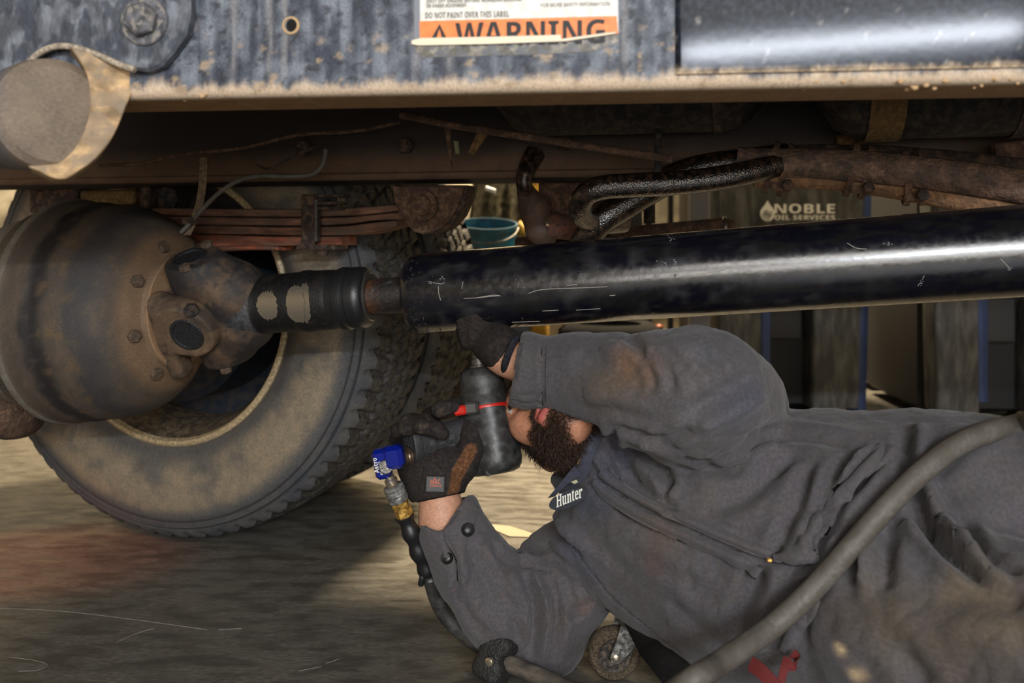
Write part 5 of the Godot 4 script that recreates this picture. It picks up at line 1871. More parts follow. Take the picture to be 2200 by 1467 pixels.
	m = MB.new()
	var rp := []
	for i in 33:
		var a := TAU * i / 32.0
		rp.push_back(P(1968, 440, 3.92) + Vector3(cos(a) * 0.108, sin(a) * 0.14, 0))
	m.tube(rp, 0.012, 10, false)
	obj("rim", m, M.white_plastic, hp)
	m = MB.new()
	m.lathe(P(1968, 440, 3.95), Vector3(0, 0, 1), [Vector2(-0.05, 0.0), Vector2(-0.05, 0.094), Vector2(0.05, 0.094), Vector2(0.05, 0.0)], 32)
	obj("drum", m, M.khaki, hp)
	m = MB.new()
	m.box(Transform3D(Basis(), Vector3(P(1968, 0, 3.97).x, 0.34, -3.99)), Vector3(0.05, 0.68, 0.05), 0.004)
	obj("stand", m, M.black_paint, hp)
	# blue bucket on a crate, with a khaki sack and a yellow barrow behind
	var cr := thing("crate", "dark crate under the blue bucket", "crate", P(1050, 700, 2.95))
	m = MB.new()
	m.box(Transform3D(Basis(), Vector3(P(1040, 0, 3.0).x, 0.25, -3.0)), Vector3(0.30, 0.50, 0.26), 0.008)
	obj("box", m, M.bin_dark, cr)
	for k in 4:
		m = MB.new()
		m.box(Transform3D(Basis(), Vector3(P(1040, 0, 3.0).x, 0.07 + 0.12 * k, -2.866)), Vector3(0.30, 0.085, 0.012), 0.003)
		obj("slat", m, mat("crate_slat", rgb(58, 50, 44), 0.85, 0.0, {tex = tx["soft"], scale = Vector3(3, 12, 3)}), cr)
	var bk := thing("bucket", "teal blue plastic bucket between the hanger and the hook", "bucket", Vector3(P(1045, 0, 2.95).x, 0.50, -2.98))
	var bc := Vector3(P(1044, 0, 2.95).x, 0.502, -2.97)
	var tilt := Vector3(0.02, 1, 0.20)
	m = MB.new()
	m.lathe(bc, tilt, [Vector2(0.0, 0.0), Vector2(0.0, 0.080), Vector2(0.005, 0.085), Vector2(0.175, 0.094), Vector2(0.175, 0.097), Vector2(0.185, 0.099), Vector2(0.192, 0.098), Vector2(0.192, 0.094), Vector2(0.17, 0.090), Vector2(0.02, 0.082), Vector2(0.02, 0.0)], 56)
	obj("pail", m, M.teal, bk)
	m = MB.new()
	var hb := []
	for i in 15:
		var a := PI * i / 14.0
		hb.push_back(bc + tilt.normalized() * (0.178 - 0.05 * sin(a)) + Vector3(cos(a) * 0.1, 0, sin(a) * 0.1 + 0.02))
	m.tube(hb, 0.002, 8)
	obj("handle", m, M.worn_steel, bk)
	var sk := thing("canvas_sack", "folded khaki canvas sack drooping behind the bucket", "sack", P(1070, 440, 3.2))
	m = MB.new()
	var rows := []
	var nn := noise("sack", 1.0, 3)
	for i in 22:
		var y := lerpf(392, 560, i / 21.0)
		var row := PackedVector3Array()
		for k in 44:
			var u := k / 43.0
			var x := lerpf(1018 - i * 1.0, 1128 - i * 0.6, u)
			var fold := 0.020 * sin(u * 22.0 + 0.4 * sin(i * 0.3)) * (0.4 + 0.6 * i / 21.0) + 0.02 * nn.get_noise_2d(u * 3, i * 0.1)
			row.push_back(P(x, y, 3.25 - 0.05 * sin(PI * u) + fold))
		rows.push_back(row)
	m.grid(rows)
	var back := []
	for r in rows:
		var q := PackedVector3Array()
		for e in r: q.push_back(e + Vector3(0, 0, -0.10))
		back.push_back(q)
	m.grid(back)
	m.fix(0)
	obj("canvas", m, M.khaki, sk)
	m = MB.new()
	m.tube([P(1044, 404, 3.18), P(1064, 411, 3.17)], 0.008, 10)
	obj("white_clip", m, M.white_plastic, sk)
	var fr := thing("sack_frame", "dark steel frame that carries the canvas sack", "frame", P(1075, 560, 3.3))
	for px in [1025, 1120]:
		m = MB.new()
		m.tube([Vector3(P(px, 0, 3.3).x, 0.0, -3.3), Vector3(P(px, 0, 3.3).x, 0.84, -3.3)], 0.012)
		obj("leg", m, M.black_paint, fr)
	m = MB.new()
	m.tube([Vector3(P(1015, 0, 3.3).x, 0.835, -3.3), Vector3(P(1130, 0, 3.3).x, 0.835, -3.3)], 0.012)
	obj("rail", m, M.black_paint, fr)
	var yb := thing("yellow_bollard", "broad yellow steel bollard behind the hook and the torque arm", "bollard", P(1135, 500, 3.6))
	m = MB.new()
	m.lathe(Vector3(P(1130, 0, 3.6).x, 0, -3.6), Vector3.UP, [Vector2(0.0, 0.09), Vector2(1.05, 0.09), Vector2(1.10, 0.07), Vector2(1.12, 0.0)], 40)
	obj("post", m, M.yellow, yb)
	tag_tube("yellow_tube", "yellow tube slanting down beside the blue bucket", "tube", [P(1108, 484, 3.0), P(1160, 530, 3.0), P(1200, 570, 3.0), P(1230, 760, 3.0), P(1232, 930, 3.0)], 0.022, M.yellow)
	var dk := thing("parts_rack", "dark parts rack standing behind the drive shaft", "rack", P(1300, 600, 3.3))
	m = MB.new()
	m.box(Transform3D(Basis(), Vector3(P(1300, 0, 3.35).x, 0.70, -3.36)), Vector3(0.25, 0.44, 0.2), 0.006)
	obj("cabinet", m, M.bin_dark, dk)
	for q in [[1232, 0.66], [1378, 0.66]]:
		m = MB.new()
		m.box(Transform3D(Basis(), Vector3(P(q[0], 0, 3.3).x, 0.25, -3.34)), Vector3(0.02, 0.5, 0.02), 0.002)
		obj("leg", m, M.black_paint, dk)
	var ty := thing("dark_round_shape", "flat dark round shape on a stand behind the raised sleeve", "tire", P(1310, 720, 2.9))
	m = MB.new()  # dark ring on a stand, in place of a dark drum edge
	m.lathe(P(1310, 728, 2.95), Vector3.UP, [Vector2(-0.05, 0.10), Vector2(-0.055, 0.13), Vector2(-0.03, 0.165), Vector2(0.03, 0.165), Vector2(0.055, 0.13), Vector2(0.05, 0.10), Vector2(-0.05, 0.10)], 48, null, 1.2)
	obj("casing", m, mat("matt_black_ring", rgb(24, 24, 24), 0.95, 0.0, {spec = 0.2}), ty)
	m = MB.new()
	m.lathe(Vector3(P(1310, 0, 2.95).x, 0, -2.95), Vector3.UP, [Vector2(0.0, 0.14), Vector2(0.27, 0.12), Vector2(0.275, 0.0)], 32)
	obj("stand", m, M.black_paint, ty)

func P2(px: float, py: float, d: float) -> Vector2:
	var p := P(px, py, d)
	return Vector2(p.x, p.y)
# ------------------------------------------------------------------ the mechanic
var suit: SDF

func view_plane(x1: float, y1: float, x2: float, y2: float, d: float, ix_: float, iy: float) -> Array:   # plane through two sight lines; the point (ix_, iy) lies on its inner side
	var p := P(x1, y1, d)
	var q := P(x2, y2, d)
	var n := (q - p).cross(p - Vector3(0, EYE, 0)).normalized()
	if (P(ix_, iy, d) - p).dot(n) > 0: n = -n
	return [p, n]

func on_suit(px: float, py: float, lift := 0.0) -> Vector3:
	var o := Vector3(0, EYE, 0)
	var dir := (P(px, py, 1.0) - o).normalized()
	var t := suit.march(o, dir, 0.7, 2.2)
	if t < 0: t = 1.35
	return o + dir * (t - lift)

func make_suit() -> void:
	suit = SDF.new()
	var s := suit
	s.kg = 0.005
	s.g = 0      # trunk
	s.cap(P(1385, 1080, 1.375), P(1560, 1140, 1.31), 0.112, 0.140, 0.06)
	s.cap(P(1560, 1140, 1.31), P(1780, 1168, 1.24), 0.140, 0.150, 0.06)
	s.cap(P(1780, 1168, 1.24), P(2010, 1180, 1.18), 0.150, 0.150, 0.06)
	s.cap(P(1480, 1025, 1.39), P(1800, 1050, 1.29), 0.090, 0.090, 0.06)
	s.cap(P(1800, 1050, 1.29), P(2010, 1045, 1.22), 0.086, 0.082, 0.05)
	s.cap(P(1400, 1195, 1.375), P(1620, 1290, 1.26), 0.092, 0.105, 0.05)
	s.cap(P(1620, 1290, 1.26), P(1850, 1330, 1.17), 0.105, 0.11, 0.05)
	s.cap(P(1285, 1135, 1.385), P(1390, 1190, 1.375), 0.070, 0.085, 0.05)       # right shoulder
	s.cap(P(1285, 1040, 1.385), P(1380, 1075, 1.37), 0.052, 0.085, 0.05)        # base of the neck
	s.cap(P(1990, 1080, 1.22), P(2420, 1075, 1.10), 0.098, 0.090, 0.05)         # left thigh
	s.cap(P(2000, 1020, 1.24), P(2300, 1000, 1.20), 0.065, 0.06, 0.05)
	s.cap(P(1304, 950, 1.395), P(1322, 1015, 1.39), 0.070, 0.072, 0.04)
	s.cut([[P(1262, 975, 1.37), Vector3(0.85, -0.35, -0.1).normalized()]])
	s.cap(P(2420, 1075, 1.10), Vector3(1.16, 0.15, -1.06), 0.088, 0.064, 0.05)
	s.g = 1      # right thigh, nearer the lens
	s.cap(P(1930, 1310, 1.11), P(2420, 1430, 0.92), 0.115, 0.105, 0.05)
	s.cap(P(2420, 1430, 0.92), Vector3(1.04, 0.125, -0.86), 0.095, 0.062, 0.05)
	s.cap(P(1900, 1370, 1.14), P(2200, 1560, 1.00), 0.10, 0.10, 0.05)
	s.g = 2      # left arm raised across the body
	s.chain([P(1050, 786, 1.385), P(1120, 794, 1.375), P(1250, 806, 1.33), P(1390, 836, 1.255), P(1512, 840, 1.20)], [0.046, 0.047, 0.052, 0.067, 0.071], 0.04)
	s.cap(P(1512, 840, 1.20), P(1530, 875, 1.30), 0.071, 0.074, 0.05)
	s.cap(P(1470, 885, 1.25), P(1560, 880, 1.32), 0.060, 0.075, 0.05)
	s.cap(P(1572, 850, 1.26), P(1560, 925, 1.40), 0.056, 0.076, 0.05)
	s.ell(P(1318, 742, 1.30), Vector3(0.022, 0.014, 0.03), Basis(), 0.02)
	s.ell(P(1480, 757, 1.20), Vector3(0.05, 0.020, 0.045), Basis(), 0.03)
	s.cut([view_plane(1124, 700, 1092, 872, 1.34, 1000, 800)])
	s.cut([[P(1118, 795, 1.42), Vector3(0, 0, 0)]]) if false else null
	s.g = 3      # right arm: upper arm, elbow on the floor, forearm up to the cuff
	s.chain([P(1300, 1165, 1.43), P(1215, 1240, 1.425), P(1165, 1335, 1.405)], [0.072, 0.070, 0.066], 0.04)
	s.cap(P(1235, 1300, 1.42), P(1175, 1365, 1.40), 0.030, 0.050, 0.04)
	s.chain([P(1150, 1362, 1.395), P(1075, 1300, 1.385), P(1010, 1210, 1.38), P(966, 1120, 1.38), P(945, 1060, 1.385)], [0.058, 0.060, 0.052, 0.044, 0.043], 0.03)
	s.cut([view_plane(1004, 1064, 905, 1100, 1.34, 950, 1000)])
	s.cut([view_plane(1006, 1060, 950, 1143, 1.34, 900, 1060), view_plane(950, 1143, 905, 1124, 1.34, 940, 1080), [P(950, 1100, 1.405), Vector3(0, 0, -1)]])
	s.cut([view_plane(905, 1090, 896, 1260, 1.34, 860, 1180)])

func fold_list() -> Array:
	# [depth mm, width mm, px, py, px, py ...]
	var raw := [
		[4, 7, 1402, 762, 1436, 790, 1446, 840], [3, 7, 1388, 772, 1400, 810, 1404, 838], [3.5, 7, 1420, 745, 1456, 776, 1470, 800], [4, 9, 1250, 884, 1290, 882, 1330, 884],
		[7, 8, 1310, 915, 1390, 938, 1440, 940, 1490, 925], [5, 9, 1380, 930, 1420, 955, 1460, 960], [5, 14, 1480, 890, 1550, 850, 1620, 800], [-5, 14, 1500, 920, 1580, 880, 1645, 850],
		[2.5, 4, 1168, 735, 1166, 800, 1168, 878], [1.8, 4, 1178, 795, 1240, 802, 1295, 806], [-5, 12, 1300, 740, 1340, 748], [5, 8, 1352, 728, 1372, 748, 1380, 770], [5, 9, 1500, 760, 1540, 800, 1555, 850],
		[4, 12, 1250, 770, 1310, 790, 1370, 790], [-4, 14, 1220, 830, 1310, 850, 1400, 870], [4, 8, 1112, 855, 1140, 856, 1166, 856],
		[9, 8, 1316, 925, 1330, 965, 1352, 1010, 1362, 1030], [8, 8, 1400, 985, 1425, 1005, 1436, 1040, 1425, 1062], [-6, 12, 1375, 985, 1395, 1030, 1430, 1075], [6, 9, 1300, 960, 1320, 1010, 1345, 1040],
		[6, 10, 1352, 1030, 1390, 1048, 1425, 1080, 1440, 1110],
		[4, 5, 1272, 995, 1305, 1042, 1385, 1092, 1490, 1140, 1580, 1178, 1652, 1204], [-3, 6, 1278, 985, 1315, 1030, 1390, 1077, 1500, 1128, 1590, 1165, 1660, 1188], [-3, 6, 1262, 1005, 1300, 1058, 1380, 1110, 1480, 1155, 1570, 1195, 1636, 1222],
		[7, 14, 1530, 1090, 1600, 1062, 1660, 1010, 1712, 965], [6, 10, 1745, 990, 1722, 1070, 1690, 1140, 1668, 1190], [-6, 12, 1770, 1000, 1745, 1080, 1712, 1160], [5, 7, 1815, 985, 1782, 1050, 1745, 1120, 1715, 1185],
		[11, 8, 1900, 964, 1840, 1035, 1808, 1065, 1780, 1118, 1758, 1150, 1752, 1180], [-7, 9, 1880, 960, 1822, 1025, 1780, 1085, 1745, 1160], [8, 7, 1660, 1198, 1690, 1206, 1720, 1212, 1745, 1196, 1760, 1160],
		[6, 6, 1688, 1236, 1715, 1222, 1745, 1204], [5, 8, 1765, 1150, 1785, 1135, 1805, 1120], [5, 16, 1560, 960, 1650, 935, 1760, 940, 1830, 960], [-5, 16, 1520, 1000, 1600, 975, 1690, 965], [5, 12, 1470, 985, 1540, 1000, 1600, 1010],
		[6, 16, 1640, 1225, 1612, 1290, 1590, 1370], [6, 14, 1712, 1240, 1668, 1310, 1630, 1400], [-6, 14, 1680, 1230, 1640, 1310, 1605, 1400], [5, 12, 1770, 1240, 1735, 1300, 1715, 1360],
		[2.5, 4, 1190, 1110, 1250, 1205, 1320, 1290, 1420, 1370, 1480, 1410], [5, 14, 1330, 1170, 1420, 1220, 1500, 1260], [-5, 18, 1300, 1140, 1380, 1200, 1480, 1240], [5, 14, 1430, 1290, 1500, 1350, 1560, 1400],
		[10, 9, 1958, 1040, 1972, 1080, 1985, 1125, 2020, 1170, 2075, 1215, 2110, 1240], [-9, 10, 1985, 1035, 2010, 1090, 2035, 1140, 2085, 1190, 2135, 1230], [8, 8, 2070, 1110, 2092, 1160, 2130, 1205, 2190, 1225],
		[6, 8, 1990, 1140, 2020, 1165, 2060, 1200], [6, 12, 1832, 1125, 1830, 1190, 1822, 1260], [-5, 12, 1865, 1130, 1862, 1200, 1855, 1260], [6, 13, 1905, 1120, 1898, 1190, 1890, 1270], [-5, 10, 1925, 1130, 1980, 1150, 2060, 1200],
		[6, 16, 1925, 1390, 1960, 1440, 1985, 1480], [8, 10, 1955, 925, 1948, 980, 1958, 1040], [-7, 10, 1978, 915, 1972, 970, 1982, 1030], [4, 16, 2000, 1300, 2100, 1280, 2200, 1300], [-5, 24, 1900, 1330, 2050, 1350, 2200, 1380], [5, 12, 2120, 930, 2060, 960, 2020, 1010],
		[8, 8, 1112, 1208, 1150, 1215, 1190, 1222, 1232, 1262], [7, 8, 1125, 1225, 1150, 1290, 1148, 1350, 1140, 1415], [-6, 10, 1145, 1225, 1172, 1290, 1175, 1360, 1165, 1420], [7, 9, 1150, 1220, 1190, 1280, 1196, 1350, 1185, 1410], [6, 9, 1175, 1230, 1220, 1280, 1240, 1330],
		[2.5, 4, 1032, 1192, 1085, 1262, 1136, 1322], [7, 9, 1180, 1125, 1200, 1160, 1235, 1190], [-5, 9, 1200, 1115, 1230, 1150, 1262, 1180], [6, 8, 1105, 1185, 1135, 1180, 1165, 1192], [5, 10, 1060, 1160, 1075, 1195, 1110, 1215],
		[4, 6, 952, 1148, 975, 1190, 984, 1240, 972, 1300], [5, 10, 990, 1290, 1010, 1330, 1040, 1360], [5, 12, 1010, 1180, 1040, 1240, 1060, 1300], [6, 7, 1215, 1325, 1250, 1312, 1262, 1296], [5, 9, 1100, 1330, 1120, 1380, 1110, 1425]]
	var out := []
	for r in raw:
		var ctl := []
		for i in range(2, r.size(), 2): ctl.push_back(Vector3(r[i], r[i + 1], 0))
		var pts := []
		for q in spline(ctl, 3): pts.push_back(on_suit(q.x, q.y))
		# sight lines that slip past an edge would make a wild jump
		var ok := [pts[0]]
		for i in range(1, pts.size()):
			if (pts[i] - ok[-1]).length() < 0.10: ok.push_back(pts[i])
		if ok.size() >= 2: out.push_back([ok, r[0] * 0.0016, r[1] * 0.00088])
	return out

func build_mechanic() -> void:
	make_suit()
	var base := P(1500, 1100, 1.35)
	var man := thing("person", "bearded person in dark grey coveralls and gloves lying on a creeper holding a wrench up", "person", Vector3(base.x, 0, base.z))
	build_body(man)
	# --- coveralls
	var m := MB.new()
	suit.surface(0.0052, m, 1)
	var n := noise("cloth", 1.0, 4)
	var n2 := noise("cloth2", 1.0, 3, 4)
	# slack in the cloth
	var nn := vnormals(m)
	for i in m.v.size():
		var p := m.v[i]
		m.v[i] += nn[i] * (0.005 * n.get_noise_3d(p.x * 9, p.y * 13, p.z * 9) + 0.0014 * n2.get_noise_3d(p.x * 34, p.y * 34, p.z * 34) - 0.0022 * exp(-absf(n.get_noise_3d(p.x * 7 + 20, p.y * 7, p.z * 7)) * 22.0))
	folds = fold_list()
	crease(m, folds)
	blobs = []      # dirt and faded places: [point, radius, colour, strength]
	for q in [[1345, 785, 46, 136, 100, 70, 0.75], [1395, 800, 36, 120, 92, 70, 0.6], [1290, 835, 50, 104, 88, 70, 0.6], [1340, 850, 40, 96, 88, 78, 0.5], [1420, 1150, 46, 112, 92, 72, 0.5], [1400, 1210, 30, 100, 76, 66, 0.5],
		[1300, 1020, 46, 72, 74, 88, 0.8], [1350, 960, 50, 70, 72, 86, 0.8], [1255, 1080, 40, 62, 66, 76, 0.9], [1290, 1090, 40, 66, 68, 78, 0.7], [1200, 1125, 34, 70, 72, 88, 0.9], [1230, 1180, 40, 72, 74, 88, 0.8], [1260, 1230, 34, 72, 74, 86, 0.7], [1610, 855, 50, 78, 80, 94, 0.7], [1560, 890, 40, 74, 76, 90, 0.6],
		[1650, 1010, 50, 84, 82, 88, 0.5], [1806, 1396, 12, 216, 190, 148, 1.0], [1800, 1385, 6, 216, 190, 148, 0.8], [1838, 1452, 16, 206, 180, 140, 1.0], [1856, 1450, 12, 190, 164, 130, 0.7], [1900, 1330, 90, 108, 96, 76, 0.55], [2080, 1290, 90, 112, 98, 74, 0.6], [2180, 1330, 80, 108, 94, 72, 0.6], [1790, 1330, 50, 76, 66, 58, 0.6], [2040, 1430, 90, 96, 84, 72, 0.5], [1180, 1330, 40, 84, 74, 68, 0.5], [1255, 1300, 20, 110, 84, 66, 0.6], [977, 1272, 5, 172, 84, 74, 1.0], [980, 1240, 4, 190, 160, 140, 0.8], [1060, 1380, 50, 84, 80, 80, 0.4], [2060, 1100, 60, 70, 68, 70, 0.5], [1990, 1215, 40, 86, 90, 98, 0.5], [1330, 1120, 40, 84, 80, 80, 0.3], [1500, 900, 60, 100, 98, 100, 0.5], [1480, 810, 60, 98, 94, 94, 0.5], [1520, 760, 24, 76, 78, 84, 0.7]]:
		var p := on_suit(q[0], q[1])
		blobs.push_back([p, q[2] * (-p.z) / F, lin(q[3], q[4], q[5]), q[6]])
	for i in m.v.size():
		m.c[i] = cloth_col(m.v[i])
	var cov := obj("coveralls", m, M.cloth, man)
	build_trim(cov)
	build_gloves(man)
	for q in [[Vector3(1.16, 0.15, -1.06), Vector3(0.42, -0.18, 0.05)], [Vector3(1.04, 0.125, -0.86), Vector3(0.42, -0.10, 0.03)]]:
		var bt := SDF.new()
		var dr: Vector3 = q[1].normalized()
		bt.cap(q[0] - dr * 0.02, q[0] + dr * 0.09, 0.056, 0.050, 0.02)
		bt.cap(q[0] + dr * 0.10 - Vector3.UP * 0.02, q[0] + dr * 0.10 + Vector3.UP * 0.14, 0.046, 0.040, 0.03)
		bt.cut([[Vector3(0, 0.012, 0), Vector3.UP]])
		var bm := MB.new()
		bt.surface(0.008, bm, 1)
		obj("boot", bm, M.black_rubber, man)

var folds := []
var blobs := []

func cloth_col(p: Vector3) -> Color:
	var k := noise("cloth", 1.0, 4).get_noise_3d(p.x * 6 + 3, p.y * 6, p.z * 6) * 0.5 + 0.5
	var f := noise("cloth2", 1.0, 3, 4).get_noise_3d(p.x * 26, p.y * 26, p.z * 26) * 0.5 + 0.5
	var c := lin(94, 90, 92).lerp(lin(80, 78, 82), k).lerp(lin(90, 84, 79), 0.5 * sst(0.5, 0.8, f))
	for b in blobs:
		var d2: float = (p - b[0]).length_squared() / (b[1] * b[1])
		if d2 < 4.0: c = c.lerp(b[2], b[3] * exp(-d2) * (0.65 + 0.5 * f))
	return c

# a sewn-on layer of cloth between two lines of places, lying «lift» above the suit
func panel(called: String, l1: Array, l2: Array, lift: float, round_: float, cov: Node3D, tone := 1.0) -> void:
	var a := []
	var b := []
	for q in l1: a.push_back(Vector3(q[0], q[1], 0))
	for q in l2: b.push_back(Vector3(q[0], q[1], 0))
	a = spline(a, 7)
	b = spline(b, 7)
	var nv := 9
	var m := MB.new()
	var rows := []
	for i in a.size():
		var q: Vector3 = b[mini(i, b.size() - 1)]
		var front := PackedVector3Array()
		var rear := PackedVector3Array()
		for j in nv:
			var t := j / float(nv - 1)
			var x: Vector3 = a[i].lerp(q, t)
			var e := sin(PI * t)
			front.push_back(on_suit(x.x, x.y, lift + round_ * e))
			rear.push_back(on_suit(x.x, x.y, lift + round_ * e - 0.004))
		rear.reverse()
		front.append_array(rear)
		rows.push_back(front)
	m.grid(rows, true)
	m.fix(0)
	crease(m, folds)
	for i in m.v.size(): m.c[i] = cloth_col(m.v[i]) * tone
	obj(called, m, M.cloth, cov)

func build_trim(cov: Node3D) -> void:
	panel("zip_placket", [[1318, 1006], [1346, 1036], [1400, 1072], [1510, 1121], [1600, 1159], [1668, 1188]], [[1294, 1016], [1322, 1050], [1388, 1090], [1495, 1140], [1585, 1178], [1654, 1205]], 0.0035, 0.001, cov, 1.05)
	panel("zip_placket", [[1286, 1028], [1312, 1058], [1380, 1102], [1485, 1151], [1575, 1190], [1642, 1219]], [[1268, 1040], [1296, 1074], [1370, 1123], [1470, 1167], [1560, 1207], [1630, 1240]], 0.0035, 0.001, cov, 1.05)
	panel("jacket_hem", [[1890, 953], [1828, 1030], [1788, 1086], [1752, 1130], [1730, 1165], [1692, 1188], [1660, 1190]], [[1928, 964], [1840, 1046], [1808, 1067], [1785, 1120], [1760, 1150], [1748, 1204], [1664, 1203]], 0.007, 0.002, cov)
	panel("jacket_tail", [[1748, 1262], [1704, 1330], [1676, 1395]], [[1772, 1252], [1748, 1322], [1702, 1405]], 0.004, 0.004, cov, 1.1)
	panel("cuff_placket", [[1001, 1072], [953, 1142], [976, 1196], [984, 1245]], [[1032, 1096], [1004, 1164], [1008, 1215], [1000, 1256]], 0.004, 0.001, cov)
	panel("cuff_band", [[1116, 738], [1104, 790], [1098, 856]], [[1166, 734], [1164, 795], [1166, 872]], 0.002, 0.001, cov)
	# buttons of the open cuff
	for q in [[1005, 1138, 0.0095], [961, 1199, 0.0085]]:
		var p := on_suit(q[0], q[1], 0.0075 if q[0] > 990 else 0.001)
		var nrm := (Vector3(0, EYE, 0) - p + Vector3(-0.3 if q[0] < 990 else 0.1, 0.1, 0)).normalized()
		var m := MB.new()
		m.lathe(p, nrm, [Vector2(-0.004, q[2]), Vector2(0.003, q[2]), Vector2(0.0045, q[2] * 0.88), Vector2(0.0035, q[2] * 0.68), Vector2(0.0025, q[2] * 0.5), Vector2(0.0032, q[2] * 0.25), Vector2(0.0032, 0.0)], 28)
		obj("button", m, M.black_rubber, cov)
	# zip: teeth that show near the collar and the brass slider at the lower end
	var m := MB.new()
	for i in 16:
		var t := i / 15.0
		var p := on_suit(lerpf(1602, 1650, t), lerpf(1176, 1200, t), 0.0015)
		m.ball(p, Vector3(0.0013, 0.0011, 0.0013), 6)
	for i in 12:
		var t := i / 11.0
		m.ball(P(lerpf(1241, 1257, t), lerpf(996, 966, t), 1.322), Vector3(0.0011, 0.0012, 0.0012), 6)
	for i in 5: m.ball(on_suit(1338 + i * 8, 1046 + i * 5, 0.001), Vector3(0.0009, 0.0008, 0.0009), 6)
	var zt := obj("zip_teeth", m, M.brass, cov)
	tag(zt, "", "", "", "stuff")
	m = MB.new()
	m.box(frame(on_suit(1654, 1203, 0.003), Vector3(-0.3, 0.2, 1)), Vector3(0.0065, 0.005, 0.003), 0.001)
	obj("zip_slider", m, M.brass, cov)
	# stitched seams either side of the zip and round the left cuff
	for line in [[[1306, 1012], [1330, 1042], [1392, 1080], [1502, 1130], [1592, 1168], [1662, 1190]], [[1282, 1036], [1306, 1066], [1378, 1114], [1478, 1158], [1568, 1198], [1634, 1224]], [[1312, 1004], [1338, 1040], [1398, 1074], [1508, 1124], [1600, 1160]], [[1930, 960], [1868, 1010], [1815, 1068], [1780, 1110], [1760, 1140]], [[1190, 1112], [1250, 1208], [1320, 1292], [1420, 1372]], [[1176, 738], [1174, 800], [1176, 872]], [[1034, 1190], [1088, 1262], [1138, 1322]]]:
		m = MB.new()
		var ctl := []
		for q in line: ctl.push_back(Vector3(q[0], q[1], 0))
		var pts := spline(ctl, 14)
		var k := 0
		while k + 1 < pts.size():
			var a := on_suit(pts[k].x, pts[k].y, 0.0006)
			var b := on_suit(pts[k + 1].x, pts[k + 1].y, 0.0006)
			if (a - b).length() < 0.05: m.tube([a, a.lerp(b, 0.7)], 0.0006, 5)
			k += 1
		var o := obj("seam_stitching", m, M.stitch, cov)
		tag(o, "", "", "", "stuff")
	# collar leaf
	var cp := PackedVector2Array()
	var co := P(1220, 1020, 1.335)
	var cn := Vector3(-0.35, 0.25, 0.9).normalized()
	var f := frame(co, cn)
	for q in [[1272, 958], [1258, 972], [1246, 986], [1226, 1008], [1202, 1038], [1176, 1070], [1190, 1066], [1214, 1042], [1236, 1026], [1262, 1018], [1290, 1020], [1282, 985]]:
		var dir := P(q[0], q[1], 1.0) - Vector3(0, EYE, 0)
		var p := Vector3(0, EYE, 0) + dir * ((co - Vector3(0, EYE, 0)).dot(cn) / dir.dot(cn)) - co
		cp.push_back(Vector2(p.dot(f.basis.x), p.dot(f.basis.y)))
	m = MB.new()
	m.slab(cp, co, f.basis.x, f.basis.y, -cn * 0.006, 0.0015, lin(66, 68, 80))
	obj("collar", m, M.cloth, cov)
	m = MB.new()
	m.tube(spline([P(1322, 900, 1.40), P(1296, 918, 1.352), P(1275, 945, 1.331), P(1262, 978, 1.329), P(1255, 1008, 1.340), P(1250, 1030, 1.36), P(1215, 1045, 1.40), P(1200, 1030, 1.46)], 6), 0.013, 14, true, func(_p, _t, _a): return lin(70, 72, 84))
	obj("collar_stand", m, M.cloth, cov)
	m = MB.new()
	m.slab(PackedVector2Array([P2(1226, 1036, 1.345), P2(1258, 1021, 1.345), P2(1262, 1027, 1.345), P2(1234, 1040, 1.345)]), Vector3(0, 0, -1.345), Vector3.RIGHT, Vector3.UP, Vector3(0, 0, -0.004), 0.0005)
	obj("collar_lining", m, mat("lining", rgb(176, 172, 140), 0.9), cov)
	# name patch on the breast
	var a := on_suit(1186, 1092, 0.003)
	var b := on_suit(1256, 1064, 0.003)
	var rt := b - a
	var pn := (Vector3(0, EYE, 0) - a).normalized()
	var up := (Vector3.UP - rt.normalized() * rt.normalized().y)
	up = (up - pn * up.dot(pn)).normalized()
	m = MB.new()
	var pf := frame(a.lerp(b, 0.5), rt.cross(up))
	var rx := rt.normalized()
	var oval := PackedVector2Array()
	for i in 24:
		var t := TAU * i / 24.0
		oval.push_back(Vector2(cos(t) * 0.030 * (1.0 if absf(cos(t)) < 0.8 else 0.97), sin(t) * 0.0115))
	m.slab(oval, a.lerp(b, 0.5) + up * 0.004 + rx.cross(up).normalized() * 0.002, rx, up, -rx.cross(up).normalized() * 0.003, 0.0006, lin(58, 59, 66))
	var pt := obj("name_patch", m, M.cloth, cov)
	pt.set_meta("label", "dark oval name patch with white script")
	flat_text("Hunter", 0.0155, a + rx * 0.0055 - up * 0.0015 + rx.cross(up).normalized() * 0.0024, rx, up, M.white_print, pt, "lettering", true, "Droid Serif", 1.0, 0.041, 0.28)
	# red belt ends below the waist and at the hip
	m = MB.new()
	var r1 := spline([P(1612, 1424, 1.085), P(1640, 1446, 1.07), P(1668, 1480, 1.06)], 5)
	ribbon(m, r1, Vector3(0.5, 0.85, 0.1), 0.0085)
	obj("red_strap", m, M.red_cloth, cov)
	m = MB.new()
	ribbon(m, spline([P(1672, 1485, 1.06), P(1684, 1440, 1.065), P(1692, 1412, 1.075)], 5), Vector3(1, 0.2, 0), 0.0045)
	ribbon(m, spline([P(1690, 1428, 1.072), P(1706, 1430, 1.07), P(1712, 1414, 1.075), P(1702, 1402, 1.08)], 6), Vector3(0.3, 1, 0), 0.0055)
	obj("red_strap", m, M.red_cloth, cov)
	m = MB.new()
	var h0 := on_suit(1990, 925, 0.004)
	ribbon(m, [P(1978, 914, 1.20), P(1992, 910, 1.20), P(2010, 912, 1.20), P(2030, 918, 1.20)], Vector3(0.05, 1, 0.1), 0.0065)
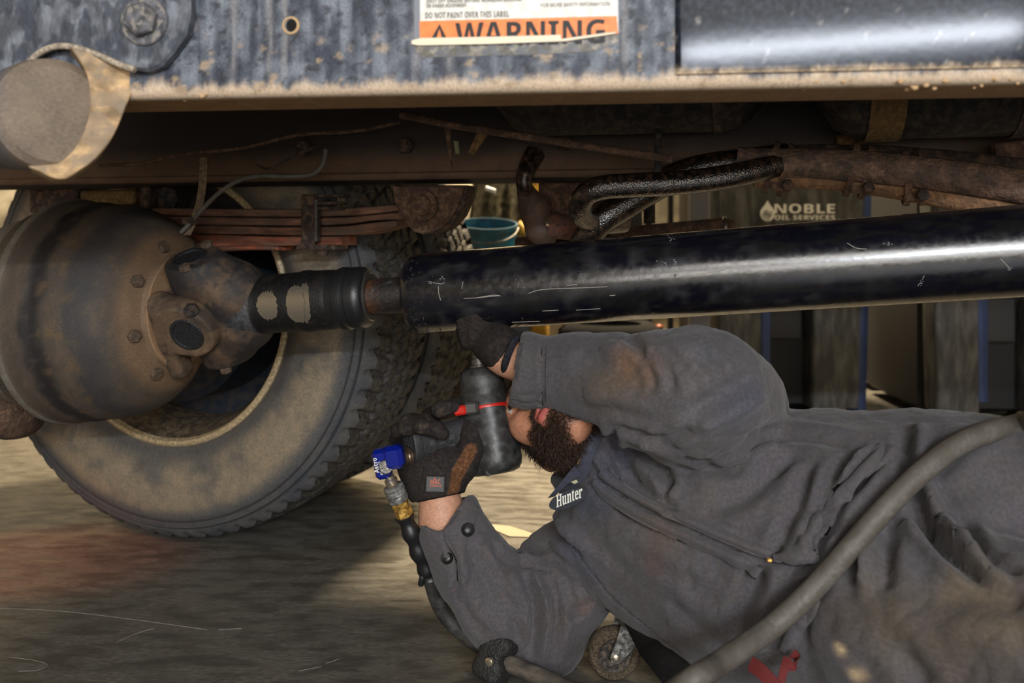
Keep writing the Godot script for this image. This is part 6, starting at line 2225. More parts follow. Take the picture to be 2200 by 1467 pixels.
	obj("red_belt", m, M.red_cloth, cov)

func ribbon(m: MB, pts: Array, side: Vector3, w: float) -> void:
	var from := m.ix.size()
	var rows := []
	for i in pts.size():
		var t: Vector3 = (pts[mini(i + 1, pts.size() - 1)] - pts[maxi(i - 1, 0)]).normalized()
		var s := (side - t * side.dot(t)).normalized()
		var u := t.cross(s) * 0.001
		rows.push_back(PackedVector3Array([pts[i] + s * w + u, pts[i] + s * w - u, pts[i] - s * w - u, pts[i] - s * w + u]))
	m.grid(rows, true)
	m.fix(from)

# ------------------------------------------------------------------ skin, head, beard
var HC := Vector3.ZERO
var HB := Basis()

func hp(x: float, y: float, z: float) -> Vector3:
	return HC + HB * Vector3(x, y, z)

func build_body(man: Node3D) -> void:
	var x := Vector3(0.56, 0.82, -0.10).normalized()
	var u := Vector3(-0.40, 0.33, -0.85)
	u = (u - x * u.dot(x)).normalized()
	HB = Basis(x, u, x.cross(u))
	HC = P(1212, 892, 1.436)
	var s := SDF.new()
	s.kg = 0.004
	s.g = 0
	s.ell(hp(0, 0.035, -0.018), Vector3(0.074, 0.090, 0.092), HB, 0.03)
	s.ell(hp(0, -0.045, 0.030), Vector3(0.056, 0.058, 0.058), HB, 0.03)
	s.cap(hp(0, -0.098, 0.066), hp(0, -0.100, 0.060), 0.021, 0.021, 0.03)
	s.cap(hp(-0.05, -0.045, -0.01), hp(-0.03, -0.085, 0.045), 0.016, 0.016, 0.03)
	s.cap(hp(0.05, -0.045, -0.01), hp(0.03, -0.085, 0.045), 0.016, 0.016, 0.03)
	s.cap(hp(-0.038, 0.034, 0.074), hp(0.038, 0.034, 0.074), 0.013, 0.013, 0.02)
	s.cap(hp(-0.044, -0.008, 0.058), hp(-0.040, -0.012, 0.060), 0.025, 0.025, 0.03)
	s.cap(hp(0.044, -0.008, 0.058), hp(0.040, -0.012, 0.060), 0.025, 0.025, 0.03)
	s.cap(hp(0, -0.062, 0.072), hp(0, -0.066, 0.070), 0.026, 0.026, 0.02)
	s.carve(hp(-0.032, 0.013, 0.094), hp(-0.032, 0.012, 0.094), 0.014, 0.012)
	s.carve(hp(0.032, 0.013, 0.094), hp(0.032, 0.012, 0.094), 0.014, 0.012)
	s.cap(hp(-0.032, 0.013, 0.0765), hp(-0.032, 0.0131, 0.0765), 0.0125, 0.0125, 0.002)
	s.cap(hp(0.032, 0.013, 0.0765), hp(0.032, 0.0131, 0.0765), 0.0125, 0.0125, 0.002)
	s.cap(hp(-0.043, 0.021, 0.080), hp(-0.022, 0.021, 0.085), 0.0035, 0.0035, 0.004)
	s.cap(hp(0.043, 0.021, 0.080), hp(0.022, 0.021, 0.085), 0.0035, 0.0035, 0.004)
	s.cap(hp(0, 0.022, 0.086), hp(0, -0.024, 0.108), 0.0085, 0.0115, 0.012)
	s.cap(hp(-0.0135, -0.029, 0.095), hp(-0.012, -0.028, 0.098), 0.0085, 0.0085, 0.008)
	s.cap(hp(0.0135, -0.029, 0.095), hp(0.012, -0.028, 0.098), 0.0085, 0.0085, 0.008)
	s.carve(hp(-0.007, -0.036, 0.100), hp(-0.006, -0.028, 0.098), 0.0035, 0.003)
	s.carve(hp(0.007, -0.036, 0.100), hp(0.006, -0.028, 0.098), 0.0035, 0.003)
	s.cap(hp(-0.021, -0.0595, 0.089), hp(0.021, -0.0595, 0.089), 0.0055, 0.0055, 0.006)
	s.cap(hp(-0.008, -0.0575, 0.094), hp(0.008, -0.0575, 0.094), 0.0055, 0.0055, 0.006)
	s.cap(hp(-0.017, -0.0700, 0.089), hp(0.017, -0.0700, 0.089), 0.0075, 0.0075, 0.006)
	s.carve(hp(-0.022, -0.0645, 0.098), hp(0.022, -0.0645, 0.098), 0.0022, 0.003)
	for e in [-1.0, 1.0]:
		s.ell(hp(0.076 * e, -0.002, -0.012), Vector3(0.010, 0.031, 0.018), HB * Basis(Vector3.UP, -0.35 * e), 0.008)
		s.carve(hp(0.084 * e, 0.002, -0.008), hp(0.084 * e, -0.010, -0.008), 0.008, 0.006)
	# neck
	s.chain([hp(0, -0.03, -0.045), hp(0.0, -0.070, -0.055), P(1310, 1012, 1.43)], [0.056, 0.052, 0.054], 0.03)
	var m := MB.new()
	s.surface(0.0034, m, 1)
	var nh := m.v.size()
	var n := noise("skin", 1.0, 3)
	for i in nh:
		var q := HB.transposed() * (m.v[i] - HC)
		var p := m.v[i]
		var k := n.get_noise_3d(p.x * 50, p.y * 50, p.z * 50) * 0.5 + 0.5
		var c := lin(196, 142, 112).lerp(lin(178, 118, 90), k)
		c = c.lerp(lin(196, 112, 88), 0.5 * sst(0.03, 0.0, (q - Vector3(0, -0.024, 0.108)).length()))
		if is_beard(q) > 0.0: c = c.lerp(lin(58, 40, 30), 0.85 * is_beard(q))
		var lips := sst(0.016, 0.011, absf(q.y + 0.0645)) * sst(0.028, 0.022, absf(q.x)) * sst(0.080, 0.086, q.z)
		c = c.lerp(lin(190, 104, 96), lips)
		c = c.lerp(lin(84, 34, 30), sst(0.0022, 0.0010, absf(q.y + 0.0645)) * lips)
		for e in [-1.0, 1.0]:
			var d := (q - Vector3(0.032 * e, 0.013, 0.0765)).length()
			if d < 0.0132 and q.z > 0.082 and q.y < 0.0185 and q.y > 0.006:
				c = lin(214, 206, 198)
				var r := Vector2(q.x - 0.032 * e + 0.002, q.y - 0.0125).length()
				if r < 0.0058: c = lin(70, 48, 34)
				if r < 0.0026: c = lin(12, 10, 10)
			c = c.lerp(lin(60, 40, 30), 0.9 * sst(0.006, 0.003, absf(q.y - 0.036)) * sst(0.022, 0.016, absf(q.x - 0.033 * e)) * sst(0.06, 0.07, q.z))
		if q.y > 0.055 or (q.z < 0.0 and q.y > -0.03 and absf(q.x) < 0.07): c = lin(46, 34, 28)
		m.c[i] = c
	# the rest of the body under the clothes, down to wrists
	var b := SDF.new()
	b.chain([P(1290, 1015, 1.41), P(1420, 1090, 1.39), P(1600, 1140, 1.33), P(1800, 1160, 1.27), P(1990, 1170, 1.21)], [0.055, 0.085, 0.09, 0.09, 0.10], 0.05)
	b.chain([P(1420, 1090, 1.39), P(1545, 930, 1.38), P(1560, 860, 1.27), P(1500, 835, 1.225), P(1250, 800, 1.34), P(1108, 770, 1.395), P(1070, 762, 1.41)], [0.08, 0.05, 0.042, 0.042, 0.036, 0.027, 0.026], 0.03)
	b.chain([P(1400, 1150, 1.39), P(1300, 1165, 1.43), P(1165, 1340, 1.405), P(1040, 1240, 1.39), P(952, 1120, 1.385), P(942, 1055, 1.385)], [0.07, 0.05, 0.040, 0.040, 0.031, 0.030], 0.03)
	b.chain([P(1980, 1110, 1.24), P(2420, 1075, 1.12)], [0.075, 0.07], 0.05)
	b.chain([P(1980, 1250, 1.16), P(2420, 1430, 0.95)], [0.08, 0.075], 0.05)
	var st := m.v.size()
	b.surface(0.008, m, 2)
	for i in range(st, m.v.size()):
		var p := m.v[i]
		var k := n.get_noise_3d(p.x * 30, p.y * 30, p.z * 30) * 0.5 + 0.5
		m.c[i] = lin(206, 158, 130).lerp(lin(190, 136, 108), k)
	obj("body", m, M.skin, man)
	# beard, moustache and head hair as strands rooted in the skin
	var rn := RandomNumberGenerator.new()
	rn.seed = 21
	var nn := vnormals(m)
	var hb := MB.new()
	var hh := MB.new()
	for i in nh:
		var q := HB.transposed() * (m.v[i] - HC)
		var w := is_beard(q)
		var scalp := 1.0 if (q.y > 0.05 and q.z < 0.085) or (q.z < 0.01 and q.y > -0.03 and absf(q.x) < 0.08 and q.z < -0.03) else 0.0
		if w < 0.25 and scalp < 0.5: continue
		for k in (2 if w >= 0.25 else 1):
			var ln := rn.randf_range(0.010, 0.020) * (0.6 + 0.6 * w)
			var dn := HB * Vector3(0.25 * signf(q.x), -1.0, 0.15)
			if q.z > 0.078 and q.y > -0.058: 
				dn = HB * Vector3(signf(q.x + 0.001) * 1.0, -0.5, 0.2)
				ln *= 0.55
			if scalp > 0.5: dn = HB * Vector3(0, -0.2, -1)
			var dir := (nn[i] * rn.randf_range(0.35, 0.8) + dn * 0.7 + Vector3(rn.randfn(0, 0.25), rn.randfn(0, 0.25), rn.randfn(0, 0.25))).normalized()
			strand(hb if scalp < 0.5 else hh, m.v[i] + Vector3(rn.randfn(0, 0.001), rn.randfn(0, 0.001), rn.randfn(0, 0.001)), dir, nn[i], ln, rn)
	var bo := obj("beard", hb, M.hair, man)
	tag(bo, "", "", "", "stuff")
	var ho := obj("hair", hh, M.hair, man)
	tag(ho, "", "", "", "stuff")
	# earring
	m = MB.new()
	m.ball(P(1260, 957, 1.335), Vector3(0.0022, 0.0026, 0.0022), 8)
	obj("metal_stud", m, M.bare_steel, man)

func is_beard(q: Vector3) -> float:      # how much beard grows at a place of the head, 0 to 1
	var w := sst(-0.034, -0.050, q.y) * sst(-0.030, -0.012, q.z)
	w *= 1.0 - sst(0.030, 0.024, absf(q.x)) * sst(-0.083, -0.077, q.y) * sst(-0.050, -0.055, q.y) * sst(0.072, 0.080, q.z)
	w *= sst(-0.120, -0.106, q.y)
	if q.y < -0.085: w *= sst(-0.015, 0.010, q.z)
	w *= 1.0 - sst(0.052, 0.034, absf(q.x)) * sst(-0.052, -0.044, q.y) * sst(0.05, 0.06, q.z)
	var mo := sst(0.032, 0.026, absf(q.x)) * sst(-0.058, -0.053, q.y) * sst(-0.038, -0.043, q.y) * sst(0.078, 0.084, q.z)
	var burn := sst(0.052, 0.060, absf(q.x)) * sst(-0.008, 0.0, q.z) * sst(0.04, 0.03, q.z) * sst(0.05, 0.03, q.y)
	return clampf(maxf(w, maxf(mo, burn)), 0, 1)

func strand(b: MB, p: Vector3, dir: Vector3, nrm: Vector3, ln: float, rn: RandomNumberGenerator) -> void:
	var side := dir.cross(nrm)
	side = side.normalized() if side.length() > 0.01 else dir.cross(Vector3.UP).normalized()
	var r := 0.00032
	var bend := (dir - nrm * 0.5).normalized()
	var a := p - nrm * 0.001
	var mid := a + dir * ln * 0.5
	var tip := mid + bend * ln * 0.5
	var up := side.cross(dir) * r
	var k := rn.randf()
	var c := lin(38, 28, 23).lerp(lin(80, 60, 48), k * k)
	var n := b.v.size()
	for q in [a, mid]:
		b.add(q + side * r, c)
		b.add(q - side * r * 0.6 + up, c)
		b.add(q - side * r * 0.6 - up, c)
	b.add(tip, c)
	for e in 3:
		var f := (e + 1) % 3
		b.tri(n + e, n + f, n + 3 + e)
		b.tri(n + f, n + 3 + f, n + 3 + e)
		b.tri(n + 3 + e, n + 3 + f, n + 6)

# ------------------------------------------------------------------ gloved hands
func build_gloves(man: Node3D) -> void:
	var n := noise("glove", 1.0, 3)
	# right hand round the wrench grip
	var s := SDF.new()
	s.kg = 0.004
	s.g = 0
	s.chain([P(945, 1085, 1.385), P(940, 1040, 1.385), P(935, 1010, 1.395)], [0.036, 0.037, 0.040], 0.02)
	s.cap(P(905, 1030, 1.39), P(900, 1000, 1.405), 0.028, 0.028, 0.02)
	s.cap(P(935, 1010, 1.395), P(970, 985, 1.405), 0.036, 0.028, 0.02)
	s.cap(P(925, 1000, 1.43), P(905, 945, 1.462), 0.028, 0.024, 0.02)
	s.cap(P(890, 1000, 1.42), P(872, 955, 1.450), 0.024, 0.022, 0.02)
	s.cap(P(960, 985, 1.43), P(930, 930, 1.462), 0.024, 0.020, 0.02)
	s.cut([view_plane(895, 1078, 1000, 1056, 1.36, 950, 1120)])
	s.g = 1
	s.chain([P(935, 925, 1.458), P(925, 893, 1.425), P(945, 880, 1.388), P(976, 873, 1.386)], [0.0125, 0.0125, 0.0118, 0.0100], 0.006)
	s.g = 2
	s.chain([P(908, 938, 1.460), P(893, 908, 1.420), P(912, 908, 1.365), P(938, 922, 1.342), P(952, 932, 1.344)], [0.0128, 0.0130, 0.0128, 0.0112, 0.0098], 0.006)
	s.g = 3
	s.chain([P(885, 950, 1.455), P(868, 925, 1.415), P(876, 908, 1.368), P(903, 915, 1.346), P(916, 922, 1.346)], [0.0122, 0.0124, 0.0120, 0.0105, 0.0092], 0.006)
	s.g = 4
	s.chain([P(872, 965, 1.448), P(852, 945, 1.415), P(856, 925, 1.378), P(874, 920, 1.358), P(884, 924, 1.356)], [0.0112, 0.0112, 0.0106, 0.0095, 0.0085], 0.006)
	s.g = 5
	s.chain([P(972, 1030, 1.395), P(995, 1000, 1.385), P(1012, 965, 1.388), P(1012, 930, 1.402), P(1000, 908, 1.414)], [0.024, 0.0205, 0.0175, 0.0150, 0.0120], 0.012)
	var m := MB.new()
	s.surface(0.0030, m, 1)
	var br := [P(974, 1056, 1.355), P(986, 1012, 1.36), P(1012, 966, 1.365)]
	for i in m.v.size():
		var p := m.v[i]
		var k := n.get_noise_3d(p.x * 60, p.y * 60, p.z * 60) * 0.5 + 0.5
		var c := lin(46, 42, 41).lerp(lin(62, 56, 53), k)
		var d := 1e9
		for e in 2:
			var ba: Vector3 = br[e + 1] - br[e]
			var h := clampf((p - br[e]).dot(ba) / ba.length_squared(), 0, 1)
			d = minf(d, (p - br[e] - ba * h).length())
		c = c.lerp(lin(128, 88, 58).lerp(lin(100, 68, 46), k), sst(0.0115, 0.0095, d))
		c = c.lerp(lin(96, 82, 70), 0.6 * sst(0.60, 0.75, k) * sst(0.02, 0.0, (p - P(905, 905, 1.36)).length() - 0.03))
		m.c[i] = c
	# seams across the fingers, wrist strap edge
	var gl := obj("glove", m, M.glove, man)
	gl.set_meta("label", "dark work glove with a brown suede thumb")
	m = MB.new()
	var pc := P(935, 1040, 1.36)
	var pn := (Vector3(0, EYE, 0) - pc).normalized()
	var o := Vector3(0, EYE, 0)
	pc = o + (pc - o).normalized() * (s.march(o, (pc - o).normalized(), 1.0, 1.8) - 0.0022)
	var f := frame(pc, pn + Vector3(0, 0.15, 0))
	m.box(f * Transform3D(Basis(Vector3.FORWARD, 0.05), Vector3.ZERO), Vector3(0.027, 0.0225, 0.004), 0.001)
	var pa := obj("logo_patch", m, mat("patch_grey", rgb(62, 62, 62), 0.6), gl)
	var org := mat("patch_orange", rgb(186, 98, 70), 0.7)
	flat_text("MAC", 0.0065, pc + f.basis.x * -0.0070 + f.basis.y * 0.0000 + f.basis.z * 0.0022, f.basis.x, f.basis.y, org, gl, "patch_lettering", true, "Droid Sans", 1.0, 0.0145)
	flat_text("TOOLS", 0.0036, pc + f.basis.x * -0.0085 - f.basis.y * 0.0045 + f.basis.z * 0.0022, f.basis.x, f.basis.y, org, gl, "patch_lettering", true, "Droid Sans", 1.0, 0.0175)
	m = MB.new()
	m.slab(PackedVector2Array([Vector2(-0.0028, 0.0066), Vector2(0.0012, 0.0066), Vector2(-0.0008, 0.0094)]), pc + f.basis.z * 0.0026, f.basis.x, f.basis.y, -f.basis.z * 0.0005, 0.0)
	obj("patch_lettering", m, org, gl)
	for k in 2:
		m = MB.new()
		m.tube([pc + f.basis.x * -0.0095 - f.basis.y * (0.0070 + 0.002 * k) + f.basis.z * 0.0020, pc + f.basis.x * 0.0095 - f.basis.y * (0.0066 + 0.002 * k) + f.basis.z * 0.0020], 0.0003, 5)
		obj("patch_line", m, M.stitch, gl)
	# rolled hem at the wrist
	m = MB.new()
	var ring := []
	var hc := P(946, 1065, 1.385)
	var hx := (P(1000, 1056, 1.385) - P(895, 1078, 1.385)).normalized()
	for i in 25:
		var a := TAU * i / 24.0
		ring.push_back(hc + hx * cos(a) * 0.0355 + (hc - Vector3(0, EYE, 0)).normalized() * sin(a) * 0.0355)
	m.tube(ring, 0.0028, 8, false, func(_p, _t, _a): return lin(30, 29, 31))
	obj("glove_hem", m, M.glove, gl)
	# left hand steadying the socket under the shaft
	s = SDF.new()
	s.kg = 0.004
	s.g = 0
	s.chain([P(1100, 762, 1.395), P(1078, 752, 1.405), P(1052, 738, 1.425)], [0.027, 0.028, 0.029], 0.02)
	s.cap(P(1075, 735, 1.42), P(1045, 712, 1.445), 0.024, 0.023, 0.02)
	s.cut([view_plane(1112, 735, 1082, 800, 1.38, 1150, 780)])
	var fy := [[-58, 0.0112], [-40, 0.0116], [-23, 0.0112], [-8, 0.0100]]
	for i in 4:
		s.g = i + 1
		var y: float = 738 + fy[i][0]
		var r: float = fy[i][1]
		s.chain([P(1050, y + 4, 1.430), P(1020, y + 2, 1.418), P(995 + i * 3, y + 6, 1.428), P(990 + i * 4, y + 10, 1.455), P(1003 + i * 3, y + 10, 1.470)], [r * 1.05, r, r * 0.96, r * 0.9, r * 0.8], 0.006)
	s.g = 6
	s.chain([P(1075, 762, 1.425), P(1056, 764, 1.450), P(1040, 756, 1.485), P(1024, 746, 1.500)], [0.018, 0.014, 0.0125, 0.0105], 0.01)
	m = MB.new()
	s.surface(0.0030, m, 1)
	for i in m.v.size():
		var p := m.v[i]
		var k := n.get_noise_3d(p.x * 60, p.y * 60, p.z * 60) * 0.5 + 0.5
		m.c[i] = lin(44, 40, 39).lerp(lin(62, 54, 50), k)
	gl = obj("glove", m, M.glove, man)
	gl.set_meta("label", "dark work glove in the shade of the shaft")
	m = MB.new()
	m.tube(spline([P(1122, 720, 1.39), P(1106, 732, 1.362), P(1093, 758, 1.355), P(1084, 786, 1.366), P(1084, 800, 1.39)], 5), 0.0055, 10)
	obj("wrist_strap", m, M.cloth_dark, gl)
# ------------------------------------------------------------------ creeper
func build_creeper() -> void:
	var cr := thing("creeper", "black padded mechanic's creeper on small caster wheels under the lying mechanic", "creeper", Vector3(0.3, 0, -1.25))
	var o := Vector3(0.112, 0.114, -1.385)
	var u := Vector3(0.80, 0, 0.60).normalized()
	var v := Vector3(0.60, 0, -0.80).normalized()
	var m := MB.new()
	var pg := PackedVector2Array()
	for q in [[0.06, 0.0], [0.8, 0.0], [0.8, 0.44], [0.06, 0.44], [0.02, 0.42], [0.0, 0.38], [0.0, 0.06], [0.02, 0.02]]: pg.push_back(Vector2(q[0], q[1]))
	m.slab(pg, o + Vector3.UP * 0.014, u, v, Vector3.DOWN * 0.024, 0.006)
	obj("pad", m, M.creeper, cr)
	m = MB.new()
	m.slab(PackedVector2Array([Vector2(-0.02, 0.02), Vector2(0.10, -0.012), Vector2(0.22, -0.012), Vector2(0.22, 0.05), Vector2(0.0, 0.09), Vector2(-0.03, 0.06)]), o + Vector3.UP * 0.026, u, v, Vector3.DOWN * 0.022, 0.007)
	obj("shoulder_rest", m, M.creeper, cr)
	# moulded side wing that hangs down beside the wheel
	m = MB.new()
	var rows := []
	for i in 15:
		var t := i / 14.0
		var p := o + u * lerpf(0.065, 0.60, t) - v * 0.004
		var dip := 0.082 * sst(0.0, 0.12, t)
		rows.push_back(PackedVector3Array([p + Vector3.UP * 0.012, p - v * 0.010, p - v * (0.014 + 0.006 * sin(t * 9)) - Vector3.UP * dip, p + v * 0.008 - Vector3.UP * dip, p + v * 0.014 + Vector3.UP * 0.01]))
	m.grid(rows, true)
	m.fix(0)
	obj("side_wing", m, M.creeper, cr)
	m = MB.new()
	m.tube(spline([o + u * 0.02 + v * 0.02 - Vector3.UP * 0.012, o + u * 0.10 - v * 0.006 - Vector3.UP * 0.010, o + u * 0.30 - v * 0.002 - Vector3.UP * 0.012, o + u * 0.88 + v * 0.01 - Vector3.UP * 0.012], 6), 0.008, 12)
	obj("frame_bar", m, M.black_paint, cr)
	for c in [P(1318, 1405, 1.365), o + u * 0.80 + v * 0.06 + Vector3.DOWN * 0.06, o + u * 0.80 + v * 0.40 + Vector3.DOWN * 0.06, o + u * 0.08 + v * 0.40 + Vector3.DOWN * 0.06]:
		var q: Vector3 = c
		q.y = 0.0385
		caster(cr, q)

func caster(cr: Node3D, c: Vector3) -> void:
	var ax := Vector3(0.10, 0.02, 1.0).normalized()
	var m := MB.new()
	var nz_ := noise("caster", 1.0, 3)
	m.lathe(c, ax, [Vector2(-0.013, 0.025), Vector2(-0.013, 0.034), Vector2(-0.009, 0.0375), Vector2(0.0, 0.0385), Vector2(0.009, 0.0375), Vector2(0.013, 0.034), Vector2(0.0135, 0.0265), Vector2(0.010, 0.0250)], 56, null, 0.7, func(t, r, an): return 0.0010 * nz_.get_noise_2d(cos(an) * 6.0, sin(an) * 6.0 + t * 80.0) if r > 0.033 else 0.0)
	var w := obj("caster_wheel", m, M.caster_tread, cr)
	m = MB.new()
	m.lathe(c, ax, [Vector2(0.0, 0.0262), Vector2(0.0095, 0.0262), Vector2(0.0085, 0.023), Vector2(0.0075, 0.021), Vector2(0.0085, 0.019), Vector2(0.0080, 0.010), Vector2(0.0120, 0.008), Vector2(0.0120, 0.0)], 40)
	obj("wheel_hub", m, M.caster_hub, w)
	var up := Vector3(0.50, 0.86, 0).normalized()
	var sd := ax.cross(up).normalized()
	for s in [-1.0, 1.0]:
		m = MB.new()
		var pg := PackedVector2Array()
		for q in [[-0.008, -0.004], [-0.004, -0.009], [0.004, -0.009], [0.009, -0.002], [0.016, 0.024], [0.020, 0.044], [-0.018, 0.044], [-0.013, 0.022]]: pg.push_back(Vector2(q[0], q[1]))
		m.slab(pg, c + ax * (0.0185 * s + 0.001), -sd, up, -ax * 0.0022, 0.0005)
		var fk := obj("caster_fork", m, M.zinc, cr)
		m = MB.new()
		m.lathe(c + ax * 0.0185 * s, ax * s, [Vector2(0.0, 0.0062), Vector2(0.003, 0.0062), Vector2(0.0045, 0.004), Vector2(0.0045, 0.0)], 20)
		obj("axle_pin", m, M.bare_steel, fk)
	m = MB.new()
	m.box(Transform3D(Basis(-sd, up, ax), c + up * 0.0445 - sd * 0.003), Vector3(0.040, 0.004, 0.042), 0.001)
	obj("caster_plate", m, M.zinc, cr)

# ------------------------------------------------------------------ impact wrench
func loft(m: MB, secs: Array, segs: int, e: float, fx: Vector3, fz: Vector3, caps := true) -> void:   # secs: [centre, half width, half depth]; superellipses
	var from := m.ix.size()
	var rows := []
	for q in secs:
		var row := PackedVector3Array()
		for k in segs:
			var a := TAU * k / segs
			var c := cos(a)
			var s := sin(a)
			row.push_back(q[0] + fx * (signf(c) * pow(absf(c), 2.0 / e) * q[1]) + fz * (signf(s) * pow(absf(s), 2.0 / e) * q[2]))
		rows.push_back(row)
	m.grid(rows, true)
	if caps:
		for k in 2:
			var row: PackedVector3Array = rows[0] if k == 0 else rows[-1]
			var c := m.add(secs[0][0] if k == 0 else secs[-1][0])
			var st := m.v.size()
			for p in row: m.add(p)
			for i in segs:
				if k == 0: m.tri(c, st + (i + 1) % segs, st + i)
				else: m.tri(c, st + i, st + (i + 1) % segs)
	m.fix(from)

func build_wrench() -> void:
	var top := P(1032, 796, 1.445)
	var bot := P(1062, 1010, 1.415)
	var ax := (bot - top).normalized()
	var w := thing("impact_wrench", "grey air impact wrench with red trigger and rubber grip pointing up at the shaft", "impact wrench", Vector3(top.x, 0, top.z))
	var fx := (Vector3(0.86, 0, 0.5) - ax * Vector3(0.86, 0, 0.5).dot(ax)).normalized()
	var fz := ax.cross(fx)
	var at := func(py: float, dx := 0.0): 
		var t := (py - 796.0) / (1010.0 - 796.0)
		return top.lerp(bot, t) + Vector3(dx, 0, 0)
	var m := MB.new()
	m.lathe(top, -ax, [Vector2(-0.004, 0.026), Vector2(-0.001, 0.022), Vector2(0.002, 0.0165), Vector2(0.0085, 0.0150), Vector2(0.0090, 0.0125), Vector2(0.018, 0.0122), Vector2(0.019, 0.0105), Vector2(0.05, 0.0100), Vector2(0.052, 0.0125), Vector2(0.085, 0.0125), Vector2(0.085, 0.0)], 40)
	obj("anvil_socket", m, M.worn_steel, w)
	m = MB.new()
	loft(m, [[at.call(790), 0.0235, 0.0235], [at.call(794), 0.0275, 0.0275], [at.call(802), 0.0315, 0.0315], [at.call(812), 0.0332, 0.0332], [at.call(846), 0.0350, 0.0350], [at.call(852), 0.0362, 0.0362], [at.call(866), 0.0395, 0.0395], [at.call(872), 0.0400, 0.0400]], 48, 2.15, fx, fz)
	obj("hammer_case", m, M.tool_body, w)
	m = MB.new()
	loft(m, [[at.call(871), 0.0404, 0.0404], [at.call(873), 0.0412, 0.0412], [at.call(877), 0.0412, 0.0412], [at.call(879), 0.0404, 0.0404]], 48, 2.3, fx, fz)
	obj("red_ring", m, M.tool_red, w)
	m = MB.new()
	loft(m, [[at.call(877), 0.0400, 0.0400], [at.call(900), 0.0408, 0.0400], [at.call(960), 0.0425, 0.0405], [at.call(990), 0.0425, 0.0400], [at.call(1003), 0.0412, 0.0385], [at.call(1012), 0.0370, 0.0345], [at.call(1017), 0.0290, 0.027], [at.call(1018), 0.016, 0.015]], 56, 2.7, fx, fz)
	obj("motor_housing", m, M.tool_body, w)
	# raised rib down the corner of the housing
	m = MB.new()
	m.tube(spline([at.call(884) - fx * 0.010 + Vector3(0, 0, 0.037), at.call(920) - fx * 0.010 + Vector3(0, 0, 0.0385), at.call(985) - fx * 0.010 + Vector3(0, 0, 0.0385), at.call(1006) - fx * 0.009 + Vector3(0, 0, 0.033)], 6), 0.0050, 12)
	obj("housing_rib", m, mat("rib_grey", rgb(88, 88, 87), 0.42, 0.4), w)
	# grip
	var h0 := P(1010, 925, 1.425)
	var h1 := P(878, 957, 1.375)
	var hx := (h1 - h0).normalized()
	var up := (Vector3.UP - hx * hx.y).normalized()
	var sd := hx.cross(up)
	m = MB.new()
	loft(m, [[h0, 0.028, 0.024], [h0.lerp(h1, 0.3), 0.0255, 0.022], [h0.lerp(h1, 0.7), 0.0265, 0.023], [h0.lerp(h1, 0.88), 0.0275, 0.024]], 40, 2.4, up, sd)
	obj("grip", m, M.tool_rubber, w)
	m = MB.new()
	loft(m, [[h0.lerp(h1, 0.87), 0.0285, 0.0250], [h0.lerp(h1, 0.885), 0.0295, 0.0262], [h0.lerp(h1, 0.975), 0.0300, 0.0265], [h0.lerp(h1, 1.0), 0.0288, 0.0252]], 40, 2.4, up, sd)
	obj("grip_end_cap", m, M.tool_rubber, w)
	m = MB.new()
	m.box(frame(h1 + hx * 0.0004 + up * 0.010, hx), Vector3(0.034, 0.026, 0.001), 0.0002)
	var vent := obj("exhaust_vent", m, mat("vent_black", rgb(8, 8, 9), 0.7), w)
	for k in 5:
		m = MB.new()
		m.tube([h1 + hx * 0.0012 + up * (0.0215 - k * 0.0055) - sd * 0.017, h1 + hx * 0.0012 + up * (0.0215 - k * 0.0055) + sd * 0.017], 0.0009, 6)
		obj("vent_bar", m, M.tool_rubber, vent)
	for k in 6:
		m = MB.new()
		m.tube([h1 + hx * 0.0012 + up * 0.022 + sd * (-0.015 + 0.006 * k), h1 + hx * 0.0012 - up * 0.002 + sd * (-0.015 + 0.006 * k)], 0.0008, 6)
		obj("vent_bar", m, M.tool_rubber, vent)
	# raised pads on the rubber grip: those the fingers leave bare
	var gs := (-sd if sd.z < 0 else sd)
	for q in [[0.40, 0.004], [0.40, -0.012], [0.56, 0.001], [0.56, -0.014], [0.72, 0.003], [0.72, -0.012], [0.26, -0.004]]:
		m = MB.new()
		var c: Vector3 = h0.lerp(h1, q[0]) + up * q[1] + gs * (0.0222 - absf(q[1]) * 0.15)
		m.box(Transform3D(Basis(hx, up, hx.cross(up)), c), Vector3(0.0105, 0.0105, 0.0035), 0.0012)
		obj("grip_pad", m, mat("grip_pad", rgb(58, 58, 60), 0.6), w)
	m = MB.new()
	m.lathe(h1 - up * 0.0165 - hx * 0.004, hx, [Vector2(0, 0.0135), Vector2(0.006, 0.0135), Vector2(0.007, 0.0108), Vector2(0.009, 0.0100), Vector2(0.010, 0.0108), Vector2(0.0125, 0.0108), Vector2(0.0135, 0.0098), Vector2(0.0155, 0.0108), Vector2(0.0180, 0.0108), Vector2(0.0190, 0.0096), Vector2(0.026, 0.0096)], 28)
	obj("air_inlet", m, mat("inlet_bronze", rgb(118, 100, 84), 0.35, 0.8), w)
	# trigger and the plate above it
	m = MB.new()
	m.box(frame(P(990, 881, 1.387), Vector3(-0.25, 0.1, 1)) * Transform3D(Basis(Vector3.BACK, 0.18), Vector3.ZERO), Vector3(0.020, 0.0145, 0.016), 0.003)
	obj("trigger", m, M.tool_red, w)
	m = MB.new()
	m.box(frame(P(1013, 876, 1.388), Vector3(-0.15, 0.1, 1)) * Transform3D(Basis(Vector3.BACK, 0.12), Vector3.ZERO), Vector3(0.022, 0.019, 0.018), 0.0035)
	obj("trigger_guard", m, mat("guard", rgb(58, 54, 52), 0.5), w)
	m = MB.new()
	m.tube([P(1000, 885, 1.41), P(1030, 890, 1.43)], 0.013, 16)
	obj("trigger_neck", m, M.tool_body, w)

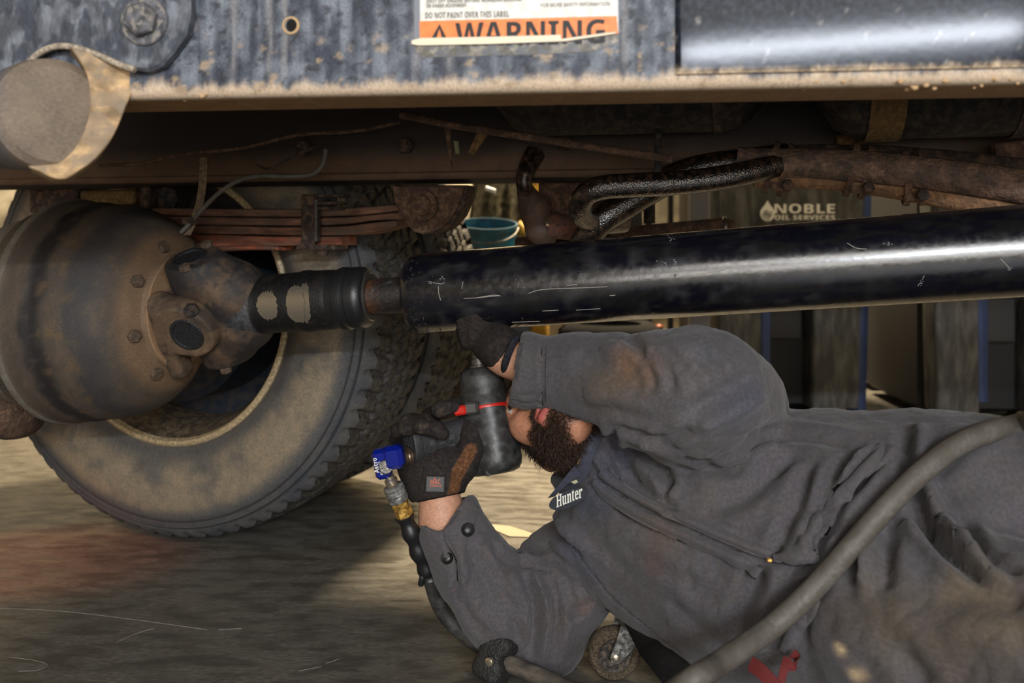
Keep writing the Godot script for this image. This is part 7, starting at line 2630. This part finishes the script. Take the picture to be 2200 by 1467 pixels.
# ------------------------------------------------------------------ hoses
func build_hoses() -> void:
	var h := thing("hose_whip", "blue swivel fitting with brass coupler and black ribbed whip hose on the wrench inlet", "air hose", P(850, 1000, 1.36))
	var t := Vector3(0.20, -0.97, 0.03).normalized()      # the way the fittings hang
	var r := Vector3(0.97, 0.20, 0.15).normalized()
	var n := r.cross(t).normalized()
	if n.z < 0: n = -n
	var m := MB.new()
	m.box(Transform3D(Basis(r, -t, n), P(847, 981, 1.345)), Vector3(0.029, 0.034, 0.024), 0.006)
	var b1 := obj("swivel_block", m, M.blue_anodised, h)
	m = MB.new()
	m.box(Transform3D(Basis(r, -t, n), P(821, 995, 1.352)), Vector3(0.022, 0.044, 0.024), 0.005)
	var b2 := obj("swivel_block", m, M.blue_anodised, h)
	m = MB.new()
	m.lathe(P(829, 1003, 1.339), n + r * 0.3, [Vector2(-0.003, 0.0105), Vector2(0.0015, 0.0105), Vector2(0.0025, 0.0092), Vector2(0.0025, 0.0)], 28)
	obj("swivel_pin", m, M.worn_steel, b2)
	flat_text("Astro", 0.0070, P(815.5, 1015, 1.3375) , -t, -r, M.white_print, b2, "lettering", true, "Droid Sans", 1.0, 0.022)
	flat_text("PNEUMO", 0.0036, P(823, 1019, 1.3375), -t, -r, M.white_print, b2, "lettering", true, "Droid Sans", 1.0, 0.019)
	var c0 := P(836, 1022, 1.352)
	var c1 := P(872, 1112, 1.362)
	var ax := (c1 - c0).normalized()
	m = MB.new()
	m.lathe(c0, ax, [Vector2(0.0, 0.007), Vector2(0.004, 0.007), Vector2(0.006, 0.0095), Vector2(0.010, 0.0095), Vector2(0.012, 0.007), Vector2(0.014, 0.0095), Vector2(0.017, 0.0080)], 24)
	obj("nipple", m, M.bare_steel, h)
	m = MB.new()
	m.lathe(c0, ax, [Vector2(0.015, 0.0), Vector2(0.015, 0.0125), Vector2(0.017, 0.0150), Vector2(0.021, 0.0155), Vector2(0.0222, 0.0145), Vector2(0.0236, 0.0155), Vector2(0.0262, 0.0155), Vector2(0.0274, 0.0145), Vector2(0.0288, 0.0155), Vector2(0.0314, 0.0155), Vector2(0.0326, 0.0145), Vector2(0.034, 0.0152), Vector2(0.040, 0.0150), Vector2(0.042, 0.0130), Vector2(0.044, 0.0)], 36)
	obj("coupler", m, M.zinc, h)
	m = MB.new()
	hexnut(m, c0 + ax * 0.043, ax, 0.0130, 0.008)
	m.lathe(c0, ax, [Vector2(0.050, 0.0118), Vector2(0.052, 0.0118)], 24)
	hexnut(m, c0 + ax * 0.052, ax, 0.0128, 0.016, Color.WHITE, 0.4)
	obj("brass_nut", m, M.brass, h)
	var path := spline([P(869, 1108, 1.362), P(884, 1145, 1.365), P(900, 1185, 1.372), P(916, 1222, 1.382), P(922, 1238, 1.388)], 10)
	var rad := []
	for i in path.size():
		var s := float(i) / (path.size() - 1)
		rad.push_back(0.0108 + 0.0036 * pow(absf(cos(s * PI * 4.0)), 1.5))
	m = MB.new()
	m.tube(path, rad, 24)
	var br := obj("bend_restrictor", m, M.black_rubber, h)
	for q in [[[908, 1226, 1.380], [907, 1240, 1.375], [904, 1256, 1.378]], [[930, 1216, 1.372], [934, 1230, 1.372], [936, 1243, 1.376]]]:
		m = MB.new()
		var tp := []
		for e in q: tp.push_back(P(e[0], e[1], e[2]))
		m.tube(spline(tp, 4), 0.0045, 10)
		obj("split_tail", m, M.black_rubber, br)
	m = MB.new()
	m.tube(spline([P(918, 1226, 1.385), P(928, 1252, 1.392), P(940, 1290, 1.402), P(962, 1328, 1.408), P(998, 1362, 1.41), P(1040, 1394, 1.412), P(1090, 1424, 1.405), P(1150, 1458, 1.385), P(1240, 1500, 1.345), P(1330, 1560, 1.28)], 8), 0.0120, 18)
	obj("hose", m, mat("whip_grey", rgb(70, 67, 64), 0.6, 0.0, {tex = tx["soft"], scale = 6.0, bump = tx["bump"], depth = 0.04}), h)
	# the thick grey hose draped over the man
	var pts := []
	for q in [[2200, 908], [2120, 930], [2055, 958], [2000, 998], [1940, 1052], [1885, 1110], [1830, 1172], [1775, 1235], [1720, 1292], [1660, 1345], [1600, 1388], [1540, 1428], [1465, 1476]]:
		pts.push_back(Vector3(q[0], q[1], 0))
	var path3 := []
	for q in pts:
		var o := Vector3(0, EYE, 0)
		var dir := (P(minf(q.x, 2190), q.y, 1.0) - o).normalized()
		var tt := suit.march(o, dir, 0.7, 2.2)
		var hit := o + dir * (tt if tt > 0 else 1.1)
		var d := -hit.z
		path3.push_back(Vector3(q.x, q.y, d))
	# even the depth along the hose so that it lies taut over the folds
	for it in 6:
		var old := path3.duplicate()
		for i in range(1, path3.size() - 1):
			path3[i].z = minf(old[i].z, (old[i - 1].z + old[i + 1].z) * 0.5)
	var w := []
	for q in [Vector3(1.75, 0.014, -1.20), Vector3(1.40, 0.03, -1.12), Vector3(1.15, 0.22, -1.06), Vector3(0.86, 0.45, -1.04), P(2330, 876, 1.035)]: w.push_back(q)
	for q in path3: w.push_back(P(q.x, q.y, minf(q.z - 0.018, 1.16)))
	for q in [Vector3(0.10, 0.035, -1.12), Vector3(-0.08, 0.014, -1.06), Vector3(-0.40, 0.014, -0.90)]: w.push_back(q)
	var hs := MB.new()
	hs.tube(spline(w, 8), 0.0128, 22)
	var ho := obj("air_hose", hs, M.hose)
	tag(ho, "thick grey scuffed hose draped diagonally over the mechanic's legs", "hose")

# ------------------------------------------------------------------ floor things
func build_floor_things() -> void:
	var k := thing("mallet", "black-headed mallet with a grey handle lying by the mechanic's elbow", "mallet", Vector3(P(1068, 1412, 1.345).x, 0, -1.345))
	var ax := Vector3(0.34, 0.93, -0.14).normalized()
	var c := P(1066, 1410, 1.335)
	var s := SDF.new()
	var hd := (P(1240, 1500, 1.26) - P(1090, 1422, 1.33)).normalized()
	var bz := ax.cross(hd).normalized()
	var B := Basis(ax.cross(bz).normalized(), ax, bz)
	s.box(c, Vector3(0.024, 0.034, 0.022), B, 0.012, 0.01)
	s.box(c + ax * 0.018, Vector3(0.020, 0.017, 0.019), B, 0.010, 0.006)
	s.box(c - ax * 0.020, Vector3(0.0235, 0.013, 0.0215), B, 0.008, 0.004)
	s.carve(c + ax * 0.002 + bz * 0.05 + hd * 0.02, c + ax * 0.002 - bz * 0.05 + hd * 0.026, 0.007, 0.006)
	var m := MB.new()
	s.surface(0.003, m, 1)
	obj("head", m, mat("mallet_black", rgb(50, 49, 48), 0.55, 0.1, {tex = tx["fine"], scale = 10.0, bump = tx["bump"], depth = 0.25}), k)
	m = MB.new()
	m.lathe(P(1050, 1422, 1.306), Vector3(-0.5, 0.1, 0.85), [Vector2(-0.004, 0.006), Vector2(0.001, 0.006), Vector2(0.002, 0.004), Vector2(0.002, 0.0)], 16)
	obj("handle_end", m, M.bare_steel, k)
	m = MB.new()
	m.tube(spline([P(1086, 1422, 1.333), P(1130, 1440, 1.315), P(1200, 1472, 1.29), P(1300, 1520, 1.245)], 6), 0.0125, 18)
	obj("handle", m, M.wood_grey, k)
	var ws := thing("washer", "small dark washer lying on the lit floor past the cuff", "washer", Vector3(P(1060, 1158, 1.99).x, 0, -1.99))
	m = MB.new()
	m.lathe(Vector3(P(1060, 1158, 1.99).x, 0.0, -1.99), Vector3.UP, [Vector2(0.0005, 0.005), Vector2(0.004, 0.005), Vector2(0.004, 0.0095), Vector2(0.003, 0.011), Vector2(0.0005, 0.011), Vector2(0.0005, 0.005)], 28)
	obj("ring", m, M.worn_steel, ws)
	var bd := thing("card_scrap", "flat pale scrap of card on the floor behind the open cuff", "card", Vector3(P(1075, 1125, 2.05).x, 0, -2.05))
	m = MB.new()
	m.slab(PackedVector2Array([Vector2(-0.05, 0.04), Vector2(0.02, 0.02), Vector2(0.10, -0.06), Vector2(0.02, -0.05)]), Vector3(P(1075, 1140, 2.05).x, 0.002, -2.05), Vector3.RIGHT, Vector3.FORWARD, Vector3.DOWN * 0.0018, 0.0)
	obj("sheet", m, mat("card", rgb(184, 174, 150), 0.8), bd)
